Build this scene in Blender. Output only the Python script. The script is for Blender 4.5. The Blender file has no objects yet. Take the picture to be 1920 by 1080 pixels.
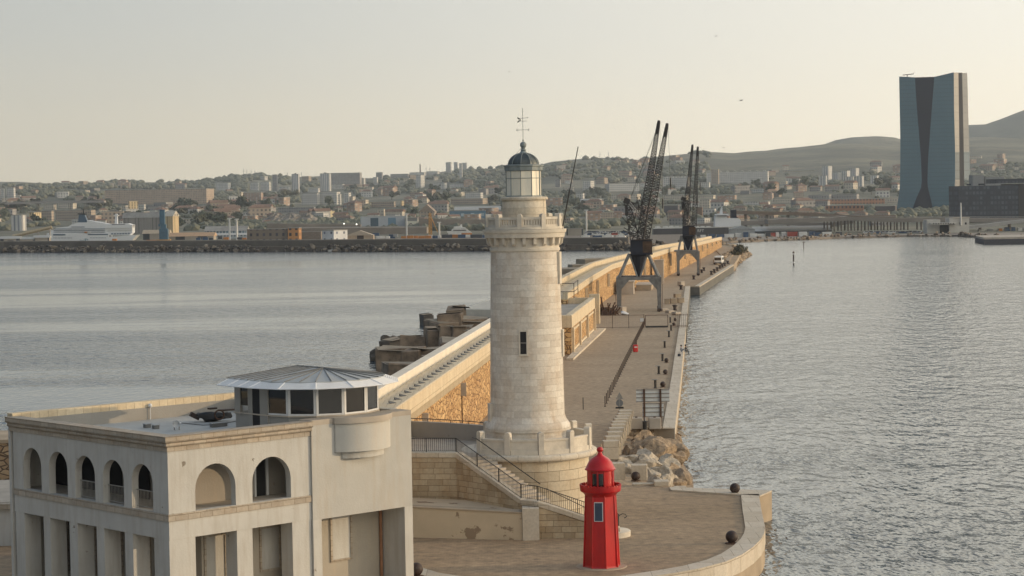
import bpy, bmesh, math, random
from mathutils import Vector, Matrix, noise
C = bpy.context.scene.collection
SC = bpy.context.scene
PI = math.pi
rnd = random.Random(7)
# ---------------------------------------------------------------- camera
HAZE = 0.00006
CAM_H, CAM_F = 22.8, 3900.0
PITCH, ROLL = math.radians(2.45), math.radians(0.95)
cam = bpy.data.cameras.new('camera'); cam_o = bpy.data.objects.new('camera', cam); C.objects.link(cam_o)
cam.sensor_width = 36; cam.lens = CAM_F/1920*36; cam.clip_start = 1; cam.clip_end = 40000
cam_o.matrix_world = (Matrix.Translation((0, 0, CAM_H)) @ Matrix.Rotation(PI/2-PITCH, 4, 'X') @ Matrix.Rotation(-ROLL, 4, 'Z'))
SC.camera = cam_o
# ---------------------------------------------------------------- sky, sun, exposure
SUN_EL, SUN_AZ = math.radians(9), math.radians(87)      # azimuth clockwise from +Y
w = bpy.data.worlds.new("World"); SC.world = w; w.use_nodes = True
nt = w.node_tree; nt.nodes.clear()
sky = nt.nodes.new('ShaderNodeTexSky'); sky.sky_type = 'NISHITA'; sky.sun_disc = False
sky.sun_elevation = SUN_EL; sky.sun_rotation = SUN_AZ
sky.altitude = 0; sky.air_density = 1.0; sky.dust_density = 2.0; sky.ozone_density = 1.0
tc = nt.nodes.new('ShaderNodeTexCoord'); sep = nt.nodes.new('ShaderNodeSeparateXYZ')
nt.links.new(tc.outputs['Generated'], sep.inputs[0])
# thin high cloud veil: a pale layer over the clear sky, warm and bright low down and towards the sun, grey higher up
def _map(src, lo, hi, a=0.0, b=1.0):
    r = nt.nodes.new('ShaderNodeMapRange'); r.interpolation_type = 'SMOOTHSTEP'
    for i, v in enumerate((lo, hi, a, b)): r.inputs[i+1].default_value = v
    nt.links.new(src, r.inputs[0]); return r.outputs[0]
def _mix(f, a, b):
    m = nt.nodes.new('ShaderNodeMix'); m.data_type = 'RGBA'
    for i, x in ((0, f), (6, a), (7, b)):
        if isinstance(x, (int, float)): m.inputs[i].default_value = x
        elif isinstance(x, tuple): m.inputs[i].default_value = (*x, 1)
        else: nt.links.new(x, m.inputs[i])
    return m.outputs[2]
dotn = nt.nodes.new('ShaderNodeVectorMath'); dotn.operation = 'DOT_PRODUCT'; dotn.inputs[1].default_value = (math.sin(SUN_AZ), math.cos(SUN_AZ), 0)
nt.links.new(tc.outputs['Generated'], dotn.inputs[0])
low = _mix(_map(dotn.outputs['Value'], -.30, .45), (7.3, 6.5, 4.9), (12.9, 11.5, 8.9))
mid = _mix(_map(dotn.outputs['Value'], -.30, .45), (5.2, 5.35, 5.1), (11.8, 11.2, 9.9))
cl = nt.nodes.new('ShaderNodeTexNoise'); cl.inputs['Scale'].default_value = 3.0; cl.inputs['Detail'].default_value = 4
mp = nt.nodes.new('ShaderNodeMapping'); mp.inputs['Scale'].default_value = (1, 1, 7); nt.links.new(tc.outputs['Generated'], mp.inputs[0]); nt.links.new(mp.outputs[0], cl.inputs['Vector'])
zz_n = nt.nodes.new('ShaderNodeMath'); zz_n.operation = 'MULTIPLY_ADD'; nt.links.new(cl.outputs['Fac'], zz_n.inputs[0]); zz_n.inputs[1].default_value = .035; nt.links.new(sep.outputs['Z'], zz_n.inputs[2])
col1 = _mix(_map(zz_n.outputs[0], .015, .13), low, mid)
upper = _mix(_map(dotn.outputs['Value'], -.28, .36), (2.3, 2.9, 3.6), (19.0, 17.3, 14.0))
col1b = _mix(_map(sep.outputs['Z'], .11, .24), col1, upper)
col2 = _mix(_map(sep.outputs['Z'], .38, .85), col1b, (2.3, 3.1, 4.3))
col3 = _mix(_map(dotn.outputs['Value'], -.95, -.28), (1.9, 2.2, 2.5), col2)
veilc = _mix(0.85, sky.outputs[0], col3)
bg = nt.nodes.new('ShaderNodeBackground'); bg.inputs[1].default_value = 0.115
nt.links.new(veilc, bg.inputs[0])
wo = nt.nodes.new('ShaderNodeOutputWorld'); nt.links.new(bg.outputs[0], wo.inputs[0])
sun = bpy.data.lights.new('sun', 'SUN'); sun.energy = 2.75; sun.angle = math.radians(0.5); sun.color = (1.0, 0.73, 0.44)
sun_o = bpy.data.objects.new('sun', sun); C.objects.link(sun_o)
sd = Vector((math.cos(SUN_EL)*math.sin(SUN_AZ), math.cos(SUN_EL)*math.cos(SUN_AZ), math.sin(SUN_EL)))
sun_o.rotation_euler = (-sd).to_track_quat('-Z', 'Y').to_euler(); sun_o.location = (60, 60, 80)
SC.view_settings.view_transform = 'Standard'; SC.view_settings.look = 'None'
SC.view_settings.exposure = 0.0; SC.view_settings.gamma = 1.0
SC.render.engine = 'CYCLES'
SC.cycles.volume_bounces = 1; SC.cycles.max_bounces = 6
# ---------------------------------------------------------------- survey helpers: where a sight line meets the place
_R = cam_o.matrix_world.to_3x3()
def ray(px, py): return _R @ Vector(((px-960), (540-py), -CAM_F))
def G(px, py, z=2.0):
    r = ray(px, py); return Vector((0, 0, CAM_H)) + r*((z-CAM_H)/r.z)
def P(px, py, Y):
    r = ray(px, py); return Vector((0, 0, CAM_H)) + r*(Y/r.y)
def hline(px): return 373+(960-px)*0.01658
# ---------------------------------------------------------------- object helpers
def tag(o, label=None, cat=None, group=None, kind=None):
    if label: o['label'] = label
    if cat: o['category'] = cat
    if group: o['group'] = group
    if kind: o['kind'] = kind
    return o
def thing(name, label, cat, loc=(0, 0, 0), rot=0.0, group=None):
    o = bpy.data.objects.new(name, None); C.objects.link(o); o.empty_display_size = 0.3
    o.location = loc; o.rotation_euler = (0, 0, rot)
    return tag(o, label, cat, group)
def children(o): return [c for c in bpy.data.objects if c.parent == o]
def copy_tree(o, loc=None, rot=None, scale=None, label=None, group=None, kids=None, parent=None):
    c = o.copy(); C.objects.link(c); c.parent = parent
    if loc is not None: c.location = loc
    if rot is not None: c.rotation_euler = (0, 0, rot)
    if scale is not None: c.scale = (scale,)*3 if isinstance(scale, (int, float)) else scale
    if label: c['label'] = label
    if group: c['group'] = group
    for ch in (kids if kids is not None else children(o)): copy_tree(ch, parent=c)
    return c
class MB:
    def __init__(s): s.v = []; s.f = []
    def add(s, vs, fs):
        n = len(s.v); s.v += [tuple(p) for p in vs]; s.f += [tuple(i+n for i in f) for f in fs]; return s
    def box(s, x0, x1, y0, y1, z0, z1):
        return s.add([(x0, y0, z0), (x1, y0, z0), (x1, y1, z0), (x0, y1, z0), (x0, y0, z1), (x1, y0, z1), (x1, y1, z1), (x0, y1, z1)],
              [(0, 3, 2, 1), (4, 5, 6, 7), (0, 1, 5, 4), (1, 2, 6, 5), (2, 3, 7, 6), (3, 0, 4, 7)])
    def obox(s, c, sx, sy, sz, a=0, tilt=0, tiltx=0):       # centre, full sizes, yaw, pitch
        m = Matrix.Translation(c) @ Matrix.Rotation(a, 4, 'Z') @ Matrix.Rotation(tilt, 4, 'Y') @ Matrix.Rotation(tiltx, 4, 'X')
        q = [m @ Vector((x*sx/2, y*sy/2, z*sz/2)) for z in (-1, 1) for x, y in ((-1, -1), (1, -1), (1, 1), (-1, 1))]
        return s.add(q, [(0, 3, 2, 1), (4, 5, 6, 7), (0, 1, 5, 4), (1, 2, 6, 5), (2, 3, 7, 6), (3, 0, 4, 7)])
    def prism(s, poly, z0, z1):                              # poly counter-clockwise seen from above
        n = len(poly); g = lambda z, i: z[i] if isinstance(z, (list, tuple)) else z
        vs = [(p[0], p[1], g(z0, i)) for i, p in enumerate(poly)]+[(p[0], p[1], g(z1, i)) for i, p in enumerate(poly)]
        fs = [tuple(range(n-1, -1, -1)), tuple(range(n, 2*n))]+[(i, (i+1) % n, n+(i+1) % n, n+i) for i in range(n)]
        return s.add(vs, fs)
    def extr(s, prof, a, b):                                 # planar polygon 'prof' given as 3D points, moved by vector b-a
        n = len(prof); d = Vector(b)-Vector(a)
        vs = [Vector(p) for p in prof]+[Vector(p)+d for p in prof]
        return s.add(vs, [tuple(range(n-1, -1, -1)), tuple(range(n, 2*n))]+[(i, (i+1) % n, n+(i+1) % n, n+i) for i in range(n)])
    def lathe(s, prof, n=48, c=(0, 0), a0=0, a1=2*PI, cap=False):
        full = abs(a1-a0-2*PI) < 1e-6; m = n if full else n+1; vs = []
        for r, z in prof:
            for k in range(m):
                a = a0+(a1-a0)*k/n; vs.append((c[0]+r*math.cos(a), c[1]+r*math.sin(a), z))
        fs = []
        for j in range(len(prof)-1):
            for k in range(n):
                k2 = (k+1) % m if full else k+1
                fs.append((j*m+k, j*m+k2, (j+1)*m+k2, (j+1)*m+k))
        if cap and full:
            fs.append(tuple(range(m-1, -1, -1))); fs.append(tuple(range((len(prof)-1)*m, len(prof)*m)))
        return s.add(vs, fs)
    def tube(s, a, b, r, n=6, r2=None):
        a = Vector(a); b = Vector(b); d = (b-a)
        if d.length < 1e-6: return s
        q = d.to_track_quat('Z', 'Y'); r2 = r if r2 is None else r2; vs = []
        for p, rr in ((a, r), (b, r2)):
            for k in range(n): vs.append(p+q @ Vector((rr*math.cos(2*PI*k/n), rr*math.sin(2*PI*k/n), 0)))
        return s.add(vs, [tuple(range(n-1, -1, -1)), tuple(range(n, 2*n))]+[(k, (k+1) % n, n+(k+1) % n, n+k) for k in range(n)])
    def path(s, pts, r, n=6):
        for i in range(len(pts)-1): s.tube(pts[i], pts[i+1], r, n)
        return s
    def sphere(s, c, r, n=16, m=10, sz=1.0):
        prof = [(max(1e-4, r*math.sin(PI*j/m)), c[2]-r*sz*math.cos(PI*j/m)) for j in range(m+1)]
        return s.lathe(prof, n, (c[0], c[1]))
    def sweep(s, path, prof, closed=False):
        """prof: (offset to the right of travel, z) closed loop, swept with mitred corners along a 2D path"""
        n = len(path); m = len(prof); vs = []
        for i, p in enumerate(path):
            p = Vector(p[:2]); dirs = []
            if closed or i > 0: dirs.append((p-Vector(path[i-1][:2])).normalized())
            if closed or i < n-1: dirs.append((Vector(path[(i+1) % n][:2])-p).normalized())
            d = sum(dirs, Vector((0, 0))).normalized(); nn = Vector((d.y, -d.x))
            k = 1/max(.3, nn.dot(Vector((dirs[0].y, -dirs[0].x))))
            for o, z in prof:
                q = p+nn*o*k; vs.append((q.x, q.y, z))
        fs = []
        for i in range(n if closed else n-1):
            j = (i+1) % n
            for k in range(m): fs.append((i*m+k, i*m+(k+1) % m, j*m+(k+1) % m, j*m+k))
        if not closed: fs += [tuple(range(m-1, -1, -1)), tuple(range((n-1)*m, n*m))]
        return s.add(vs, fs)
    def build(s, name, mat, parent=None, uv='box', cyl=None, smooth=None, world=False, fix=True, bevel=0, loc=None, jitter=0):
        me = bpy.data.meshes.new(name); v = s.v
        if world and parent is not None:
            inv = (Matrix.Translation(parent.location) @ Matrix.Rotation(parent.rotation_euler.z, 4, 'Z')).inverted()
            v = [tuple(inv @ Vector(p)) for p in v]
        me.from_pydata(v, [], s.f)
        bm = bmesh.new(); bm.from_mesh(me)
        if fix: bmesh.ops.recalc_face_normals(bm, faces=bm.faces)
        if bevel: bmesh.ops.bevel(bm, geom=[e for e in bm.edges if len(e.link_faces) == 2 and e.calc_face_angle(0) > .5], offset=bevel, segments=1, affect='EDGES', clamp_overlap=True)
        if smooth is not None:
            for f in bm.faces: f.smooth = True
        L = bm.loops.layers.uv.new('UVMap')
        for f in bm.faces:
            n = f.normal
            if uv == 'cyl' and abs(n.z) < .9:
                cx, cy, R = cyl; as_ = [math.atan2(l.vert.co.y-cy, l.vert.co.x-cx) for l in f.loops]
                if max(as_)-min(as_) > PI: as_ = [a+2*PI if a < 0 else a for a in as_]
                for l, a in zip(f.loops, as_): l[L].uv = (a*R, l.vert.co.z)
            elif abs(n.z) > .75:
                for l in f.loops: l[L].uv = (l.vert.co.x, l.vert.co.y)
            else:
                t = Vector((-n.y, n.x)).normalized()
                for l in f.loops: l[L].uv = (l.vert.co.x*t.x+l.vert.co.y*t.y, l.vert.co.z)
        bm.to_mesh(me); bm.free()
        if smooth is not None: me.set_sharp_from_angle(angle=math.radians(smooth))
        me.materials.append(mat)
        o = bpy.data.objects.new(name, me); C.objects.link(o)
        if parent is not None: o.parent = parent
        if loc is not None: o.location = loc
        return o
def top_obj(o, world_pts_min=True):
    """move a top-level mesh's origin to its base centre"""
    me = o.data; xs = [v.co.x for v in me.vertices]; ys = [v.co.y for v in me.vertices]; zs = [v.co.z for v in me.vertices]
    c = Vector(((min(xs)+max(xs))/2, (min(ys)+max(ys))/2, min(zs)))
    me.transform(Matrix.Translation(-c)); o.location = o.location+c; return o
# ---------------------------------------------------------------- materials
def nm(name):
    m = bpy.data.materials.new(name); m.use_nodes = True; n = m.node_tree; b = n.nodes['Principled BSDF']; return m, n, b
def N(n, t, **kw):
    x = n.nodes.new(t)
    for k, v in kw.items():
        if k in x.inputs: x.inputs[k].default_value = v
        else: setattr(x, k, v)
    return x
def noise_n(n, scale, detail=4, rough=.55, coord='Object', vec=None, stretch=None):
    t = N(n, 'ShaderNodeTexNoise'); t.inputs['Scale'].default_value = scale; t.inputs['Detail'].default_value = detail; t.inputs['Roughness'].default_value = rough
    if vec is None:
        c = N(n, 'ShaderNodeTexCoord'); vec = c.outputs[coord]
    if stretch:
        mp = N(n, 'ShaderNodeMapping'); mp.inputs['Scale'].default_value = stretch; n.links.new(vec, mp.inputs[0]); vec = mp.outputs[0]
    n.links.new(vec, t.inputs['Vector']); return t
def mixc(n, fac, a, b, mode='MIX'):
    m = N(n, 'ShaderNodeMix', data_type='RGBA', blend_type=mode)
    for i, x in ((0, fac), (6, a), (7, b)):
        if isinstance(x, (int, float)): m.inputs[i].default_value = x
        elif isinstance(x, tuple): m.inputs[i].default_value = (x+(1,))[:4]
        else: n.links.new(x, m.inputs[i])
    return m.outputs[2]
def rampf(n, src, lo, hi, a=0.0, b=1.0):
    r = N(n, 'ShaderNodeMapRange'); r.inputs[1].default_value = lo; r.inputs[2].default_value = hi; r.inputs[3].default_value = a; r.inputs[4].default_value = b
    n.links.new(src, r.inputs[0]); return r.outputs[0]
def math_n(n, op, a, b=None):
    m = N(n, 'ShaderNodeMath', operation=op)
    for i, x in ((0, a), (1, b)):
        if x is None: continue
        if isinstance(x, (int, float)): m.inputs[i].default_value = x
        else: n.links.new(x, m.inputs[i])
    return m.outputs[0]
def scol(c, k): return tuple(min(1, x*k) for x in c[:3])
def bump(n, b, h, dist=.02, strength=1.0):
    u = N(n, 'ShaderNodeBump'); u.inputs['Distance'].default_value = dist; u.inputs['Strength'].default_value = strength
    n.links.new(h, u.inputs['Height']); n.links.new(u.outputs[0], b.inputs['Normal'])
_mc = {}
def plain(name, col, rough=.7, var=.18, scale=1.5, metal=0, bmp=0, stretch=None):
    if name in _mc: return _mc[name]
    m, n, b = nm(name); t = noise_n(n, scale, 6, .6, stretch=stretch)
    f = rampf(n, t.outputs['Fac'], .3, .7)
    n.links.new(mixc(n, f, scol(col, 1-var), scol(col, 1+var)), b.inputs['Base Color'])
    b.inputs['Roughness'].default_value = rough; b.inputs['Metallic'].default_value = metal
    if bmp: bump(n, b, t.outputs['Fac'], bmp)
    _mc[name] = m; return m
def ashlar(name, c1, c2, mortar, bw, bh, ms=.012, bmp=.02, stain=(.3, .22, .14), stain_amt=.5, offs=.5, squash=1.0):
    m, n, b = nm(name); c = N(n, 'ShaderNodeTexCoord')
    br = N(n, 'ShaderNodeTexBrick'); br.offset = offs; br.squash = squash; br.squash_frequency = 3
    wob = noise_n(n, 1.5, 2, .5, vec=c.outputs['UV'])
    v2 = N(n, 'ShaderNodeMix', data_type='VECTOR'); v2.inputs[0].default_value = .03*bw
    n.links.new(c.outputs['UV'], v2.inputs[4]); n.links.new(wob.outputs['Color'], v2.inputs[5]); n.links.new(v2.outputs[1], br.inputs['Vector'])
    br.inputs['Scale'].default_value = 1; br.inputs['Brick Width'].default_value = bw; br.inputs['Row Height'].default_value = bh
    br.inputs['Mortar Size'].default_value = ms; br.inputs['Mortar Smooth'].default_value = .3; br.inputs['Bias'].default_value = 0
    br.inputs['Color1'].default_value = (*c1, 1); br.inputs['Color2'].default_value = (*c2, 1); br.inputs['Mortar'].default_value = (*mortar, 1)
    t = noise_n(n, .9, 8, .65, stretch=(1, 1, .35)); t2 = noise_n(n, 6, 5, .7)
    f = rampf(n, t.outputs['Fac'], .46, .70, 0, stain_amt)
    col = mixc(n, f, br.outputs['Color'], mixc(n, 1.0, br.outputs['Color'], tuple(.35+.65*min(1, x*2.3) for x in stain), 'MULTIPLY'))
    g = rampf(n, t2.outputs['Fac'], .25, .75, .82, 1.14)
    cc = N(n, 'ShaderNodeCombineColor'); 
    for i in range(3): n.links.new(g, cc.inputs[i])
    col = mixc(n, 1.0, col, cc.outputs[0], 'MULTIPLY')
    n.links.new(col, b.inputs['Base Color']); b.inputs['Roughness'].default_value = .85
    h = math_n(n, 'SUBTRACT', math_n(n, 'MULTIPLY', t2.outputs['Fac'], .5), br.outputs['Fac']); bump(n, b, h, bmp)
    return m
def rubble(name, c1, c2, scale, dark, bmp=.06, coord='UV', stretch=(1, 1.6, 1)):
    m, n, b = nm(name); c = N(n, 'ShaderNodeTexCoord'); mp = N(n, 'ShaderNodeMapping'); mp.inputs['Scale'].default_value = stretch
    n.links.new(c.outputs[coord], mp.inputs[0])
    v = N(n, 'ShaderNodeTexVoronoi'); v.inputs['Scale'].default_value = scale; n.links.new(mp.outputs[0], v.inputs['Vector'])
    e = N(n, 'ShaderNodeTexVoronoi', feature='DISTANCE_TO_EDGE'); e.inputs['Scale'].default_value = scale; n.links.new(mp.outputs[0], e.inputs['Vector'])
    sp = N(n, 'ShaderNodeSeparateColor'); n.links.new(v.outputs['Color'], sp.inputs[0])
    col = mixc(n, sp.outputs[0], c1, c2); t = noise_n(n, .25, 6, .6); t3 = noise_n(n, 3, 5, .7)
    col = mixc(n, rampf(n, t.outputs['Fac'], .42, .7, 0, .55), col, mixc(n, 1.0, col, (.62, .5, .4), 'MULTIPLY'))
    col = mixc(n, rampf(n, t3.outputs['Fac'], .55, .75, 0, .5), col, mixc(n, 1.0, col, (1.35, 1.35, 1.3), 'MULTIPLY'))
    ed = rampf(n, e.outputs['Distance'], .02, .10, 0, 1)
    n.links.new(mixc(n, ed, dark, col), b.inputs['Base Color']); b.inputs['Roughness'].default_value = .9
    bump(n, b, math_n(n, 'ADD', ed, math_n(n, 'MULTIPLY', t3.outputs['Fac'], .8)), bmp); return m
def plaster(name, col, patch, amt=.62, scale=1.1, streak=True):
    m, n, b = nm(name); t = noise_n(n, .5, 5, .6); f = rampf(n, t.outputs['Fac'], .3, .7)
    c = mixc(n, f, scol(col, .90), scol(col, 1.06))
    if streak:
        s = noise_n(n, 3.0, 4, .6, stretch=(1, 1, .12)); c = mixc(n, rampf(n, s.outputs['Fac'], .46, .78, 0, .5), c, scol(patch, 1.5))
    p = noise_n(n, scale, 9, .62); pf = rampf(n, p.outputs['Fac'], amt, amt+.02)
    n.links.new(mixc(n, pf, c, patch), b.inputs['Base Color']); b.inputs['Roughness'].default_value = .8
    bump(n, b, math_n(n, 'SUBTRACT', noise_n(n, 9, 4, .6).outputs['Fac'], pf), .012); return m
def facade(name, wall, glass, su, sv, fu=.5, fv=.5, var=.12, bands=None):
    if name in _mc: return _mc[name]
    m, n, b = nm(name); c = N(n, 'ShaderNodeTexCoord'); s = N(n, 'ShaderNodeSeparateXYZ'); n.links.new(c.outputs['UV'], s.inputs[0])
    def hole(o, st, fr, ph=0.0):
        a = math_n(n, 'FRACT', math_n(n, 'ADD', math_n(n, 'DIVIDE', o, st), ph))
        return math_n(n, 'LESS_THAN', math_n(n, 'ABSOLUTE', math_n(n, 'SUBTRACT', a, .5)), fr/2)
    g = math_n(n, 'MULTIPLY', hole(s.outputs[0], su, fu), hole(s.outputs[1], sv, fv))
    geo = N(n, 'ShaderNodeNewGeometry'); ns = N(n, 'ShaderNodeSeparateXYZ'); n.links.new(geo.outputs['Normal'], ns.inputs[0])
    g = math_n(n, 'MULTIPLY', g, math_n(n, 'LESS_THAN', math_n(n, 'ABSOLUTE', ns.outputs[2]), .5))
    wn = N(n, 'ShaderNodeTexWhiteNoise', noise_dimensions='2D'); q = N(n, 'ShaderNodeVectorMath', operation='SNAP'); q.inputs[1].default_value = (su, sv, 1)
    n.links.new(c.outputs['UV'], q.inputs[0]); n.links.new(q.outputs[0], wn.inputs['Vector'])
    t = noise_n(n, .12, 5, .6); wc = mixc(n, rampf(n, t.outputs['Fac'], .3, .7), scol(wall, 1-var), scol(wall, 1+var))
    if bands: wc = mixc(n, math_n(n, 'MULTIPLY', hole(s.outputs[1], bands[0], bands[1], .5), .7), wc, bands[2])
    gc = mixc(n, wn.outputs[0], scol(glass, .6), scol(glass, 1.6))
    n.links.new(mixc(n, g, wc, gc), b.inputs['Base Color']); b.inputs['Roughness'].default_value = .75
    _mc[name] = m; return m
def leafmat(name, a, bcol):
    m, n, b = nm(name); t = noise_n(n, .35, 4, .6); oi = N(n, 'ShaderNodeObjectInfo')
    f = math_n(n, 'ADD', math_n(n, 'MULTIPLY', t.outputs['Fac'], .8), math_n(n, 'MULTIPLY', oi.outputs['Random'], .35))
    n.links.new(mixc(n, rampf(n, f, .3, .85), a, bcol), b.inputs['Base Color']); b.inputs['Roughness'].default_value = .9; return m
# the stone, plaster, metal and paint of the place
M_STONE = ashlar('pale_limestone_ashlar', (.56, .51, .445), (.70, .66, .59), (.46, .40, .33), 1.0, .40, .005, .010, stain_amt=.7)
M_STONE_L = ashlar('limestone_blocks', (.50, .43, .32), (.62, .55, .43), (.25, .2, .14), 1.6, .62, .014, .02, stain_amt=.6)
M_CARVED = plain('carved_limestone', (.58, .53, .45), .8, .13, 2.2, bmp=.01)
M_COPING = ashlar('coping_stone', (.50, .44, .35), (.60, .54, .45), (.27, .22, .16), 1.4, 2.0, .015, .012, stain_amt=.4)
M_STAIRWALL = ashlar('stair_wall_stone', (.33, .26, .17), (.50, .42, .30), (.19, .14, .09), .95, .36, .010, .03, stain_amt=.9, squash=.7)
M_RUB = rubble('golden_rubble_masonry', (.46, .27, .11), (.76, .52, .26), 1.5, (.18, .10, .05), .08)
M_RUB2 = rubble('brown_rubble_masonry', (.30, .21, .13), (.48, .36, .23), 1.5, (.10, .07, .05))
M_PARAPET = ashlar('cream_parapet_stone', (.60, .50, .35), (.68, .58, .42), (.36, .28, .18), .55, 3.0, .012, .015, stain_amt=.4)
M_CONC = plain('weathered_concrete', (.42, .37, .31), .9, .18, .5, bmp=.02)
M_CONC_D = plain('dark_sea_worn_concrete', (.15, .125, .10), .9, .3, .5, bmp=.03)
M_CONC_T = plain('tan_concrete', (.36, .29, .21), .9, .25, .35, bmp=.02)
M_PLASTER = plaster('flaking_white_render', (.50, .495, .47), (.22, .19, .155), .665, 1.6)
M_PLASTER2 = plaster('cream_patched_render', (.52, .43, .31), (.27, .20, .135), .60, .6, False)
M_BAND = ashlar('building_stone_course', (.36, .315, .26), (.46, .405, .335), (.22, .18, .13), .72, .28, .012, .015, stain_amt=.5)
M_DECK = plain('roof_membrane', (.40, .41, .40), .8, .12, .5, bmp=.01)
M_GREYW = plaster('grey_render', (.30, .29, .27), (.2, .18, .16), .7)
M_BLACK = plain('black_iron', (.02, .019, .018), .5, .3, 4)
M_BOLL = plain('dark_rusted_iron', (.035, .02, .016), .6, .5, 5, bmp=.01)
M_RED = plain('red_gloss_paint', (.44, .005, .006), .35, .25, 1.6, bmp=.004, stretch=(1, 1, .35))
M_RED.node_tree.nodes['Principled BSDF'].inputs['Coat Weight'].default_value = .12
M_ZINC = plain('standing_seam_zinc', (.36, .38, .39), .6, .1, .6)
M_AWN = plain('white_sunshade_slats', (.72, .73, .74), .5, .06, 2)
M_WINF = plain('white_aluminium', (.62, .63, .64), .45, .06, 2)
M_DOME = plain('dark_copper_dome', (.07, .085, .09), .5, .35, 3, metal=.3)
M_PATINA = plain('grey_green_zinc', (.20, .235, .24), .55, .2, 3)
M_STEEL = plain('grey_painted_steel', (.17, .17, .165), .6, .4, .8)
M_RUST = plain('rusty_steel', (.085, .045, .027), .8, .5, 1.2)
M_NAVY = plain('navy_painted_steel', (.014, .018, .032), .85, .4, .5)
M_LATT = plain('dark_lattice_steel', (.045, .042, .042), .7, .3, .6)
M_LATTW = plain('pale_lattice_steel', (.45, .45, .44), .6, .2, .6)
M_TERRA = plain('terracotta_pipe_paint', (.26, .13, .07), .7, .2, 2)
M_DARK = plain('dark_interior', (.018, .018, .02), .9, .2, 1)
M_SIGNB = plain('bare_aluminium_sheet', (.66, .69, .70), .5, .12, 1.5)
M_GREYP = plain('galvanised_post', (.28, .27, .25), .6, .15, 3)
def glassm(name, col, rough=.05, spec=.8):
    m, n, b = nm(name); b.inputs['Base Color'].default_value = (*col, 1); b.inputs['Roughness'].default_value = rough
    b.inputs['Specular IOR Level'].default_value = spec
    t = noise_n(n, .6, 2, .5); bump(n, b, t.outputs['Fac'], .004); return m
M_GLASS = glassm('dark_window_glass', (.012, .012, .014))
def curtain():
    m, n, b = nm('lantern_panes'); t = noise_n(n, 2.2, 3, .6, stretch=(1, 1, .25)); n.links.new(mixc(n, rampf(n, t.outputs['Fac'], .35, .7), (.62, .60, .52), (.80, .74, .60)), b.inputs['Base Color'])
    b.inputs['Roughness'].default_value = .35; b.inputs['Coat Weight'].default_value = .6; return m
M_PANE = curtain()
# ================================================================ THE SETTING
def structure(o, name=None): o['kind'] = 'structure'; return o
# ---- water
def water_mat():
    m, n, b = nm('sea_water'); c = N(n, 'ShaderNodeTexCoord')
    def nz(scale, st, det=3, rough=.55): return noise_n(n, scale, det, rough, vec=c.outputs['Object'], stretch=st).outputs['Fac']
    slick = nz(.011, (.20, 1.0, 1), 5, .58); slick2 = nz(.035, (.12, 1.0, 1), 4, .55)
    s = rampf(n, math_n(n, 'ADD', math_n(n, 'MULTIPLY', slick, .55), math_n(n, 'MULTIPLY', slick2, .45)), .42, .56)
    sx_ = N(n, 'ShaderNodeSeparateXYZ'); n.links.new(c.outputs['Object'], sx_.inputs[0]); wind = rampf(n, sx_.outputs[0], -15, 45)
    s = math_n(n, 'ADD', math_n(n, 'MULTIPLY', s, math_n(n, 'SUBTRACT', 1.0, math_n(n, 'MULTIPLY', wind, .6))), math_n(n, 'MULTIPLY', wind, .5))
    rip = nz(1.0, (1.05, .40, 1), 2, .55); rip2 = nz(.36, (1.0, .45, 1), 2, .5); swell = nz(.05, (.3, 1, 1), 2, .5)
    h = math_n(n, 'ADD', math_n(n, 'MULTIPLY', rip, .55), math_n(n, 'MULTIPLY', rip2, .75)); h = math_n(n, 'ADD', h, math_n(n, 'MULTIPLY', swell, .5))
    u = N(n, 'ShaderNodeBump'); u.inputs['Distance'].default_value = 1.5
    n.links.new(h, u.inputs['Height']); n.links.new(rampf(n, s, 0, 1, .07, .70), u.inputs['Strength']); n.links.new(u.outputs[0], b.inputs['Normal'])
    b.inputs['Base Color'].default_value = (.028, .058, .085, 1); b.inputs['IOR'].default_value = 1.333
    n.links.new(rampf(n, s, 0, 1, .10, .14), b.inputs['Roughness']); return m
M_WATER = water_mat()
o = MB().add([(-2600, -150, 0), (2600, -150, 0), (2600, 1500, 0), (-2600, 1500, 0)], [(0, 1, 2, 3)]).build('sea_water', M_WATER); structure(o)
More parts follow.
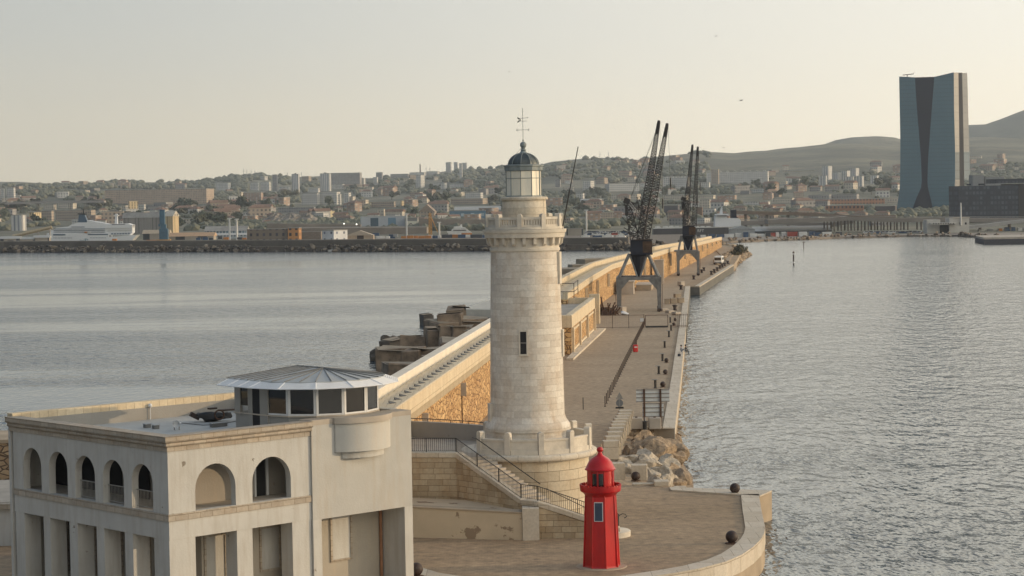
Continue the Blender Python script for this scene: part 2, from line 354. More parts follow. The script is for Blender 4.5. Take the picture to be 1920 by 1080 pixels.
# ---- paving
def paving(name, c1, c2, c3, cob=True):
    m, n, b = nm(name); c = N(n, 'ShaderNodeTexCoord'); v = c.outputs['Object']
    big = noise_n(n, .09, 6, .6, vec=v); mid = noise_n(n, 1.5, 7, .72, vec=v); fine = noise_n(n, 5, 4, .7, vec=v); streak = noise_n(n, .5, 5, .6, vec=v, stretch=(.25, 1, 1))
    col = mixc(n, rampf(n, big.outputs['Fac'], .35, .65), c1, c2)
    col = mixc(n, rampf(n, streak.outputs['Fac'], .45, .75, 0, .6), col, c3)
    col = mixc(n, rampf(n, mid.outputs['Fac'], .32, .68, 0, 1), mixc(n, 1.0, col, (.62, .61, .60), 'MULTIPLY'), mixc(n, 1.0, col, (1.32, 1.28, 1.22), 'MULTIPLY'))
    if cob:
        br = N(n, 'ShaderNodeTexBrick'); n.links.new(v, br.inputs['Vector']); br.inputs['Scale'].default_value = 1; br.inputs['Brick Width'].default_value = .34; br.inputs['Row Height'].default_value = .2
        br.inputs['Mortar Size'].default_value = .02; br.inputs['Color1'].default_value = (.74, .74, .74, 1); br.inputs['Color2'].default_value = (1.22, 1.2, 1.16, 1); br.inputs['Mortar'].default_value = (.5, .47, .44, 1); br.inputs['Bias'].default_value = 0
        col = mixc(n, .25, col, br.outputs['Color'], 'MULTIPLY')
    sp = N(n, 'ShaderNodeTexVoronoi'); sp.inputs['Scale'].default_value = .30; n.links.new(v, sp.inputs['Vector'])
    col = mixc(n, math_n(n, 'MULTIPLY', rampf(n, sp.outputs['Distance'], .03, .09, 1, 0), .5), col, (.12, .09, .065))
    n.links.new(col, b.inputs['Base Color']); b.inputs['Roughness'].default_value = .9
    bump(n, b, math_n(n, 'ADD', fine.outputs['Fac'], mid.outputs['Fac']), .02); return m
M_PAVE = paving('cobbled_quay_paving', (.275, .205, .13), (.40, .30, .20), (.205, .155, .11))
M_PAVE2 = paving('worn_quay_asphalt', (.30, .235, .165), (.37, .295, .21), (.25, .195, .14), False)
M_FARQ = plain('far_quay_concrete', (.22, .19, .16), .9, .3, .05)
wl = lambda y: -20.83+.091*y                                   # foot of the sea wall along the mole
arc = [G(1422, 929), G(1427, 960), G(1434, 992), G(1432, 1003), G(1426, 1014), G(1412, 1028), G(1390, 1043), G(1360, 1056), G(1311, 1069), G(1260, 1078), G(1200, 1087)]
arc = [(p.x, p.y) for p in arc]+[(5.0, 108.5), (1.5, 106.5), (-3, 105.2), (-8, 103), (-13, 98), (-20, 92), (-40, 92), (-75, 100)]
head = list(reversed(arc))                                     # from left, along the front, to the north-east corner
back = [(G(1447, 922).x, G(1447, 922).y), (8.2, 149.5), (6.6, 150.5), (5.6, 158), (7.0, 172), (8.6, 186.2), (11.0, 187)]
east = [(14.35, 185.6), (19.0, 236), (27.2, 326.6), (41.0, 478.9), (43.06, 478.0), (66.5, 622.5), (88, 790)]
west = [(80, 826), (40, 564), (17, 443), (2, 300), (-9, 170), (-14, 152), (-75, 152)]
main = head+back+east+west
o = MB().prism(main, -3, 2.0).build('quay', M_PAVE, world=False); structure(o)
o.data.materials.append(M_CONC_T)
for p in o.data.polygons:
    if abs(p.normal.z) < .5: p.material_index = 1
# the roadway sheet on the mole: smoother, greyer
o = MB().prism([(7.2, 190), (13.0, 190), (25.8, 326), (39.0, 478), (64, 622), (88, 800), (80, 800), (43.5, 563), (20, 443), (10.5, 330), (5.5, 290), (-2.0, 200)], 1.99, 2.004).build('mole_roadway', M_PAVE2); structure(o)
# coping stones along the quay edges (a real step)
cop = thing('quay_coping', 'pale stone coping band curving round the edge of the quay head', 'kerb', (14, 125, 2)); cop['kind'] = 'structure'; del cop['category']; del cop['label']
mb = MB(); mb.sweep([arc[0]]+arc[1:15], [(-.03, -.9), (-.03, .10), (1.2, .10), (1.2, -.02), (.02, -.02), (.02, -.9)])
mb.v = [(a, b_, c_+2) for a, b_, c_ in mb.v]; mb.build('coping_band', M_COPING, cop, world=True)
mb = MB(); q = G(1447, 922); mb.prism([(15.4, 143.4), (16.85, 142.6), (q.x+.03, q.y), (11.0, 147.6), (11.0, 146.2)], 2.0, 2.10)
mb.build('coping_corner', M_COPING, cop, world=True)
mb = MB(); mb.sweep(east[:4], [(.04, -1.0), (.04, .1), (-1.05, .1), (-1.05, -.02), (-.02, -.02), (-.02, -1.0)])
mb.sweep(east[4:6], [(.04, -1.0), (.04, .1), (-1.0, .1), (-1.0, -.02), (-.02, -.02), (-.02, -1.0)])
mb.v = [(a, b_, c_+2) for a, b_, c_ in mb.v]; mb.build('coping_edge', M_COPING, cop, world=True)
mb = MB(); mb.sweep([(-7.5, 118.5), (-5.2, 114.6), (-3.0, 112.6), (0, 110.8), (3.2, 109.9)], [(0, 2.0), (0, 2.03), (-1.1, 2.03), (-1.1, 2.0)]); mb.build('paving_band', M_COPING, cop, world=True)
mb = MB(); mb.sweep([(27.3, 327), (41.0, 478.7), (43.1, 477.9), (66.5, 622.5)], [(.06, -1.5), (.06, 1.8), (-.3, 1.8), (-.3, -1.5)]); mb.build('tide_band', plain('weedy_wet_stone', (.115, .11, .095), .7, .4, .5), cop, world=True)
# ---- terrain behind the port
SKY = [(-700, 338), (-200, 340), (0, 341), (60, 341), (100, 343), (200, 341), (330, 340), (370, 340), (400, 337), (440, 331), (480, 328), (520, 330), (560, 333), (640, 331), (690, 336), (740, 330), (800, 325), (850, 319), (880, 316), (930, 317), (1000, 311), (1040, 304), (1070, 301), (1110, 298), (1150, 297), (1200, 301), (1230, 296), (1290, 288), (1330, 285), (1380, 287), (1440, 281), (1500, 274), (1560, 268), (1620, 268), (1690, 276), (1760, 264), (1820, 257), (1860, 256), (1920, 259), (2100, 262), (2700, 250)]
def lerp_tab(T, x):
    if x <= T[0][0]: return T[0][1]
    for (a, ya), (b_, yb) in zip(T, T[1:]):
        if x <= b_: return ya+(yb-ya)*(x-a)/(b_-a)
    return T[-1][1]
def terr(X, Y, bumps=True):
    px = 960+3900*X/max(Y, 1)
    es = hline(px)-lerp_tab(SKY, px)
    T = [(1000, .9), (1330, 1.2), (1750, 3.6), (2300, CAM_H-22*2300/3900), (3100, CAM_H+(-6+.18*es)*3100/3900), (4000, CAM_H+(.55*es)*4000/3900), (5200, CAM_H+es*5200/3900), (6500, CAM_H+es*.7*5200/3900), (9000, 20)]
    z = lerp_tab(T, Y)
    if bumps and Y > 1900:
        k = min(1, (Y-1900)/1500)
        amp = (1-abs(Y-5200)/800) if abs(Y-5200) < 800 else 0
        z += (noise.noise(Vector((X*.0016, Y*.0016, 3)))*22+noise.noise(Vector((X*.006, Y*.006, 9)))*7)*k*(1-.8*max(0, amp))
        z += noise.noise(Vector((X*.02, Y*.02, 1)))*2.2*k
    return z
def terrain_mat():
    m, n, b = nm('scrubby_hillside'); c = N(n, 'ShaderNodeTexCoord'); v = c.outputs['Object']
    a = noise_n(n, .0022, 6, .6, vec=v); d = noise_n(n, .012, 7, .65, vec=v); f = noise_n(n, .06, 5, .7, vec=v)
    col = mixc(n, rampf(n, a.outputs['Fac'], .42, .58), (.10, .105, .078), (.19, .18, .13))
    col = mixc(n, rampf(n, d.outputs['Fac'], .48, .62, 0, .65), col, (.05, .06, .042))
    col = mixc(n, rampf(n, f.outputs['Fac'], .60, .72, 0, .6), col, (.24, .21, .16))
    n.links.new(col, b.inputs['Base Color']); b.inputs['Roughness'].default_value = 1; return m
M_TERR = terrain_mat()
mb = MB(); ys = [1095, 1180, 1350, 1600, 1800, 2000, 2200]+[2200+i*90 for i in range(1, 52)]+[7200, 8200, 9000]
pxs = list(range(-600, 2560, 20)); W_ = len(pxs)
for Y in ys:
    for p in pxs:
        X = (p-960)/3900*Y; mb.v.append((X, Y, terr(X, Y)))
for j in range(len(ys)-1):
    for i in range(W_-1): mb.f.append((j*W_+i, j*W_+i+1, (j+1)*W_+i+1, (j+1)*W_+i))
o = mb.build('ground', M_TERR, fix=False, smooth=60); structure(o)
def far_hill(name, tab, Y, depth, mat):
    mb = MB(); x0, x1 = tab[0][0], tab[-1][0]; n = 80; rows = 12
    for j in range(rows+1):
        for i in range(n+1):
            px = x0+(x1-x0)*i/n; top = CAM_H+(hline(px)-lerp_tab(tab, px))*Y/3900
            t = j/rows; yy = Y-depth+depth*2*t; k = math.sin(PI*t)**.8 if 0 < t < 1 else 0
            X = (px-960)/3900*Y; z = -20+(top+20)*k
            if 0 < t < 1: z += noise.noise(Vector((X*.004, yy*.004, 5)))*10*(1 if j != rows//2 else .3)
            mb.v.append((X, yy, z))
    for j in range(rows):
        for i in range(n): mb.f.append((j*(n+1)+i, j*(n+1)+i+1, (j+1)*(n+1)+i+1, (j+1)*(n+1)+i))
    o = mb.build(name, mat, fix=False, smooth=60); structure(o)
far_hill('hill', [(1430, 300), (1500, 283), (1545, 272), (1570, 263), (1600, 258), (1640, 256), (1668, 259), (1690, 266), (1720, 280), (1760, 300)], 6700, 700, M_TERR)
far_hill('mountain', [(1700, 300), (1760, 250), (1800, 238), (1815, 235), (1850, 234), (1880, 224), (1920, 208), (1980, 190), (2100, 170), (2400, 175), (2700, 230)], 7600, 600, M_TERR)
def hit(px, py, y0=1190):
    r = ray(px, py); Y = y0
    while Y < 5300:
        t = Y/r.y; p = Vector((0, 0, CAM_H))+r*t
        if p.z <= terr(p.x, Y): return Y
        Y += 12
    return None
# ---- far breakwater, port ground and right-hand shore
cw = [(-2000, 1350), (-700, 1120), (G(0, 473, 0).x, 1060), (G(300, 473, 0).x, G(300, 473, 0).y), (G(620, 472, 0).x, G(620, 472, 0).y), (G(900, 471, 0).x, G(900, 471, 0).y), (G(1180, 469.5, 0).x, G(1180, 469.5, 0).y), (G(1280, 466, 0).x, G(1280, 466, 0).y), (G(1320, 460, 0).x, G(1320, 460, 0).y)]
o = MB().prism([(p[0], p[1]+6) for p in cw]+[(92, 1000), (95, 1120), (-2000, 1500)], -2, 2.4).build('breakwater_base', M_CONC_D); structure(o)
rs = [G(x, y, 0) for x, y in ((1310, 457), (1370, 455.5), (1440, 452), (1500, 450), (1560, 447.5), (1700, 444), (1800, 443.5), (1830, 446), (1870, 450), (1925, 451), (2100, 452), (2600, 455))]
o = MB().prism([(p.x, p.y) for p in rs]+[(900, 1250), (80, 1250), (80, 1090)], -2, .92).build('port_ground', M_FARQ); structure(o)
pr_ = [G(1828, 457, 0), G(1838, 452, 1.5)]
a_, b_ = G(1828, 455, 0), G(1845, 458.5, 0)
o = MB().prism([(a_.x, a_.y), (b_.x, b_.y), (700, b_.y), (700, a_.y+12), (a_.x+3, a_.y+12)], -2, 2.2).build('pier', plain('dark_pier', (.06, .06, .07), .8)); structure(o)
o = MB().prism([(a_.x+.5, a_.y+.5), (b_.x, b_.y+.4), (699, b_.y+.4), (699, a_.y+11), (a_.x+3, a_.y+11)], 2.2, 3.0).build('pier_deck', M_CONC); structure(o)
# ---- rocks
def rock_mb(seed, n=2, amp=.35, flat=1.0):
    bm = bmesh.new(); bmesh.ops.create_icosphere(bm, subdivisions=n, radius=1); r = random.Random(seed)
    ax = [(Vector((r.gauss(0, 1), r.gauss(0, 1), r.gauss(0, 1))).normalized(), r.uniform(.45, .8)) for _ in range(9)]
    for v in bm.verts:
        p = v.co.copy()
        for d, k in ax:
            s_ = p.dot(d)
            if s_ > k: p -= d*(s_-k)
        p *= 1+amp*.4*noise.noise(p*1.7+Vector((seed, 0, 0)))+(.07*noise.noise(p*5+Vector((0, seed, 0))) if n > 1 else 0); p.z *= flat; v.co = p
    out = MB(); out.v = [tuple(v.co) for v in bm.verts]; out.f = [tuple(v.index for v in f.verts) for f in bm.faces]; bm.free(); return out
rocks = [rock_mb(i, 3, .45) for i in range(6)]
def scatter_rocks(pts, smin, smax, seed=1):
    r = random.Random(seed); out = MB()
    for p in pts:
        k = rocks[r.randrange(6)]; s_ = r.uniform(smin, smax); m = Matrix.Translation(p) @ Matrix.Rotation(r.uniform(0, 6.3), 4, 'Z') @ Matrix.Rotation(r.uniform(0, 6.3), 4, 'X') @ Matrix.Diagonal((s_*r.uniform(.8, 1.5), s_*r.uniform(.7, 1.1), s_*r.uniform(.5, .9), 1))
        out.add([m @ Vector(v) for v in k.v], k.f)
    return out
M_ROCKF = rubble('breakwater_rock', (.07, .06, .05), (.30, .25, .19), .35, (.03, .028, .025), .1, coord='Object', stretch=(1, 1, 1))
rocks_hi = rocks; rocks = [rock_mb(i, 1) for i in range(6)]
pts = []
for i in range(len(cw)-1):
    a, b_ = Vector(cw[i]), Vector(cw[i+1]); L_ = (b_-a).length; k = int(L_/ (1.1 if i > 1 else 3))
    for j in range(k):
        t = rnd.random(); p = a+(b_-a)*t; q = rnd.random()
        pts.append(Vector((p.x+rnd.uniform(-.5, .5), p.y+q*7.5, .1+q*2.6)))
o = scatter_rocks(pts, .8, 2.2).build('breakwater_rocks', M_ROCKF); o['kind'] = 'stuff'
tag(o, 'long band of dark and tan rocks along the far breakwater waterline', 'rocks')
bw = thing('breakwater_wall', 'low dark grey wall running along the top of the far rocky breakwater', 'sea wall', (-100, 1000, 2))
mb = MB(); mb.sweep([(p[0], p[1]+9.5) for p in cw[:-2]], [(0, 2.0), (.0, 5.0), (-1.2, 5.0), (-1.2, 2.0)]); mb.build('wall', plain('breakwater_concrete', (.13, .115, .095), .9, .25, .1), bw, world=True)
mb = MB(); mb.sweep([(p[0], p[1]+10.6) for p in cw[:-2]], [(0, 5.0), (0, 5.35), (-7, 5.35), (-7, 5.0)]); mb.build('walkway', plain('breakwater_walk', (.17, .15, .125), .9, .2, .08), bw, world=True)
# right shore rubble
pts = []
for i in range(len(rs)-1):
    a, b_ = rs[i], rs[i+1]; k = int((b_-a).length/1.4)
    for j in range(k): p = a.lerp(b_, rnd.random()); q = rnd.random(); pts.append(Vector((p.x, p.y-1.2+q*3, .1+q*2.2)))
o = scatter_rocks(pts, .5, 1.5, 4).build('shore_rocks', rubble('shore_rock', (.22, .17, .12), (.42, .35, .27), .5, (.08, .06, .05), .1, coord='Object')); o['kind'] = 'stuff'
tag(o, 'thin line of brown rocks along the port shore beyond the open water', 'rocks')
# rubble tip of the mole
pts = []
tipl = [(G(1376, 497, 2)), (G(1395, 489, 1.0)), (G(1410, 480, 1.0)), (G(1425, 471, 1.0)), (G(1429, 466, 1)), (G(1400, 462, 1)), (G(1370, 461, 1))]
o = MB().prism([(65.5, 622.5), (67, 640), (74, 700), (86, 785), (91, 846), (87, 874), (82, 860), (80, 826)], -2, 2.3).build('mole_tip', M_PAVE2); structure(o)
edge = [(66.0, 621), (69.5, 652), (77.5, 705), (90, 785), (95.5, 845), (90, 880), (82, 866)]
for i in range(len(edge)-1):
    a, b_ = Vector(edge[i]), Vector(edge[i+1])
    for j in range(int((b_-a).length*3.6)):
        p = a.lerp(b_, rnd.random()); q = rnd.random(); pts.append(Vector((p.x-q*5.5, p.y, .1+q*2.5)))
M_ROCKT = rubble('tan_rock', (.36, .27, .17), (.58, .46, .33), .6, (.15, .11, .07), .1, coord='Object')
o = scatter_rocks(pts, .5, 1.2, 5).build('mole_tip_rubble', M_ROCKT); o['kind'] = 'stuff'
tag(o, 'heap of tan rubble armouring the far tip of the mole', 'rocks')
# ================================================================ LIGHTHOUSE
LX, LY = .89, 137.0
lh = thing('lighthouse', 'tall round pale limestone lighthouse with glazed lantern and dark dome on a drum platform', 'lighthouse', (LX, LY, 2))
def lz(z): return z-2
def ring(z, r): return (r, lz(z))
shaft = MB().lathe([ring(z, r) for z, r in ((7.6, 2.80), (7.75, 2.83), (7.95, 2.80), (8.15, 2.66), (8.35, 2.53), (8.6, 2.455), (9.4, 2.44), (14, 2.37), (19.35, 2.255))], 64)
sh = shaft.build('shaft', M_STONE, lh, uv='cyl', cyl=(0, 0, 2.4), smooth=35)
MB().lathe([ring(6.2, 2.78), ring(7.25, 2.78), ring(7.32, 2.74), ring(7.6, 2.74), ring(7.62, 2.86), ring(7.74, 2.86)], 64).build('plinth', M_STONE, lh, uv='cyl', cyl=(0, 0, 2.7), smooth=35)
MB().lathe([ring(19.35, 2.26), ring(19.42, 2.32), ring(19.55, 2.32), ring(19.6, 2.26), ring(20.26, 2.27), ring(20.27, 2.62), ring(20.55, 2.66), ring(20.58, 2.72), ring(20.72, 2.76), ring(20.8, 2.76), ring(20.83, 1.2)], 64).build('gallery', M_CARVED, lh, smooth=35)
MB().lathe([ring(20.82, 2.52), ring(20.82, 2.58), ring(20.98, 2.58), ring(20.98, 2.52)], 64).build('gallery_kerb', M_CARVED, lh, smooth=30)
for k in range(22):
    a = 2*PI*k/22+.12; c = MB(); m = Matrix.Rotation(a, 4, 'Z')
    pr = [(2.2, 19.72), (2.36, 19.74), (2.50, 19.86), (2.56, 20.28), (2.2, 20.28)]
    pts_ = [m @ Vector((x, -.10, lz(z))) for x, z in pr]; c.extr(pts_, m @ Vector((0, 0, 0)), m @ Vector((0, .20, 0))); c.build('corbel', M_CARVED, lh)
for k in range(10):                                             # gallery parapet: round-topped posts and slotted panels
    a = -PI/2+math.radians(-7.5+36*k); m = Matrix.Rotation(a, 4, 'Z'); c = MB()
    c.obox(m @ Vector((2.42, 0, lz(21.25))), .34, .30, .86, a)
    c.extr([m @ Vector((2.25, .15*math.cos(t), lz(21.68)+.15*math.sin(t))) for t in [PI*i/8 for i in range(9)]], m @ Vector((0, 0, 0)), m @ Vector((.34, 0, 0)))
    c.build('parapet_post', M_CARVED, lh)
    a2 = a+math.radians(18); m = Matrix.Rotation(a2, 4, 'Z'); R = 2.42*math.cos(math.radians(18)); hw = 2.42*math.sin(math.radians(18))-.14; c = MB()
    c.obox(m @ Vector((R, 0, lz(20.97))), .2, hw*2, .28, a2); c.obox(m @ Vector((R, 0, lz(21.53))), .24, hw*2, .16, a2)
    for q in range(7): c.obox(m @ Vector((R, -hw+(q+.5)*2*hw/7+(-1 if q < 3 else 1 if q > 3 else 0)*.02, lz(21.28))), .15, .105, .38, a2)
    c.build('parapet_panel', M_CARVED, lh)
MB().lathe([ring(20.8, 1.46), ring(21.9, 1.45), ring(21.92, 1.45), ring(22.72, 1.43), ring(22.74, 1.56), ring(22.86, 1.58), ring(22.92, 1.5), ring(22.95, 1.1)], 48).build('lantern_base', ashlar('lantern_base_stone', (.55, .49, .39), (.66, .60, .50), (.4, .34, .26), 1.5, .42, .008, .01), lh, uv='cyl', cyl=(0, 0, 1.5), smooth=35)
ln = 10; la = [-PI/2+math.radians(-18+36*k)+math.radians(18*.45) for k in range(ln)]; RL = 1.17
pane = MB().prism([(RL*.985*math.cos(a), RL*.985*math.sin(a)) for a in la], lz(22.95), lz(24.66)); pane.build('lantern_glazing', M_PANE, lh)
fr = MB()
for a in la: fr.tube((RL*math.cos(a), RL*math.sin(a), lz(22.93)), (RL*math.cos(a), RL*math.sin(a), lz(24.7)), .028, 5)
for z in (22.97, 24.15):
    for i in range(ln): a, b_ = la[i], la[(i+1) % ln]; fr.tube((RL*math.cos(a), RL*math.sin(a), lz(z)), (RL*math.cos(b_), RL*math.sin(b_), lz(z)), .022 if z > 23 else .05, 5)
fr.build('lantern_frame', M_PATINA, lh)
MB().lathe([(1.20, lz(24.62)), (1.27, lz(24.66)), (1.28, lz(24.9)), (1.34, lz(24.93)), (1.34, lz(25.02)), (1.0, lz(25.06))], ln, a0=la[0], a1=la[0]+2*PI-1e-9, cap=False).build('lantern_eave', M_PATINA, lh)
dome = [(1.02*math.cos(t), lz(25.02)+.80*math.sin(t)) for t in [PI/2*i/9 for i in range(9)]]+[(.16, lz(25.83))]
dm = MB().lathe(dome, ln, a0=la[0], a1=la[0]+2*PI-1e-9).build('dome', M_DOME, lh)
rb = MB()
for a in la: rb.path([(r*1.01*math.cos(a), r*1.01*math.sin(a), z+.01) for r, z in dome], .022, 5)
rb.build('dome_rib', M_PATINA, dm)
MB().lathe([(.30, lz(25.78)), (.22, lz(25.86)), (.15, lz(25.95)), (.20, lz(26.0)), (.15, lz(26.05)), (.13, lz(26.12)), (.17, lz(26.14))]+[(max(.03, .215*math.sin(t)), lz(26.34)-.215*math.cos(t)) for t in [PI*i/10 for i in range(2, 11)]]+[(.05, lz(26.62)), (.03, lz(26.7))], 20).build('finial', M_PATINA, lh, smooth=50)
wv = MB(); wv.tube((0, 0, lz(26.6)), (0, 0, lz(28.75)), .016, 5); zc = lz(27.32)
wv.tube((-.33, 0, zc), (.33, 0, zc), .012, 5); wv.tube((0, -.3, zc), (0, .3, zc), .012, 5)
for t in range(10): a, b_ = 2*PI*t/10, 2*PI*(t+1)/10; wv.tube((-.37+.05*math.cos(a), 0, zc+.065*math.sin(a)), (-.37+.05*math.cos(b_), 0, zc+.065*math.sin(b_)), .013, 4)   # letter O
wv.box(.34, .36, -.01, .01, zc-.07, zc+.07)                                                                                            # letter E
for dz in (-.06, 0, .06): wv.box(.36, .42, -.01, .01, zc+dz-.011, zc+dz+.011)
wv.build('cardinal_cross', M_BLACK, lh)
wn = MB(); zv = lz(27.98); wn.tube((-.3, 0, zv+.10), (.30, .1, zv+.14), .012, 5); wn.tube((-.3, 0, zv-.08), (.3, -.1, zv-.08), .012, 5)
for s_ in (1, -1):
    wn.extr([(-.12, 0, zv+s_*.03), (-.36, 0, zv+s_*.20), (-.33, 0, zv+s_*.06), (-.14, 0, zv+.0)], (0, 0, 0), (0, .012, 0))
wn.extr([(.3, 0, zv+.09), (.36, 0, zv+.14), (.28, 0, zv+.17)], (0, 0, 0), (0, .012, 0)); wn.build('weather_vane', M_BLACK, lh)
MB().tube((-.09*1, .2, lz(26.2)), (-1.25, .2, lz(24.9)), .006, 4).build('stay_wire', M_BLACK, lh)
# slit window (faces the camera), and shutters on the right-hand side
def on_shaft(px, py, r=2.38):
    p = ray(px, py); o = Vector((0, 0, CAM_H)); a = p.x**2+p.y**2; b_ = 2*(p.x*(o.x-LX)+p.y*(o.y-LY)); c = (o.x-LX)**2+(o.y-LY)**2-r*r
    t = (-b_-math.sqrt(b_*b_-4*a*c))/2/a; q = o+p*t; return math.atan2(q.y-LY, q.x-LX), q.z-2
a, z1 = on_shaft(981, 622); _, z0 = on_shaft(981, 664)
m = Matrix.Rotation(a, 4, 'Z')
wf = MB(); R = 2.37
for sy in (-1, 1): wf.obox(m @ Vector((R, sy*.25, (z0+z1)/2)), .16, .10, z1-z0+.2, a)
wf.obox(m @ Vector((R, 0, z1+.06)), .16, .40, .12, a); wf.obox(m @ Vector((R+.02, 0, z0-.06)), .2, .62, .12, a)
win = wf.build('window', M_CARVED, lh)
MB().obox(m @ Vector((R+.01, 0, (z0+z1)/2)), .08, .40, z1-z0, a).build('pane', M_DARK, win)
MB().obox(m @ Vector((R+.055, 0, (z0+z1)/2)), .03, .40, .04, a).build('glazing_bar', M_GREYP, win)
def side_slot(zb, zt, ang, R=2.4):
    m = Matrix.Rotation(ang, 4, 'Z'); c = MB(); c.obox(m @ Vector((R, 0, lz((zb+zt)/2))), .34, .5, zt-zb, ang); c.build('side_casing', M_CARVED, lh)
side_slot(17.2, 19.3, math.radians(-16), 2.25); side_slot(12.4, 14.2, math.radians(-10), 2.32); side_slot(8.2, 9.4, math.radians(195), 2.48)
# platform drum
MB().lathe([ring(1.9, 4.06), ring(5.6, 4.0), ring(5.9, 4.02), ring(5.93, 4.1)], 72).build('drum_wall', M_STONE_L, lh, uv='cyl', cyl=(0, 0, 4.0), smooth=35)
MB().lathe([ring(5.9, 4.0), ring(5.92, 4.42), ring(5.99, 4.52), ring(6.12, 4.57), ring(6.27, 4.53), ring(6.35, 4.40), ring(6.36, 4.0), ring(6.37, 1.0)], 72).build('platform_rim', ashlar('rim_blocks', (.58, .53, .45), (.66, .61, .52), (.33, .27, .2), 1.35, 5, .016, .01), lh, uv='cyl', cyl=(0, 0, 4.5), smooth=40)
for k in range(12):
    ad = 11.3+30.5*k-0.5*k; a = -PI/2+math.radians(ad)
    d = ((ad+180) % 360)-180
    if -135 < d < -60: continue
    m = Matrix.Rotation(a, 4, 'Z'); R = 4.1; c = MB()
    c.obox(m @ Vector((R, 0, lz(7.0))), .42, .40, 1.3, a)
    c.extr([m @ Vector((R-.21, .20*math.cos(t), lz(7.65)+.18*math.sin(t))) for t in [PI*i/10 for i in range(11)]], m @ Vector((0, 0, 0)), m @ Vector((.42, 0, 0)))
    c.build('platform_post', M_CARVED, lh, bevel=.02)
    if -110 < d+30 < -60 : continue
    if -160 < d+30 < -120: pass
    a2 = a+math.radians(15); m = Matrix.Rotation(a2, 4, 'Z'); Rm = 4.12*math.cos(math.radians(15)); hw = 4.1*math.sin(math.radians(15))-.18; c = MB()
    c.obox(m @ Vector((Rm, 0, lz(6.83))), .22, 2*hw, .92, a2); c.obox(m @ Vector((Rm+.01, 0, lz(7.28))), .30, 2*hw, .14, a2); c.obox(m @ Vector((Rm+.03, 0, lz(6.50))), .34, 2*hw, .30, a2)
    c.build('platform_panel', M_CARVED, lh, bevel=.01)
pole = MB(); g0 = P(1054, 430, LY-.6); g1 = P(1084, 275, LY-.6)
o = tag(top_obj(MB().tube(g0, g1, .045, 8, .03).build('pole', M_BLACK)), 'slender black pole leaning out from the lighthouse gallery', 'pole')
# ================================================================ RED BEACON TOWER
rx, ry = G(1128, 1062).x, G(1128, 1062).y
rt = thing('beacon_tower', 'small glossy red octagonal harbour light tower with domed lantern on the quay head', 'beacon', (rx, ry, 2))
def octr(r, z, a0=PI/8, n=8): return [(r*math.cos(a0+2*PI*k/n), r*math.sin(a0+2*PI*k/n)) for k in range(n)]
H_ = 7.0; zz = lambda py: (1062-py)/33.7
mb = MB(); mb.lathe([(1.06, 0), (1.04, .05), (1.01, .12), (.87, zz(920))], 8, a0=math.radians(12), a1=math.radians(12)+2*PI-1e-9)
bd = mb.build('body', M_RED, rt)
for k in range(8):
    a = math.radians(12)+2*PI*k/8; c = MB(); c.tube((1.04*math.cos(a), 1.04*math.sin(a), .02), (.865*math.cos(a), .865*math.sin(a), zz(922)), .05, 6, .045); c.build('edge_rib', M_RED, bd)
MB().lathe([(.86, zz(926)), (.97, zz(921)), (1.14, zz(917)), (1.16, zz(914)), (1.16, zz(908)), (1.10, zz(908)), (1.10, zz(913)), (.7, zz(913))], 40).build('gallery', M_RED, rt, smooth=40)
rg = MB()
for k in range(36): a = 2*PI*k/36; rg.obox((1.14*math.cos(a), 1.14*math.sin(a), zz(906)), .07, .09, .12, a)
rg.lathe([(1.12, zz(909)), (1.17, zz(909)), (1.17, zz(906)), (1.12, zz(906))], 36); rg.v = rg.v; rg.build('gallery_rail', M_RED, rt)
MB().lathe([(.75, zz(914)), (.75, zz(878)), (.60, zz(878))], 24).build('lantern_room', M_RED, rt, smooth=40)
for aa in (-118, -90): 
    c = MB(); a = math.radians(aa); c.lathe([(.765, zz(906)), (.765, zz(882))], 6, a0=a-.17, a1=a+.17); c.build('lantern_pane', M_GLASS, rt)
for aa in (-134, -104, -76, -30, 10, 50): a = math.radians(aa); MB().tube((.77*math.cos(a), .77*math.sin(a), zz(913)), (.77*math.cos(a), .77*math.sin(a), zz(878)), .03, 6).build('lantern_mullion', M_RED, rt)
MB().lathe([(.86, zz(877)), (.87, zz(875)), (.82, zz(873.5)), (.76, zz(869)), (.66, zz(862)), (.50, zz(856)), (.32, zz(852)), (.17, zz(849)), (.12, zz(845)), (.10, zz(843)), (.16, zz(842)), (.19, zz(839)), (.17, zz(836)), (.1, zz(834)), (.02, zz(833.5))], 32, ).build('dome', M_RED, rt, smooth=50)
a = math.radians(12+22.5-90-22.5-12+ -3); 
fa = None
best = min(range(8), key=lambda k: abs(((math.degrees(math.radians(12)+2*PI*(k+.5)/8)+90+180+4) % 360)-180))
fa = math.radians(12)+2*PI*(best+.5)/8; m = Matrix.Rotation(fa, 4, 'Z'); rr = lambda z: (1.01+(.87-1.01)*(z/zz(920)))*math.cos(PI/8)
c = MB(); zmid = (zz(937)+zz(970))/2; c.obox(m @ Vector((rr(zmid)+.03, 0, zmid)), .05, .50, 1.08, fa, math.radians(-3)); pn = c.build('panel_frame', M_WINF, rt)
MB().obox(m @ Vector((rr(zmid)+.045, 0, zmid)), .05, .42, 1.0, fa, math.radians(-3)).build('solar_panel', plain('solar_cells', (.03, .05, .09), .25), pn)
MB().lathe([(1.45, 0.0), (1.42, .035), (0, .04)], 32).build('foot_slab', M_CONC_T, rt)
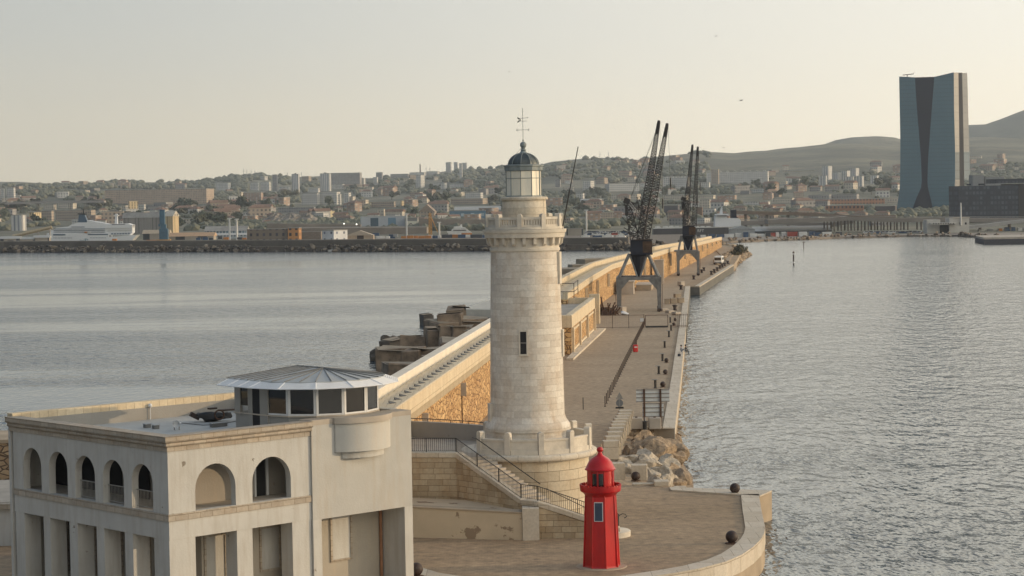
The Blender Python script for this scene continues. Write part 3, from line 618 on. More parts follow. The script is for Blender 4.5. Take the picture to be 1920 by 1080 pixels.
# ================================================================ STAIRCASE AND TERRACE
st = thing('staircase', 'stone staircase with iron railing climbing against the lighthouse drum', 'stairs', (0, 130, 2))
TZ = 6.36; A0 = Vector((-3.75, 132.2)); A1 = Vector((.35, 127.4)); B0 = Vector((1.35, 126.6)); B1 = Vector((6.35, 126.4)); LZ = 3.95
def slopewall(mb, p, q, z0a, z1a, z0b, z1b, th, side=1):
    d = (q-p).normalized(); n = Vector((-d.y, d.x))*th*side
    vs = [(p.x, p.y, z0a), (q.x, q.y, z0b), (q.x+n.x, q.y+n.y, z0b), (p.x+n.x, p.y+n.y, z0a), (p.x, p.y, z1a), (q.x, q.y, z1b), (q.x+n.x, q.y+n.y, z1b), (p.x+n.x, p.y+n.y, z1a)]
    return mb.add(vs, [(0, 3, 2, 1), (4, 5, 6, 7), (0, 1, 5, 4), (1, 2, 6, 5), (2, 3, 7, 6), (3, 0, 4, 7)])
W0 = Vector((-9.5, 133.0))
mb = MB(); slopewall(mb, W0, A0, 2, 6.34, 2, 6.34, .5); slopewall(mb, A0, A1, 2, 6.34, 2, LZ, .5); slopewall(mb, A1, B0, 2, LZ, 2, LZ, .5); slopewall(mb, B0, B1, 2, LZ, 2, 2.25, .5)
mb.build('side_wall', M_STAIRWALL, st, world=True)
def coping(p, q, za, zb, h=.33, th=.62):
    d = (q-p).normalized(); n = Vector((-d.y, d.x)); c = MB(); slopewall(c, p-n*.07, q-n*.07, za, za+h, zb, zb+h, th); c.build('coping', M_COPING, st, world=True, bevel=.03)
coping(W0, A0, 6.36, 6.36); coping(A0, A1, 6.36, LZ+.02); coping(A1, B0, LZ+.02, LZ+.02); coping(B0, B1, LZ+.02, 2.3)
def flight(p, q, za, zb, n, wdt=1.9):
    d = (q-p)/n; nn = Vector((-d.y, d.x)).normalized(); c = MB()
    for i in range(n):
        a = p+d*i+nn*.5; b_ = a+d; z = za+(zb-za)*(i+.5)/n+.1
        c.prism([(a.x, a.y), (b_.x, b_.y), (b_.x+nn.x*wdt, b_.y+nn.y*wdt), (a.x+nn.x*wdt, a.y+nn.y*wdt)], z-.6, z)
    c.build('steps', M_CONC, st, world=True)
flight(A0, A1, 6.3, LZ-.05, 15); flight(B0, B1, LZ-.05, 2.1, 12)
dl = (A1-A0).normalized(); nl = Vector((-dl.y, dl.x))
MB().prism([(A1.x, A1.y+.5), (B0.x, B0.y+.5), (B0.x+.6, B0.y+2.8), (A1.x+1.6, A1.y+3.4)], 2, LZ-.02).build('landing', M_CONC, st, world=True)
c = MB(); pp = [G(1160, 1003), G(1188, 1003)]; c.lathe([(1.15, 0), (1.15, .32), (1.05, .38), (0, .38)], 24, (5.9, 127.2)); c.v = [(x, y, z+2) for x, y, z in c.v]; c.build('bottom_step', M_CARVED, st, world=True, smooth=40)
def railing(name, parent, pts, h=.9, sp=.13, post=1.9, r=.014, balus=True, world=True, mat=M_BLACK):
    c = MB(); acc = 0
    for i in range(len(pts)-1):
        a, b_ = Vector(pts[i]), Vector(pts[i+1]); L_ = (b_-a).length; up = Vector((0, 0, 1))
        c.tube(a+up*h, b_+up*h, .026, 6); c.tube(a+up*.08, b_+up*.08, .016, 5)
        k = max(1, int(L_/sp))
        if balus:
            for j in range(k): p = a.lerp(b_, (j+.5)/k); c.tube(p+up*.08, p+up*h, r, 4)
        for j in range(max(1, int(L_/post))+1): p = a.lerp(b_, j/max(1, int(L_/post))); c.tube(p, p+up*h, .026, 6)
    return c.build(name, mat, parent, world=world)
cz = .33
railing('railing', st, [(W0.x, W0.y+.2, 6.36+cz), (A0.x, A0.y+.2, 6.36+cz), (A1.x, A1.y+.25, LZ+.02+cz), (B0.x, B0.y+.25, LZ+.02+cz), (B1.x-.1, B1.y+.2, 2.3+cz-.05)])
hi = [(A0.x+1.0, A0.y+2.6, 7.35), (A0.x+1.3, A0.y+1.75, 7.35), (A1.x+1.2, A1.y+2.2, LZ+1.0)]
MB().path(hi, .03, 6).build('handrail', M_BLACK, st, world=True)
e1 = Vector((6.35, 127.9, 2.38)); c = MB(); c.path([(1.9, 128.6, LZ+.85), (5.9, 128.0, 2.85), (6.6, 127.9, 3.25), (6.8, 127.9, 3.2), (6.85, 127.9, 3.05), (6.7, 127.9, 2.98)], .025, 6); c.tube(e1, e1+Vector((0, 0, .85)), .03, 6); c.tube(e1+Vector((-.35, 0, -.1)), e1+Vector((-.35, 0, .75)), .02, 6)
c.build('end_handrail', M_BLACK, st, world=True)
# terrace behind the stair wall
o = MB().prism([(-14, 133.55), (-3.6, 132.75), (-1.9, 133.6), (-1.6, 140), (-2.2, 141.6), (-4.5, 143.5), (-8, 145.3), (-14, 147)], 2, 6.33).build('terrace', M_CONC); structure(o)
cwl = thing('terrace_wall', 'low curved grey wall with a thin iron rail behind the terrace left of the lighthouse', 'wall', (-6, 143, 6.3))
path_ = [(-14, 147.2), (-10.5, 146.0), (-8, 144.9), (-6, 143.9), (-4.4, 142.9), (-3.1, 141.9), (-2.1, 140.9)]
MB().sweep(path_, [(0, 2), (0, 7.42), (-.35, 7.42), (-.35, 2)]).build('wall', M_GREYW, cwl, world=True)
c = MB(); c.path([(x, y+.2, 7.62) for x, y in path_], .03, 5)
for x, y in path_: c.tube((x, y+.2, 7.4), (x, y+.2, 7.62), .025, 5)
c.build('rail', M_BLACK, cwl, world=True)
# patched low plaster wall at the foot of the stairs
pw = thing('retaining_wall', 'low cream plaster wall with peeling brown patches at the foot of the stairs', 'wall', (-5, 127.5, 2))
mb = MB(); mb.add([(-11, 128.9, 1.9), (.38, 126.1, 1.9), (.38, 131, 1.9), (-11, 132.95, 1.9), (-11, 128.9, 3.98), (.38, 126.1, 3.62), (.38, 131, 3.62), (-11, 132.95, 3.98)], [(0, 3, 2, 1), (4, 5, 6, 7), (0, 1, 5, 4), (1, 2, 6, 5), (2, 3, 7, 6), (3, 0, 4, 7)])
mb.build('wall', M_PLASTER2, pw, world=True)
mb = MB(); mb.add([(-11, 128.84, 3.99), (.42, 126.04, 3.63), (.42, 127.3, 3.63), (-11, 129.4, 3.99), (-11, 128.84, 4.07), (.42, 126.04, 3.71), (.42, 127.3, 3.71), (-11, 129.4, 4.07)], [(0, 3, 2, 1), (4, 5, 6, 7), (0, 1, 5, 4), (1, 2, 6, 5), (2, 3, 7, 6), (3, 0, 4, 7)])
mb.build('coping', M_CONC_T, pw, world=True)
MB().box(.40, 1.42, 125.95, 127.2, 2, LZ+.0).build('corner_pier', M_COPING, pw, world=True)
# ================================================================ PORT BUILDING (white, arcaded)
BA = math.radians(43.3); BO = Vector((-17.13, 102.17, 2.0))
pb = thing('port_building', 'big white two storey arcaded port building with a glazed lookout room on its roof', 'building', BO, BA)
def bz(z): return z-2
def arcade(mb, L0, L1, z0, zt, th, arches, axis='x'):
    """wall of thickness th along an axis with round arches (centre, width, sill z, spring z)"""
    def blk(a, b_, za, zb):
        if b_-a < 1e-4: return
        if axis == 'x': mb.box(a, b_, 0, th, za, zb)
        else: mb.box(0, th, a, b_, za, zb)
    cur = L0
    for c, w_, zs, sp in sorted(arches):
        blk(cur, c-w_/2, z0, zt); 
        if zs > z0: blk(c-w_/2, c+w_/2, z0, zs)
        n = 14; r = w_/2
        for i in range(n):
            t0, t1 = PI-PI*i/n, PI-PI*(i+1)/n
            a, za = c+r*math.cos(t0), sp+r*math.sin(t0); b_, zb = c+r*math.cos(t1), sp+r*math.sin(t1)
            if axis == 'x': p = [(a, 0, za), (b_, 0, zb), (b_, 0, zt), (a, 0, zt)]; mb.extr(p, (0, 0, 0), (0, th, 0))
            else: p = [(0, a, za), (0, b_, zb), (0, b_, zt), (0, a, zt)]; mb.extr(p, (0, 0, 0), (th, 0, 0))
        cur = c+w_/2
    blk(cur, L1, z0, zt); return mb
D_ = 14.9; ZB0, ZB1, ZC = bz(7.15), bz(7.5), bz(10.62)
mb = MB(); arcade(mb, .4, 8.85, ZB1, ZC, .4, [(2.82, 2.46, ZB1+.02, bz(8.54)), (6.32, 2.46, ZB1+.02, bz(8.54))], 'x')
mb.build('front_arcade', M_PLASTER, pb)
LA = [(12.95, 1.86), (10.3, 1.86), (7.66, 1.92), (4.97, 1.96), (2.32, 1.9)]
mb = MB(); arcade(mb, 0, D_, ZB1, ZC, .4, [(c, w_, ZB1+.02, bz(9.83)-w_/2) for c, w_ in LA], 'y'); mb.build('side_arcade', M_PLASTER, pb)
mb = MB(); mb.sweep([(0, D_), (0, 0), (8.85, 0)], [(.06, ZB0), (.06, ZB1), (-.6, ZB1), (-.6, ZB0)]); mb.build('stone_course', M_BAND, pb)
mb = MB(); mb.sweep([(0, D_), (0, 0), (8.85, 0)], [(.0, bz(6.22)), (.0, ZB0), (-.7, ZB0), (-.7, bz(6.22))]); mb.build('floor_beam', M_PLASTER, pb)
MB().box(.7, 8.84, .7, D_, bz(6.75), bz(7.45)).build('upper_floor', M_CONC, pb)
for i, (a, b_) in enumerate([(.0, 1.55), (4.08, 5.05), (7.6, 8.84)]): MB().box(a, b_, .02, 1.0 if i else .75, 0, bz(6.22)).build('pillar', M_PLASTER, pb)
for a, b_ in [(3.3, 4.04), (5.98, 6.69), (8.55, 9.34), (11.28, 11.94), (13.94, 14.85)]: MB().box(.02, 1.0, a, b_, 0, bz(6.22)).build('pillar', M_PLASTER, pb)
MB().box(.02, 1.0, .76, 1.38, 0, bz(6.22)).build('pillar', M_PLASTER, pb)
# inner core with shuttered windows and doors
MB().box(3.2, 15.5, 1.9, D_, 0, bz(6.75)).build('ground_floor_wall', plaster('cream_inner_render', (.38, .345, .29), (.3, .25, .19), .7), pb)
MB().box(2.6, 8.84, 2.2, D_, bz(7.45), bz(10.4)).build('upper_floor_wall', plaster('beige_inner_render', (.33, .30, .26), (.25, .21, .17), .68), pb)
def wframe(par, x0, x1, z0, z1, y, axis='x', mat=M_BAND, pan=None, t=.12):
    c = MB()
    for a, b_, za, zb in ((x0-t, x0, z0-t, z1+t), (x1, x1+t, z0-t, z1+t), (x0, x1, z1, z1+t), (x0, x1, z0-t, z0)):
        (c.box(a, b_, y-.09, y+.02, za, zb) if axis == 'x' else c.box(y-.09, y+.02, a, b_, za, zb))
    w_ = c.build('window', mat, par)
    c = MB(); (c.box(x0, x1, y-.04, y+.01, z0, z1) if axis == 'x' else c.box(y-.04, y+.01, x0, x1, z0, z1)); c.build('shutter', pan or M_PLASTER, w_)
    return w_
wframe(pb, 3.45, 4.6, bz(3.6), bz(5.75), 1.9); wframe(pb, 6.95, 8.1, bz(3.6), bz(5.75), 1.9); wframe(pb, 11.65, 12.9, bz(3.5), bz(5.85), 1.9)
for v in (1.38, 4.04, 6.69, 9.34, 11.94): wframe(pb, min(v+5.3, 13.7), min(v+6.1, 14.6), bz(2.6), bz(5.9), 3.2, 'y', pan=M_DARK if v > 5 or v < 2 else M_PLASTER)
c = MB(); c.box(6.75, 6.85, 2.05, 2.2, bz(7.45), bz(9.55)); c.box(7.5, 7.65, 2.05, 2.2, bz(7.45), bz(9.55)); c.box(6.85, 7.5, 2.05, 2.2, bz(9.4), bz(9.55)); dr = c.build('door', M_WINF, pb)
MB().box(6.85, 7.5, 2.12, 2.19, bz(7.46), bz(9.4)).build('door_opening', M_DARK, dr)
for v, _ in LA: 
    c = MB(); c.box(2.5, 2.62, min(v+3.2, 13.9), min(v+4.35, 14.8), bz(7.46), bz(10.0)); c.build('door', M_DARK, pb)
for c_, w_ in LA[2:]:                                            # balustrades in three side arches
    c = MB(); a, b_ = c_-w_/2, c_+w_/2; x = .3
    c.tube((x, a, ZB1+.95), (x, b_, ZB1+.95), .028, 5); c.tube((x, a, ZB1+.12), (x, b_, ZB1+.12), .02, 5)
    for j in range(15): y = a+(b_-a)*(j+.5)/15; c.tube((x, y, ZB1+.12), (x, y, ZB1+.95), .012, 4)
    c.build('balustrade', M_GREYP, pb)
# lookout block (right third of the front)
ZT = bz(11.42)
MB().box(8.86, 15.7, -.12, 1.0, bz(6.18), bz(11.15)).build('block_wall', plaster('smooth_white_render', (.45, .445, .42), (.26, .22, .17), .72), pb)
MB().box(8.86, 15.7, -.14, .9, bz(11.151), ZT).build('block_cap', M_CONC, pb)
MB().box(8.86, 9.42, -.12, 1.9, 0, bz(6.18)).build('pillar', M_PLASTER, pb)
MB().box(15.13, 15.7, -.12, 1.9, 0, bz(6.18)).build('pillar', M_PLASTER, pb)
MB().box(9.42, 15.12, 1.0, 1.9, bz(6.0), bz(6.18)).build('soffit', M_PLASTER, pb)
MB().box(8.86, 15.68, 1.0, D_, bz(6.19), bz(10.28)).build('block_side_wall', M_PLASTER, pb)
MB().box(15.2, 15.69, 1.0, D_, bz(10.5), ZT).build('side_parapet', M_PLASTER, pb)
MB().tube((15.0, 1.78, .1), (15.0, 1.78, bz(6.0)), .085, 10).build('drainpipe', M_TERRA, pb)
# projecting round bay in two steps
cx, cy_, Rb = 12.26, 1.35, 2.45
bay = MB().lathe([(Rb, bz(9.62)), (Rb, bz(11.0))], 36, (cx, cy_), math.radians(220), math.radians(320)); bay.add([], [])
def seg(mb, R, hw, z0, z1):
    a0 = -math.acos(hw/R); a1 = -PI-a0; pts_ = [(cx+R*math.cos(a1+(a0-a1)*i/24), cy_+R*math.sin(a1+(a0-a1)*i/24)) for i in range(25)]
    pts_ = [(x, y) for x, y in pts_]+[(cx+hw, .0), (cx-hw, .0)]; mb.prism(pts_, z0, z1); return mb
seg(MB(), 2.57, 1.98, bz(11.13), bz(11.445)).build('bay_cap', M_CONC, pb)
seg(MB(), 2.45, 1.88, bz(9.62), bz(11.128)).build('round_bay', plaster('bay_white_render', (.50, .49, .455), (.36, .31, .25), .75), pb, smooth=30)
seg(MB(), 2.1, 1.42, bz(9.24), bz(9.618)).build('bay_lower_step', M_PLASTER, pb, smooth=30)
# cornice, parapet, roof
cp = [(.0, ZC), (.06, ZC), (.06, ZC+.22), (.14, ZC+.24), (.2, ZC+.32), (.16, ZC+.42), (.24, ZC+.46), (.3, ZC+.5), (.3, bz(11.34)), (.34, bz(11.4)), (-.45, bz(11.4)), (-.45, ZC)]
MB().sweep([(0, D_+.3), (0, 0), (8.85, 0)], cp).build('cornice', M_BAND, pb)
MB().box(.45, 15.2, .9, D_, bz(10.3), bz(10.5)).build('roof_deck', M_DECK, pb)
MB().box(.45, 15.2, D_, D_+.25, bz(10.3), bz(11.2)).build('rear_parapet', M_GREYW, pb)
MB().box(0, 15.7, D_+.001, D_+.55, bz(11.2), bz(11.56)).build('rear_coping', M_PARAPET, pb)
MB().box(0, 15.7, D_+.26, D_+.5, 0, bz(11.2)).build('rear_wall', M_PLASTER, pb)
# lookout room: stadium plan
lr = MB(); RG = 3.38; fc = (12.35, 3.85)
def stadium(R, yb=6.6, n=10, off=0.0, a_step=None):
    pts_ = [(fc[0]-R, yb)]+[(fc[0]-R*math.cos(PI*i/n), fc[1]-R*math.sin(PI*i/n)) for i in range(n+1)]+[(fc[0]+R, yb)]
    return pts_
NS = 7
plan = stadium(RG, 6.7, NS)
lk = MB().prism(plan, bz(10.5), bz(11.40)).build('lookout_room', M_GREYW, pb)
MB().prism(stadium(RG-.75, 6.6, NS), bz(11.40), bz(13.2)).build('room_interior', plain('dim_interior', (.10, .07, .045), .7, .5, .8), lk)
MB().prism(stadium(RG+.12, 6.75, NS), bz(11.401), bz(11.47)).build('window_sill', M_CONC, lk)
for i in range(len(plan)-1):
    a, b_ = Vector(plan[i]), Vector(plan[i+1]); d = (b_-a).normalized(); nn = Vector((d.y, -d.x)); an = math.atan2(d.y, d.x); L_ = (b_-a).length
    if i == 0:
        # left flank: door with glazed leaf and a dark opening
        k = (a+b_)/2
        c = MB(); c.obox((a.x, a.lerp(b_, .1).y, bz(12.3)), .18, .5, 1.9, 0); c.obox((a.x, a.lerp(b_, .93).y, bz(11.9)), .14, .7, 2.8, 0); c.obox((a.x, a.lerp(b_, .5).y, bz(11.9)), .14, .4, 2.8, 0); c.build('flank_wall', M_GREYW, lk)
        c = MB(); c.obox((a.x-.02, a.lerp(b_, .70).y, bz(11.75)), .06, 1.5, 2.4, 0); c.build('door_opening', M_DARK, lk)
        c = MB(); c.obox((a.x, a.lerp(b_, .28).y, bz(12.45)), .06, 1.4, 1.2, 0); c.build('pane', M_GLASS, lk); continue
    fr = MB()
    for t in (0, 1):
        p = a.lerp(b_, t); fr.obox((p.x+d.x*(.06 if t == 0 else -.06), p.y+d.y*(.06 if t == 0 else -.06), bz(12.31)), .12, .12, 1.68, an)
    for z in (11.52, 13.08): fr.obox((*((a+b_)/2), bz(z)), L_, .11, .09, an)
    f_ = fr.build('window_frame', M_WINF, lk)
    MB().obox((*((a+b_)/2-nn*.0), bz(12.31)), L_-.2, .03, 1.5, an).build('pane', M_GLASS, f_)
MB().prism(stadium(RG+.05, 6.7, NS), bz(13.12), bz(13.24)).build('eave_board', M_WINF, lk)
# roof sheets: ridge from front focus to the back
RE = 3.75; ev = stadium(RE, 6.9, NS*2); zr, ze = bz(13.74), bz(13.30); rf = (12.6, 3.55); rbk = (12.6, 5.9)
rm = MB(); nE = len(ev); vs = [(x, y, ze) for x, y in ev]+[(rf[0], rf[1], zr), (rbk[0], rbk[1], zr)]; fs = []
for i in range(nE-1):
    a, b_ = i, i+1
    if i == 0: fs.append((a, b_, nE, nE+1))
    elif i == nE-2: fs.append((a, b_, nE+1, nE))
    else: fs.append((a, b_, nE))
fs.append((nE-1, 0, nE+1)); vs2 = [(x, y, z-.1) for x, y, z in vs]; fs2 = [tuple(reversed([q+len(vs) for q in f])) for f in fs]
rm.add(vs+vs2, fs+fs2+[(i, i+len(vs), (i+1) % nE+len(vs), (i+1) % nE) for i in range(nE)]); roof_ = rm.build('roof', M_ZINC, lk)
sm = MB()
for i in range(1, nE-1): sm.tube((ev[i][0], ev[i][1], ze+.03), (rf[0], rf[1], zr+.03), .025, 4)
for sx, e0 in ((-1, ev[0]), (1, ev[-1])):
    for j in range(1, 5):
        t = j/5; y = fc[1]+(6.9-fc[1])*t; yr = min(rbk[1], fc[1]+(rbk[1]-fc[1])*t*1.0); sm.tube((fc[0]+sx*RE, y, ze+.03), (rf[0], yr, zr+.03), .025, 4)
sm.tube((*rf, zr+.03), (*rbk, zr+.03), .035, 5); sm.tube((ev[0][0], ev[0][1], ze+.03), (*rbk, zr+.03), .03, 4); sm.tube((ev[-1][0], ev[-1][1], ze+.03), (*rbk, zr+.03), .03, 4)
sm.build('seam', M_STEEL, roof_)
# sunshade panels on brackets round the eave
ai = stadium(RE+.02, 6.8, NS); ao = stadium(RE+.80, 6.8, NS)
for i in range(len(ai)-1):
    a, b_, c_, d_ = [Vector((*p, 0)) for p in (ai[i], ai[i+1], ao[i+1], ao[i])]
    if i == 0 or i == len(ai)-2: parts_ = 3
    else: parts_ = 1
    for q in range(parts_):
        aw = MB(); t0, t1 = q/parts_+.015, (q+1)/parts_-.015
        for s_ in range(7):
            k0, k1 = s_/7, (s_+.78)/7; zk = lambda k: bz(13.25)-.26*k
            p = [a.lerp(b_, t0).lerp(d_.lerp(c_, t0), k0), a.lerp(b_, t1).lerp(d_.lerp(c_, t1), k0), a.lerp(b_, t1).lerp(d_.lerp(c_, t1), k1), a.lerp(b_, t0).lerp(d_.lerp(c_, t0), k1)]
            top = [(v.x, v.y, zk(k)+.02) for v, k in zip(p, (k0, k0, k1, k1))]; bot = [(v.x, v.y, zk(k)-.01) for v, k in zip(p, (k0, k0, k1, k1))]
            aw.add(bot+top, [(0, 3, 2, 1), (4, 5, 6, 7), (0, 1, 5, 4), (1, 2, 6, 5), (2, 3, 7, 6), (3, 0, 4, 7)])
        for t in (t0, t1):
            p0 = a.lerp(b_, t); p1 = d_.lerp(c_, t); aw.tube((p0.x, p0.y, bz(13.26)), (p1.x, p1.y, bz(12.99)), .035, 4)
        p0 = d_.lerp(c_, t0); p1 = d_.lerp(c_, t1); aw.tube((p0.x, p0.y, bz(12.99)), (p1.x, p1.y, bz(12.99)), .03, 4)
        aw.build('sunshade', M_AWN, lk)
# things standing on the roof
def bw_pt(u, v, z): return BO+Matrix.Rotation(BA, 3, 'Z') @ Vector((u, v, z-2))
dk = 10.5
cm = thing('winch', 'black tarpaulin covered winch with a round drum lying on the roof deck', 'winch', G(402, 790, dk), math.radians(12))
r_ = rock_mb(31, 3, .5, .6); r_.v = [(x*1.0+(.25*noise.noise(Vector((x*3, y*3, z*3)))), y*.55, max(0, .30+z*.62+.12*noise.noise(Vector((x*5, y*5, z*5))))) for x, y, z in r_.v]; r_.build('tarpaulin', M_BLACK, cm, smooth=50)
c = MB()
for k in range(18): a, b_ = 2*PI*k/18, 2*PI*(k+1)/18; c.tube((.25+.26*math.cos(a), -.56, .42+.26*math.sin(a)), (.25+.26*math.cos(b_), -.56, .42+.26*math.sin(b_)), .05, 5)
c.build('drum', M_RUST, cm)
c = MB(); c.obox((-1.1, -.05, .35), .55, .3, .26, .2, .5); c.obox((.7, .1, .62), .9, .35, .08, .3); c.obox((-.1, 0, .74), .5, .25, .1, .5); c.build('frame', M_BOLL, cm)
for i, (px, py, rot, lab) in enumerate(((327, 806, .6, 'white horn loudspeaker on the roof edge, left of its twin'), (336, 806, -.5, 'white horn loudspeaker on the roof edge, turned to the right'))):
    sp_ = thing('loudspeaker', lab, 'loudspeaker', G(px, py, dk), rot)
    MB().tube((0, 0, 0), (0, 0, .30), .03, 6).build('stand', M_GREYP, sp_)
    MB().lathe([(.05, -.16), (.06, 0), (.10, .1), (.20, .2), (.21, .2), (.04, .02)], 14).build('horn', M_WINF, sp_, loc=(0, 0, .34)).rotation_euler = (PI/2, 0, 0)
for i, (px, py, w_, lab) in enumerate(((276, 802, .36, 'small grey roof box, the left one near the front parapet'), (292, 804, .34, 'small grey roof box, the middle one near the front parapet'), (410, 800, 1.0, 'long low grey roof upstand beside the winch'))):
    b0 = thing('roof_box', lab, 'box', G(px, py, dk), .7); MB().box(-w_/2, w_/2, -.14, .14, 0, .2).build('casing', M_STEEL, b0, bevel=.02); MB().box(-w_/2-.02, w_/2+.02, -.16, .16, .2, .24).build('lid', M_ZINC, b0)
rc = thing('camera_mast', 'white security camera on the rear parapet of the roof', 'camera', bw_pt(8.8, 14.8, 10.5)); MB().tube((0, 0, 0), (0, 0, .7), .03, 6).build('post', M_WINF, rc); MB().sphere((0, 0, .8), .13, 12, 8).build('dome', M_WINF, rc, smooth=40)
cb = bpy.data.curves.new('cable', 'CURVE')
bpy.data.curves.remove(cb)
c = MB(); pp = [G(x, y, dk+.03) for x, y in ((340, 793), (380, 797), (415, 796), (430, 792), (445, 789), (462, 788))]; c.path(pp, .02, 5); o = tag(top_obj(c.build('cable', M_BLACK)), 'thin black cable lying loose across the roof deck', 'cable')
# ---- annex and brown wall at the far left
an_ = thing('annex', 'low flat white annex with a stone topped terrace left of the arcaded building', 'building', (-33, 131, 2))
MB().box(-60, -24.5, 127.2, 133, 2, 4.3).build('wall', M_PLASTER, an_, world=True)
MB().box(-60, -24.3, 126.9, 133.2, 4.3, 4.62).build('stone_edge', M_BAND, an_, world=True)
MB().box(-60, -24.6, 127.5, 138, 4.6, 4.66).build('terrace_floor', M_CONC, an_, world=True)
bwall = thing('rubble_wall', 'tall brown rubble stone wall behind the low annex at the left edge', 'wall', (-40, 151, 2))
MB().prism([(-75, 150), (-18, 150), (-14, 153), (-14, 156), (-75, 156)], 1.5, 5.75).build('wall', M_RUB2, bwall, world=True)
MB().prism([(-75, 149.9), (-18, 149.9), (-13.9, 153), (-13.9, 156.2), (-75, 156.2)], 5.75, 6.0).build('coping', M_CONC_T, bwall, world=True)
# ================================================================ SEA WALL OF THE MOLE
sw = thing('sea_wall', 'long golden rubble sea wall with a cream parapet and corbel course behind the lighthouse', 'sea wall', (-5, 200, 2))
Y0, Y1 = 128, 277
pth = [(wl(Y1), Y1), (wl(Y0), Y0)]                               # travelling towards the camera: right side is seaward (west)
SEAW = [(0, -2), (0, 7.3), (2.9, 7.3), (2.9, -2)]
MB().sweep(pth, SEAW).build('wall', M_RUB, sw, world=True)
MB().sweep(pth, [(-.30, 7.80), (-.30, 8.9), (-.22, 8.95), (.9, 8.95), (.9, 8.6), (2.3, 8.6), (2.3, 7.3), (.0, 7.3), (0, 7.75)]).build('parapet', M_PARAPET, sw, world=True)
MB().sweep(pth, [(2.31, 7.3), (2.31, 9.28), (2.36, 9.34), (3.2, 9.34), (3.25, 9.28), (3.25, -1), (2.91, -1), (2.91, 7.3)]).build('outer_parapet', plain('pale_outer_parapet', (.70, .64, .54), .8, .1, .6, bmp=.01), sw, world=True)
dv = (Vector(pth[0])-Vector(pth[1])).normalized(); nr = Vector((dv.y, -dv.x))
cb_ = MB(); n = int((Y1-Y0)/.52)
for i in range(n):
    p = Vector(pth[1])+dv*(i+.5)*.52; q = p+nr*.10; an = math.atan2(dv.y, dv.x); cb_.obox((q.x, q.y, 7.52), .26, .34, .56, an); 
o = cb_.build('corbel_course', M_PARAPET, sw, world=True)
for i in range(38):                                              # black wedges put in for the triangular shadows along the parapet walk
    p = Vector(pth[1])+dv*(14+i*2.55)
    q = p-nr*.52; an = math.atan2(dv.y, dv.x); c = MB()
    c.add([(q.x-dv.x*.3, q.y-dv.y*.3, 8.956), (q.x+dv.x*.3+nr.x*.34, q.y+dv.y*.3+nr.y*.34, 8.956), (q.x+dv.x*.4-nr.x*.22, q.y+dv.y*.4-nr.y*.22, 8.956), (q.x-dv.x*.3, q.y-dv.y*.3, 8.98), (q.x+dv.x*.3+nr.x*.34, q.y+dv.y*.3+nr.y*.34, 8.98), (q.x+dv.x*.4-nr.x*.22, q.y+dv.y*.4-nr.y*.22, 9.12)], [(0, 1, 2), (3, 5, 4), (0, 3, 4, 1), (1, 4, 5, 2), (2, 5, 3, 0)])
    c.build('shadow_wedge', M_BLACK, sw, world=True)
for y in (154, 179):                                             # water spouts and stains down the wall
    x = wl(y); c = MB(); c.box(x-.1, x+.45, y-.22, y+.22, 5.9, 7.0); sp_ = c.build('spout', M_CONC, sw, world=True)
    MB().add([(x+.02, y, 2.3), (x+.10, y-.06, 2.3), (x+.10, y+.06, 2.3), (x+.02, y, 5.9), (x+.10, y-.06, 5.9), (x+.10, y+.06, 5.9)], [(0, 1, 2), (3, 5, 4), (0, 3, 4, 1), (1, 4, 5, 2), (2, 5, 3, 0)]).build('drain_pipe', M_RUST, sp_, loc=None, world=False)
for ch in bpy.data.objects:
    if ch.name.startswith('drain_pipe'): ch.location = -sw.location
# bastion (guardhouse) beside the wall
bs = thing('bastion', 'flat roofed stone bastion block with cream parapet and panelled walls right of the lighthouse', 'building', (8, 300, 2))
f0, f1 = Vector((7.75, 276)), Vector((12.75, 324)); db = (f1-f0).normalized(); nb = Vector((-db.y, db.x))
W_B = 5.2
def bpoly(o=0.0, a=0.0, b=0.0): 
    p0 = f0-nb*o-db*a; p1 = f1-nb*o+db*b
    return [tuple(p0), tuple(p1), tuple(p1+nb*(W_B+o)), tuple(p0+nb*(W_B+o))]
MB().prism(bpoly(), 0, 5.65).build('wall', M_RUB, bs, world=True)
MB().prism(bpoly(), 5.65, 6.35).build('roof_deck', M_CONC, bs, world=True)
c = MB(); q = [f0+nb*W_B, f0, f1, f1+nb*W_B]; c.sweep([tuple(x) for x in q], [(.15, 5.6), (.15, 7.2), (.05, 7.25), (-.75, 7.25), (-.75, 5.66), (-.02, 5.66)]); c.build('parapet', M_PARAPET, bs, world=True)
for t in (0.02, .30, .62, .96):
    p = f0.lerp(f1, t); MB().obox((p.x-nb.x*.12, p.y-nb.y*.12, 3.8), 1.0, .5, 3.6, math.atan2(db.y, db.x)).build('buttress', M_PARAPET, bs, world=True)
for t0, t1 in ((.05, .27), (.34, .58), (.66, .92)):
    p = f0.lerp(f1, (t0+t1)/2); L_ = (f1-f0).length*(t1-t0)
    c = MB(); c.obox((p.x-nb.x*.06, p.y-nb.y*.06, 5.2), L_, .25, .3, math.atan2(db.y, db.x)); c.obox((p.x-nb.x*.06, p.y-nb.y*.06, 2.5), L_, .25, .3, math.atan2(db.y, db.x)); c.build('panel_frame', M_PARAPET, bs, world=True)
c = MB(); p = f1+db*1.2; c.obox((p.x, p.y+0, 5.4), 1.4, 1.6, 4.6, math.atan2(db.y, db.x)); c.build('end_pier', M_PARAPET, bs, world=True)
c = MB(); p = f0+nb*2.2-db*.12; c.obox((p.x, p.y, 3.3), .3, 1.6, 2.6, math.atan2(db.y, db.x)); c.build('doorway', M_DARK, bs, world=True)
c = MB(); p0 = f0-db*10; c.prism([tuple(p0-nb*1.0), tuple(f1+db*3-nb*1.6), tuple(f1+db*3-nb*.1), tuple(p0-nb*.1)], 2.0, 2.28); c.build('plinth_step', M_COPING, bs, world=True)
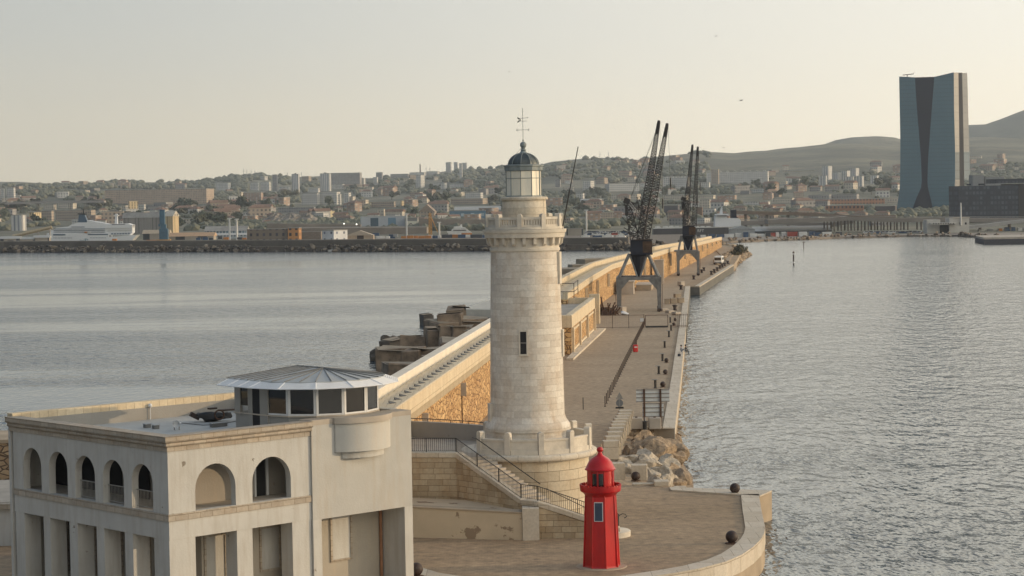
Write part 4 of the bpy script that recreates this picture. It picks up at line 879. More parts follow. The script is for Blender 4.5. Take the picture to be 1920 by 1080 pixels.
c = MB(); r0 = f0+nb*W_B; c.add([(r0.x, r0.y+1, 6.35), (r0.x-3, r0.y+1.3, 6.35), (r0.x-1.0, r0.y+30, 8.8), (r0.x+2.2, r0.y+30, 8.8), (r0.x, r0.y+1, 5.0), (r0.x-3, r0.y+1.3, 5.0), (r0.x-1.0, r0.y+30, 5.0), (r0.x+2.2, r0.y+30, 5.0)], [(0, 1, 2, 3), (7, 6, 5, 4), (0, 4, 5, 1), (1, 5, 6, 2), (2, 6, 7, 3), (3, 7, 4, 0)])
c.build('ramp', M_CONC, bs, world=True)
# far wall
fw = thing('sea_wall', 'golden rubble sea wall with pale coping running from the cranes to the far tip of the mole', 'sea wall', (30, 500, 2))
fp = [(83.56, 826.0, 6.4), (56.71, 648, 8.1), (44.04, 564, 9.1), (35, 505, 9.3), (27, 470, 8.9), (21.4, 443, 8.6), (14.3, 380, 8.4), (8.5, 322, 8.2)]
fp3 = list(reversed(fp))
def ribbon(pts3, prof, name, mat, par):
    c = MB(); m = len(prof); n = len(pts3)
    for i, p in enumerate(pts3):
        a = Vector(pts3[max(0, i-1)][:2]); b_ = Vector(pts3[min(n-1, i+1)][:2]); d = (b_-a).normalized(); nn = Vector((-d.y, d.x))
        for o_, zf in prof: 
            z = zf if not isinstance(zf, tuple) else p[2]+zf[0]
            c.v.append((p[0]+nn.x*o_, p[1]+nn.y*o_, z))
    for i in range(n-1):
        for k in range(m): c.f.append((i*m+k, i*m+(k+1) % m, (i+1)*m+(k+1) % m, (i+1)*m+k))
    c.f += [tuple(range(m-1, -1, -1)), tuple(range((n-1)*m, n*m))]
    return c.build(name, mat, par, world=True)
ribbon(fp3, [(0, -2), (0, (-1.1,)), (5.5, (-1.1,)), (5.5, -2)], 'wall', M_RUB, fw)
ribbon(fp3, [(-.12, (-1.1,)), (-.12, (.0,)), (.7, (.0,)), (.7, (-.9,)), (3.9, (-.9,)), (3.9, (-1.1,))], 'parapet', M_PARAPET, fw)
ribbon(fp3, [(3.95, (-1.1,)), (3.95, (.35,)), (4.9, (.35,)), (4.9, (-1.1,))], 'outer_parapet', M_PARAPET, fw)
for i in range(len(fp3)-1):
    a, b_ = Vector(fp3[i]), Vector(fp3[i+1]); k = max(1, int((b_-a).length/26))
    for j in range(k):
        p = a.lerp(b_, (j+.5)/k); MB().box(p.x+.05, p.x+.5, p.y-.3, p.y+.3, 4.5, p.z-1.4).build('pilaster', M_PARAPET, fw, world=True)
ld = thing('platform_railing', 'dark iron railing round the end of the wall walk beside the lighthouse shaft', 'railing', (7, 330, 8))
c = MB()
for z in (8.3, 9.6): c.path([(5.5, 322, z), (9.6, 322, z), (10.6, 334, z)], .06, 5)
for p in ((5.5, 322), (7.5, 322), (9.6, 322), (10.6, 334)): c.tube((*p, 7.3), (*p, 9.6), .06, 5)
c.build('rails', M_BOLL, ld, world=True)
plat = thing('concrete_platform', 'low flat pale concrete platform in the sea behind the stacked blocks left of the lighthouse', 'platform', (-2, 375, 0))
a, b_ = G(868, 580, 3.6), G(922, 561, 3.6)
MB().prism([(a.x, a.y), (3.0, a.y-6), (8, a.y+25), (b_.x, b_.y)], -2, 3.2).build('base', M_CONC_D, plat, world=True)
MB().prism([(a.x-.2, a.y-.3), (3.2, a.y-6.4), (8, a.y+25.2), (b_.x-.3, b_.y+.2)], 2.2, 3.62).build('slab', plain('pale_slab', (.66, .60, .50), .85, .12, .4), plat, world=True)
# ================================================================ THINGS ON THE MOLE
def ball_bollard(p, r, label, group):
    t = thing('bollard', label, 'bollard', p, group=group)
    MB().lathe([(r*1.15, 0), (r*1.1, r*.12), (r*.55, r*.2)], 20).build('foot', M_RUST, t, smooth=40)
    MB().sphere((0, 0, r*1.12), r, 24, 16).build('ball', M_BOLL, t, smooth=60); return t
ball_bollard(G(1372, 1019), .37, 'large black ball bollard near the curved quay edge, right of the red tower', 'large ball bollards on the quay head')
ball_bollard(G(1378, 926), .36, 'large black ball bollard at the far north corner of the quay head', 'large ball bollards on the quay head')
ball_bollard(G(781, 1081), .37, 'black ball bollard beside the right foot of the white arcaded building', 'large ball bollards on the quay head')
ball_bollard(G(1192, 902), .33, 'black ball bollard in front of the pale stone blocks behind the red tower', 'large ball bollards on the quay head')
for i, (px, py, r) in enumerate(((1243, 726, .30), (1247.6, 702, .28), (1249.7, 680, .28), (1263.5, 611, .27), (1266, 602, .27))):
    ball_bollard(G(px, py), r, ['round mooring bollard just behind the big signboard', 'round mooring bollard, second beyond the signboard', 'round mooring bollard, third beyond the signboard', 'round mooring bollard just before the fence end', 'round mooring bollard just behind the fence end'][i], 'round mooring bollards along the mole')
nn_ = ['first', 'second', 'third', 'fourth', 'fifth', 'sixth', 'seventh']
for i, (px, py) in enumerate(((1229, 728), (1235.5, 701), (1242.5, 677), (1246.5, 652), (1254.5, 632), (1258.5, 620), (1257, 605))):
    t = thing('service_post', 'black service post with a pale flat cap, the %s one counted from the signboard' % nn_[i], 'post', G(px, py), -.1, 'black capped service posts along the mole')
    MB().lathe([(.20, 0), (.20, .05), (.15, .1), (.15, .85), (.18, .9)], 12).build('post', M_BLACK, t)
    MB().box(-.42, .22, -.16, .16, .9, .98).build('cap', M_GREYP, t)
for i, (px, py) in enumerate(((1334, 515), (1339.6, 511.5), (1345, 508), (1350, 504), (1354.5, 501.5), (1359, 499), (1364.7, 495), (1265.6, 582), (1277, 543), (1276, 536), (1301, 524), (1316, 512), (1320, 508))):
    t = thing('bollard', ('small dark bollard in the row beyond the second crane, %s from the camera end' % nn_[i]) if i < 7 else ['small dark bollard on the quay right of the first crane', 'small dark bollard at the step of the quay edge, nearer one', 'small dark bollard at the step of the quay edge, farther one', 'small dark bollard in front of the second crane feet', 'small dark bollard behind the right foot of the second crane', 'small dark bollard farthest right of the second crane'][i-7], 'bollard', G(px, py), group='small bollards along the far mole')
    MB().lathe([(.5, 0), (.42, .1), (.3, .2), (.3, .7), (.48, .8), (.48, .95), (.2, 1.05)], 12).build('post', M_BOLL, t, smooth=40)
# row of thin marker posts
q0, q1 = G(1134.5, 762.5), G(1209.5, 608)
post0 = None
for i in range(44):
    t = i/43; tt = t**1.0; p = q0.lerp(q1, tt)
    if post0 is None:
        post0 = thing('marker_post', 'thin dark brown post, nearest in the long diagonal row across the roadway', 'post', p, group='long diagonal row of thin posts')
        MB().tube((0, 0, 0), (0, 0, 1.06), .05, 6).build('shaft', M_BOLL, post0); MB().tube((0, 0, 0), (0, 0, .05), .12, 8).build('foot', M_BOLL, post0)
    else: copy_tree(post0, loc=p, label='thin dark brown post in the long diagonal row, with identical posts on either side' if i < 43 else 'thin dark brown post, farthest in the long diagonal row, by the fence', group='long diagonal row of thin posts')
t = thing('marker_post', 'single thin black post standing alone on the roadway right of the lighthouse', 'post', G(1093.5, 768)); MB().tube((0, 0, 0), (0, 0, 1.2), .045, 6).build('shaft', M_BLACK, t)
# red and white object leaning in the row of posts
t = thing('water_barrier', 'small red plastic road barrier standing in the row of thin posts', 'barrier', G(1191.5, 660), .2)
MB().box(-.32, .32, -.22, .22, 0, 1.0).build('body', M_RED, t, bevel=.08); MB().box(-.2, .2, -.24, .24, .6, .75).build('white_band', M_WINF, t); MB().tube((.2, .3, .0), (.25, .4, 1.7), .09, 6).build('post', M_BOLL, t)
# signboards seen from behind
sb = thing('signboard', 'large roadside signboard seen from behind, pale ribbed panels on two brown posts', 'sign', (12.6, 187.5, 2))
def sg(px, py, Y=187.5): return P(px, py, Y)
for px in (1208.5, 1239): p = sg(px, 800); q = sg(px, 729); MB().box(p.x-.08, p.x+.08, 187.3, 187.5, 1.9, q.z).build('post', M_RUST, sb, world=True)
for nm_, x0, x1, y0, y1 in (('upper_panel', 1193, 1255, 730, 753), ('lower_panel', 1205, 1244, 756, 781)):
    a, b_ = sg(x0, y1), sg(x1, y0); n = 3; pn = MB()
    for j in range(n): z0 = a.z+(b_.z-a.z)*j/n; z1 = a.z+(b_.z-a.z)*(j+1)/n; pn.box(a.x, b_.x, 187.52, 187.56, z0+.02, z1-.01)
    pn_ = pn.build(nm_, M_SIGNB, sb, world=True); rb = MB()
    for j in range(n+1): z0 = a.z+(b_.z-a.z)*j/n; rb.box(a.x, b_.x, 187.42, 187.515, z0-.045, z0+.045)
    r2 = rb.build('rib', M_GREYP, pn_, world=False); r2.location = -sb.location
for i, (x0, x1) in enumerate(((1183, 1204), (1217, 1239))):
    a, b_ = G(x0, 805), G(x1, 803); t = thing('concrete_block', ['grey concrete block at the left foot of the big signboard', 'grey concrete block at the right foot of the big signboard'][i], 'block', ((a.x+b_.x)/2, a.y+.5, 2)); w_ = b_.x-a.x
    MB().box(-w_/2, w_/2, -.5, .5, 0, 1.0).build('block', M_CONC, t, bevel=.05); MB().tube((0, 0, 1.0), (0, 0, 1.08), .12, 6).build('lifting_eye', M_RUST, t)
t = thing('litter_bin', 'small black bin between the two concrete blocks of the signboard', 'bin', G(1210, 806)); MB().lathe([(.22, 0), (.25, .75), (.27, .78), (.2, .8), (.0, .8)], 12).build('body', M_BLACK, t); MB().tube((0, 0, .8), (0, .1, 1.1), .05, 6).build('cap', M_GREYP, t)
# traffic sign from behind
ts = thing('road_sign', 'traffic sign post seen from behind with a triangle over a round disc', 'sign', G(1162, 786)); s1 = 1/19.5
MB().tube((0, 0, 0), (0, 0, 2.45), .04, 8).build('post', M_GREYP, ts)
MB().extr([(-.37, -.03, 1.87), (.37, -.03, 1.87), (0, -.03, 2.55)], (0, 0, 0), (0, .02, 0)).build('triangle', M_GREYP, ts)
MB().tube((0, -.03, 1.52), (0, -.01, 1.52), .34, 24).build('disc', plain('sign_back', (.16, .17, .18), .5), ts); MB().box(-.38, .38, -.04, -.015, 1.0, 1.17).build('plate', M_BLACK, ts)
# fence and gate across the mole
fz = G(1120, 617).y
fn = thing('mesh_fence', 'thin see-through metal fence crossing the mole in front of the first crane', 'fence', (14, 330, 2))
xs = [G(x, 615).x for x in (1112, 1148, 1179, 1208)]; c = MB()
for z in (.15, 2.05): c.tube((xs[0], 330, 2+z), (xs[-1], 330, 2+z), .03, 4)
c.build('top_rail', M_RUST, fn, world=True)
for x in xs: MB().tube((x, 330, 2), (x, 330, 4.2), .045, 6).build('post', M_RUST, fn, world=True)
c = MB(); x = xs[0]
while x < xs[-1]: c.tube((x, 330, 2.15), (x, 330, 4.0), .008, 3); x += .35
c.build('mesh', M_GREYP, fn, world=True)
gt = thing('gate', 'wide metal sliding gate with a heavy black bottom bar beside the mesh fence', 'gate', (20, 329, 2))
x0, x1 = G(1211, 616).x, G(1254, 616).x; c = MB(); c.tube((x0, 329, 4.05), (x1, 329, 4.05), .05, 4); c.tube((x0, 329, 2.2), (x0, 329, 4.05), .05, 5); c.tube((x1, 329, 2.2), (x1, 329, 4.05), .05, 5); c.build('frame', M_RUST, gt, world=True)
MB().box(x0, x1, 328.9, 329.1, 2.08, 2.35).build('bottom_bar', M_BLACK, gt, world=True)
fr_ = thing('end_fence', 'brown metal fence panel closing the gap between the gate and the quay edge', 'fence', (24, 328.5, 2)); x2 = G(1287, 616).x; c = MB()
for z in (2.2, 2.4, 4.05, 4.2): c.tube((x1+.6, 328, z), (x2+.4, 328, z), .03, 4)
x = x1+.6
while x < x2+.4: c.tube((x, 328, 2.1), (x, 328, 4.2), .02, 4); x += .3
c.build('panel', M_RUST, fr_, world=True)
t = thing('notice', 'small white notice hung on the fence panel left of the gate', 'notice', (G(1196, 606).x-.1, 329.9, 3.0)); MB().box(-.28, .28, -.02, 0, 0, .55).build('sheet', M_WINF, t); MB().box(-.3, .3, 0, .02, -.02, .57).build('backing', M_GREYP, t)
# concrete cubes by the quay edge, debris
for i, (px, py) in enumerate(((1251, 570), (1263, 569), (1276, 568), (1270, 560), (1245, 583), (1256, 587), (1268, 590), (1277, 536), (1166, 586))):
    t = thing('concrete_cube', ['brown concrete cube right of the first crane leg', 'brown concrete cube, middle of the three in a line right of the first crane', 'brown concrete cube, nearest the water right of the first crane', 'brown concrete cube set back behind the line of three cubes', 'flat grey concrete cube beside the front foot of the first crane', 'grey concrete cube between the first crane and the fence', 'grey concrete cube beside the quay coping behind the fence', 'pale concrete cube near the step in the quay edge', 'pale concrete cube at the left front foot of the first crane'][i], 'block', G(px, py), .1*i)
    s_ = .62 if i > 0 else .5; MB().box(-s_, s_, -s_, s_, 0, 1.05 if i < 4 or i > 6 else .5).build('block', M_CONC_T if i < 4 else M_CONC, t, bevel=.05)
# ---- stone blocks between roadway and rocks
r_ = random.Random(5)
nn10 = ['first', 'second', 'third', 'fourth', 'fifth', 'sixth', 'seventh', 'eighth', 'ninth', 'tenth']
row = [(1176, 800), (1174, 806), (1171, 811), (1168, 816), (1164, 822), (1162, 828), (1159, 835), (1156, 843), (1152, 852), (1148, 861)]
for i, (px, py) in enumerate(row):
    t = thing('stone_block', 'pale cut stone block in the stacked row above the rocks, %s from the far end' % nn10[i], 'stone block', G(px-6, py), .10+r_.uniform(-.06, .06), 'row of cut stone blocks')
    MB().box(-.55, .75, -.42, .42, 0, .95).build('block', M_COPING if i % 2 else M_STONE_L, t, bevel=.04)
    MB().box(-.50, .80, -.40, .44, .955, 1.5).build('upper_slab', M_COPING, t, bevel=.04)
for i, (px, py, w_, h_, d_, lab) in enumerate(((1157, 899, 1.1, 1.25, .9, 'grey cut stone cube just right of the red tower lantern'), (1199, 900, 1.15, 1.15, .9, 'pale stone cube behind the black ball bollard'), (1240, 910, 1.05, .35, 1.2, 'flat pale slab on the edge of the quay head by the rocks'), (1206, 909, 1.6, .12, .6, 'thin broken slab lying beside the ball bollard'), (1275, 915, .9, .12, .6, 'thin white slab at the corner between quay head and rocks'), (1196, 796, .9, .5, 1.8, 'tilted pale slab at the top of the rock slope'))):
    p = G(px, py); t = thing('stone_block', lab, 'stone block', p, r_.uniform(-.1, .1)); MB().box(-w_/2, w_/2, -d_/2, d_/2, 0, h_).build('block', M_COPING, t, bevel=.03)
# riprap: each big rock its own thing
M_ROCKN = plain('harbour_rock', (.30, .225, .15), .9, .5, 2.6, bmp=.16)
M_ROCKW = plain('white_harbour_rock', (.42, .365, .29), .9, .35, 2.8, bmp=.14)
big = [(1205, 820, 1.0), (1222, 812, .9), (1240, 818, 1.1), (1225, 832, 1.2), (1248, 835, 1.3), (1260, 828, .9), (1236, 852, 1.7), (1258, 850, 1.4), (1268, 862, 1.0), (1207, 840, 1.0), (1192, 830, .8), (1212, 855, 1.1), (1195, 850, .9), (1182, 862, .9), (1222, 872, 1.1), (1248, 878, 1.2), (1236, 890, 1.1), (1262, 890, 1.1), (1275, 898, 1.3), (1253, 902, .9), (1218, 888, .9), (1183, 880, .8), (1200, 872, 1.0), (1170, 868, .8), (1245, 864, .8), (1262, 874, .7), (1278, 884, .5), (1231, 903, .8), (1190, 812, .7), (1212, 805, .7), (1258, 815, .8), (1266, 842, .8), (1176, 845, .7), (1226, 845, .8), (1241, 843, .7), (1206, 864, .7), (1284, 903, .7), (1268, 908, .7), (1188, 840, .6), (1217, 823, .6)]
M_BASE = MB(); M_BASE.prism([(8.6, 186.0), (13.6, 185), (14.2, 176), (14.4, 168), (13.8, 160), (14.2, 153), (14.0, 147.2), (8.2, 148), (6.6, 150), (5.6, 158), (7.0, 172)], -2, [1.9, .6, .2, .1, .1, .1, .1, 1.7, 1.8, 1.8, 1.8]); o = M_BASE.build('rubble_bed', M_ROCKN); structure(o)
sz = [('large', 1.15), ('medium', .85), ('small', 0)]
for i, (px, py, s_) in enumerate(big):
    zz_ = 1.6-max(0, (px-1215)/55); p = G(px, py, zz_); k = rocks_hi[i % 6]; white = (py > 850 and px < 1255 and not (i in (6,)))
    szn = [n_ for n_, th in sz if s_ > th][0]; where = 'at the waterline' if px > 1250 else ('on the upper slope near the signboard' if py < 840 else ('low on the slope near the quay head' if py > 870 else 'in the middle of the slope'))
    o = MB(); m = Matrix.Rotation(i*1.7, 4, 'Z') @ Matrix.Rotation(i*2.3, 4, 'X') @ Matrix.Diagonal((s_*1.2, s_, s_*.8, 1)); o.add([m @ Vector(v) for v in k.v], k.f)
    lab = '%s %s rock %s of the riprap' % (szn, 'whitish' if white else 'brown', where); zb = min(v[2] for v in o.v); ob = o.build('boulder', M_ROCKW if white else M_ROCKN, loc=p+Vector((0, 0, -.1)))
    tag(ob, lab, 'rock', lab)
# small infill rocks
pts = []
for i in range(260):
    px, py = rnd.uniform(1165, 1280), rnd.uniform(800, 905)
    if px < 1165+(870-py)*.3: continue
    zz_ = 1.0-max(0, (px-1215)/55); pts.append(G(px, py, zz_))
o = scatter_rocks(pts, .2, .5, 9).build('small_rubble', M_ROCKN); o['kind'] = 'stuff'; tag(o, 'small broken stones filling the gaps between the riprap boulders', 'rubble')
# ---- big concrete armour blocks in the sea left of the sea wall: (px, py of top front middle, width px, height px, z top, yaw, depth m, kind)
M_BLKS = plain('brown_concrete', (.27, .20, .14), .95, .45, .9, bmp=.08)
AB = [(745, 655, 76, 32, 3.2, .1, 4), (815, 655, 42, 38, 4.2, -.1, 4), (780, 655, 34, 38, 4.3, .05, 4), (757, 685, 86, 26, 3.0, .0, 5), (850, 640, 60, 20, 4.6, .15, 5), (830, 668, 80, 28, 4.2, .08, 6), (872, 655, 60, 26, 4.6, .02, 5),
      (808, 617, 22, 25, 4.6, .15, 5), (828, 615, 24, 27, 4.9, -.05, 5), (852, 614, 26, 27, 5.0, .02, 5), (876, 616, 26, 26, 4.6, .1, 5), (905, 622, 40, 14, 5.0, .2, 6), (895, 640, 60, 16, 4.8, .1, 6), (770, 632, 50, 12, 3.4, -.15, 4), (825, 603, 44, 10, 4.0, .3, 5), (847, 590, 46, 14, 5.0, .05, 6), (858, 577, 34, 12, 4.6, -.1, 5), (738, 700, 24, 14, 1.4, .3, 3), (721, 655, 26, 22, 1.9, .2, 4),
      (735, 637, 24, 8, 2.4, -.3, 4), (800, 590, 20, 9, 2.0, .1, 4), (885, 600, 60, 14, 4.0, 0, 6), (800, 700, 50, 26, 3.2, .1, 5), (845, 700, 50, 26, 3.6, -.05, 5)]
for i, (px, py, w_, h_, zt, yaw, dp) in enumerate(AB):
    p = G(px, py, zt); sc = p.y/3900; W = w_*sc; Hh = max(h_*sc*1.15, zt+.6); t = thing('armour_block', '', 'concrete block', (p.x, p.y+dp/2, zt-Hh), yaw*1.6+r_.uniform(-.3, .3))
    dark = zt < 2.5
    tone = 'dark wet' if dark else 'brown'; szn = 'wide' if w_ > 55 else ('narrow' if w_ < 30 else 'medium')
    where = 'at the left tip of the heap' if px < 765 else ('in the nearest row beside the sea wall' if py > 650 else ('against the pale platform at the back' if py < 606 else 'in the middle of the heap'))
    t['label'] = '%s %s concrete armour block %s' % (szn, tone, where); t['group'] = t['label']
    MB().box(-W/2, W/2, -dp/2, dp/2, 0, Hh).build('block', M_CONC_D if dark else M_BLKS, t, bevel=.10)
    MB().box(-W/2*.96, W/2*.96, -dp/2*.96, dp/2*.96, Hh, Hh+.05).build('tan_top', M_CONC_T, t)  # thin tan cap, lighter than the block sides
    for ch in children(t): ch.rotation_euler = (r_.uniform(-.11, .11), r_.uniform(-.10, .10), 0)
for i, (px, py, s_) in enumerate(((735, 641, 1.3), (712, 668, 1.6), (733, 668, 1.6), (728, 690, 1.4), (750, 660, 1.5), (760, 645, 1.8), (780, 642, 1.5), (724, 636, 1.0), (745, 672, 1.4))):
    o = MB(); k = rocks_hi[i % 6]; o.add([(v[0]*s_, v[1]*s_, v[2]*s_*.8) for v in k.v], k.f); lab = 'dark sea washed rock at the left end of the armour blocks' ; ob = o.build('sea_rock', M_CONC_D, loc=G(px, py, .6)); tag(ob, lab, 'rock', 'dark rocks among the armour blocks')
# seaward blocks along the far wall, right of the lighthouse
for i in range(9):
    t_ = i/8; y = 360+t_*190; x = (14.3+(y-380)*.115)-9.5; t = thing('armour_block', 'grey concrete armour block in the line seaward of the far sea wall', 'concrete block', (x, y, -1), .3*i, 'armour blocks seaward of the far sea wall')
    MB().box(-2.2, 2.2, -5, 5, 0, 8.0+.4*math.sin(i*2)).build('block', M_CONC_T, t, bevel=.1)
# ================================================================ CRANES
def lattice(mb, a, b, w0, w1, n, r, d0=None, d1=None):
    a, b = Vector(a), Vector(b); ax = (b-a).normalized(); u = ax.cross(Vector((0, 1, 0))).normalized(); v = ax.cross(u).normalized()
    d0 = d0 or w0; d1 = d1 or w1; rings = []
    for i in range(n+1):
        t = i/n; c = a.lerp(b, t); w_ = w0+(w1-w0)*t; d = d0+(d1-d0)*t; rings.append([c+u*w_/2*sx+v*d/2*sy for sx, sy in ((-1, -1), (1, -1), (1, 1), (-1, 1))])
    for i in range(n):
        for k in range(4):
            mb.tube(rings[i][k], rings[i+1][k], r*1.5, 4); k2 = (k+1) % 4
            mb.tube(rings[i][k], rings[i+1][k2] if i % 2 else rings[i+1][k2], r, 3); mb.tube(rings[i][k2], rings[i+1][k], r, 3); mb.tube(rings[i+1][k], rings[i+1][k2], r, 3)
    return mb
def crane(label, loc, rot, kx=1.0, sw_=1.0, tall=False):
    t = thing('harbour_crane', label, 'crane', loc, rot, 'old portal cranes on the mole')
    W2, DP, ZB = (3.65, 8.5, 6.3) if not tall else (2.6, 6.0, 6.3)
    for sx in (-1, 1):
        for y in (0, DP):
            c = MB(); c.add([(sx*W2-.28, y-.35, .5), (sx*W2+.28, y-.35, .5), (sx*W2+.28, y+.35, .5), (sx*W2-.28, y+.35, .5), (sx*W2-.45, y-.45, ZB-.5), (sx*W2+.45, y-.45, ZB-.5), (sx*W2+.45, y+.45, ZB-.5), (sx*W2-.45, y+.45, ZB-.5)], [(0, 3, 2, 1), (4, 5, 6, 7), (0, 1, 5, 4), (1, 2, 6, 5), (2, 3, 7, 6), (3, 0, 4, 7)])
            lg = c.build('leg', M_STEEL, t); c = MB(); c.box(sx*W2-.4, sx*W2+.4, y-.9, y+.9, .12, .6)
            for q in (-.5, .5): c.tube((sx*W2-.15, y+q, .28), (sx*W2+.15, y+q, .28), .28, 10)
            c.build('bogie', M_BOLL, lg)
    for y in (0, DP):
        c = MB(); c.box(-W2-.45, W2+.45, y-.3, y+.3, ZB-.55, ZB)
        for sx in (-1, 1): c.extr([(sx*(W2-.4), y-.25, ZB-2.3), (sx*(W2-1.9), y-.25, ZB-.55), (sx*(W2-.4), y-.25, ZB-.55)], (0, 0, 0), (0, .5, 0))
        c.build('portal_beam', M_STEEL, t)
    c = MB()
    for sx in (-1, 1): c.box(sx*W2-.4, sx*W2+.4, .3, DP-.3, ZB-.5, ZB-.02); 
    c.build('side_beam', M_STEEL, t)
    c = MB()
    for q in range(9): c.box(-W2+.4, W2-.4, .5+q*.9, .9+q*.9, ZB-.1, ZB)
    c.build('deck', M_BOLL, t)
    c = MB(); ZS = 10.3
    for sx in (-1, 1):
        for y in (0, DP): MB().tube((sx*(W2-.1), y, ZB), (sx*1.75, DP/2+(y-DP/2)*.42, ZS), .30, 6).build('strut', M_STEEL, t)
        for y, y2 in ((0, .3), (DP, .7)): MB().tube((sx*.25, y, ZB), (sx*1.6, DP*y2, ZS), .16, 5).build('brace', M_STEEL, t)
    c = MB(); c.lathe([(.1, ZB-.2), (.55, ZB+.4), (1.6, ZS-.3), (1.95, ZS-.2), (1.95, ZS)], 14, (0, DP/2)); c.build('slewing_cone', M_NAVY, t)
    c = MB(); a0 = math.radians(18)
    c.obox((.5*kx, DP/2, ZS+1.35), 3.9*sw_, 5.0, 2.6, a0*0); c.box(-1.6*sw_+.5, 2.6*sw_, DP/2-2.8, DP/2+2.8, ZS-.02, ZS+.15); cab = c.build('machine_house', M_NAVY, t, bevel=.06)
    MB().box(.8*kx*1.0, 2.52*sw_, DP/2-2.56, DP/2-1.2, ZS+.35, ZS+2.4).build('rusty_panel', plain('dark_rust_panel', (.075, .045, .028), .9, .5, 1.5), cab)
    MB().box(-1.62*sw_+.5, 2.62*sw_, DP/2-2.7, DP/2+2.7, ZS+2.64, ZS+2.78).build('roof', M_BOLL, cab)
    zb = ZS+2.7
    T0 = (4.0, DP/2-.6, 34.3) if not tall else (1.5, DP/2-.6, 33.9); T1 = (5.5, DP/2+.8, 33.8) if not tall else (2.9, DP/2+.8, 33.4)
    for j, (B, T) in enumerate((((.3 if not tall else -.7, DP/2-.9, zb-.2), T0), ((1.3 if not tall else 1.7, DP/2+.9, zb-.2), T1))):
        c = MB(); mid = tuple(B[i]+(T[i]-B[i])*.42 for i in range(3)); lattice(c, B, mid, 1.15, 1.3*sw_, 12, .065, 1.2, 1.4); lattice(c, mid, T, 1.3*sw_, .45, 26, .055, 1.3, .5)
        bm_ = c.build('boom', M_LATT, t); d = (Vector(T)-Vector(B)).normalized(); c = MB(); c.tube(Vector(T)-d*2.2, Vector(T)+d*.1, .26, 6, .34); c.obox(T, .5, .3, .7, 0, .15); c.build('boom_head', M_LATT, bm_)
    # A-frame with counterweight lever reaching up and back
    c = MB(); kk = 1 if kx > .6 else .55
    lattice(c, (-.6*kk, DP/2, zb-.1), (-2.0*kk, DP/2, 20.0), 1.6, .9, 6, .05, 2.2, 1.4); lattice(c, (1.2*kk, DP/2, zb), (.2, DP/2, 20.8), 1.0, .7, 6, .045, 2.0, 1.0)
    for i in range(110):
        p = Vector((r_.uniform(-2.0, 1.6)*kk, DP/2+r_.uniform(-1.1, 1.1), r_.uniform(zb, 19.5))); q = p+Vector((r_.uniform(-1.3, 1.3)*kk, r_.uniform(-.8, .8), r_.uniform(-.6, 1.6))); c.tube(p, q, .06, 4)
    fa_ = c.build('a_frame', M_LATT, t)
    c = MB()
    for y in (-.7, .7):
        lattice(c, (-1.9*kk, DP/2+y, 20.2), (1.7*kk, DP/2+y, 15.6), .42, .42, 8, .03)
    c.build('counterweight_arm', M_LATTW, fa_)
    c = MB(); c.obox((-2.0*kk, DP/2, 20.1), 1.1, 2.2, 1.0, 0, .4); c.obox((-1.2*kk, DP/2, 19.6), .8, 1.8, .7, 0, .4); c.obox((-2.1*kk, DP/2, 18.4), .5, 1.6, 2.0); c.build('counterweight', M_LATT, fa_)
    c = MB()
    for y in (-.5, .5):
        c.tube((-1.1*kk, DP/2+y, 21.2), (3.5*kx, DP/2+y, 32.5), .022, 3); c.tube((-1.1*kk, DP/2+y, 21.0), (1.6*kx, DP/2+y, 26.5), .02, 3); c.tube((-1.4*kk, DP/2+y, 20.6), (3.9*kx, DP/2+y, 33.9), .02, 3)
    c.tube((T1[0]+.2, T1[1], T1[2]), (T1[0]+.5, T1[1], 22.2), .022, 3); c.tube((T1[0]-.9*kx, T1[1], T1[2]-3), (T1[0]-1.0*kx, T1[1], 16.5), .022, 3); c.tube((T0[0]+.2, T0[1], T0[2]), (T1[0]-1.05*kx, T1[1], 21), .016, 3)
    cb2 = c.build('cable', M_BLACK, t)
    c = MB(); c.tube((T1[0]+.5, T1[1], 24.2), (T1[0]+.5, T1[1], 22.6), .13, 6); c.tube((T1[0]+.5, T1[1], 22.6), (T1[0]+.55, T1[1], 22.0), .07, 5); c.build('hook_block', M_BLACK, cb2)
    c = MB(); c.tube((T1[0]-1.0*kx, T1[1], 20.4), (T1[0]-1.0*kx, T1[1], 18.6), .13, 6); c.build('hook_block', M_BLACK, cb2)
    for sx in (-1, 1):
        c = MB(); c.path([(sx*(W2+.6), y, .6+i*1.4) for i, y in enumerate((1, 3, 1.4, 3.4))], .04, 4)
        for yy in (2, 4, 6): c.tube((sx*(W2+.35), yy, .5), (sx*(W2+.35), yy+.2, ZB), .05, 4)
        c.build('ladder', M_RUST, t)
    if tall:
        c = MB(); c.box(-1.1, 1.2, DP/2-1.2, DP/2+1.2, ZB, ZS); c.build('slewing_column', M_NAVY, t)
        c = MB(); c.box(-W2-1.0, W2-.5, -.4, DP, ZB+.0, ZB+.35); c.build('walkway', M_STEEL, t)
    return t
p = G(1200, 587); crane('tall rusty lattice portal crane with twin booms, the nearer one on the mole', (p.x+.1, p.y+4, 2), math.radians(-4))
p = G(1293, 518); crane('tall lattice portal crane farther along the mole, navy machine house and upright booms', (p.x, p.y+4, 2), math.radians(-5), .42, .82, True)
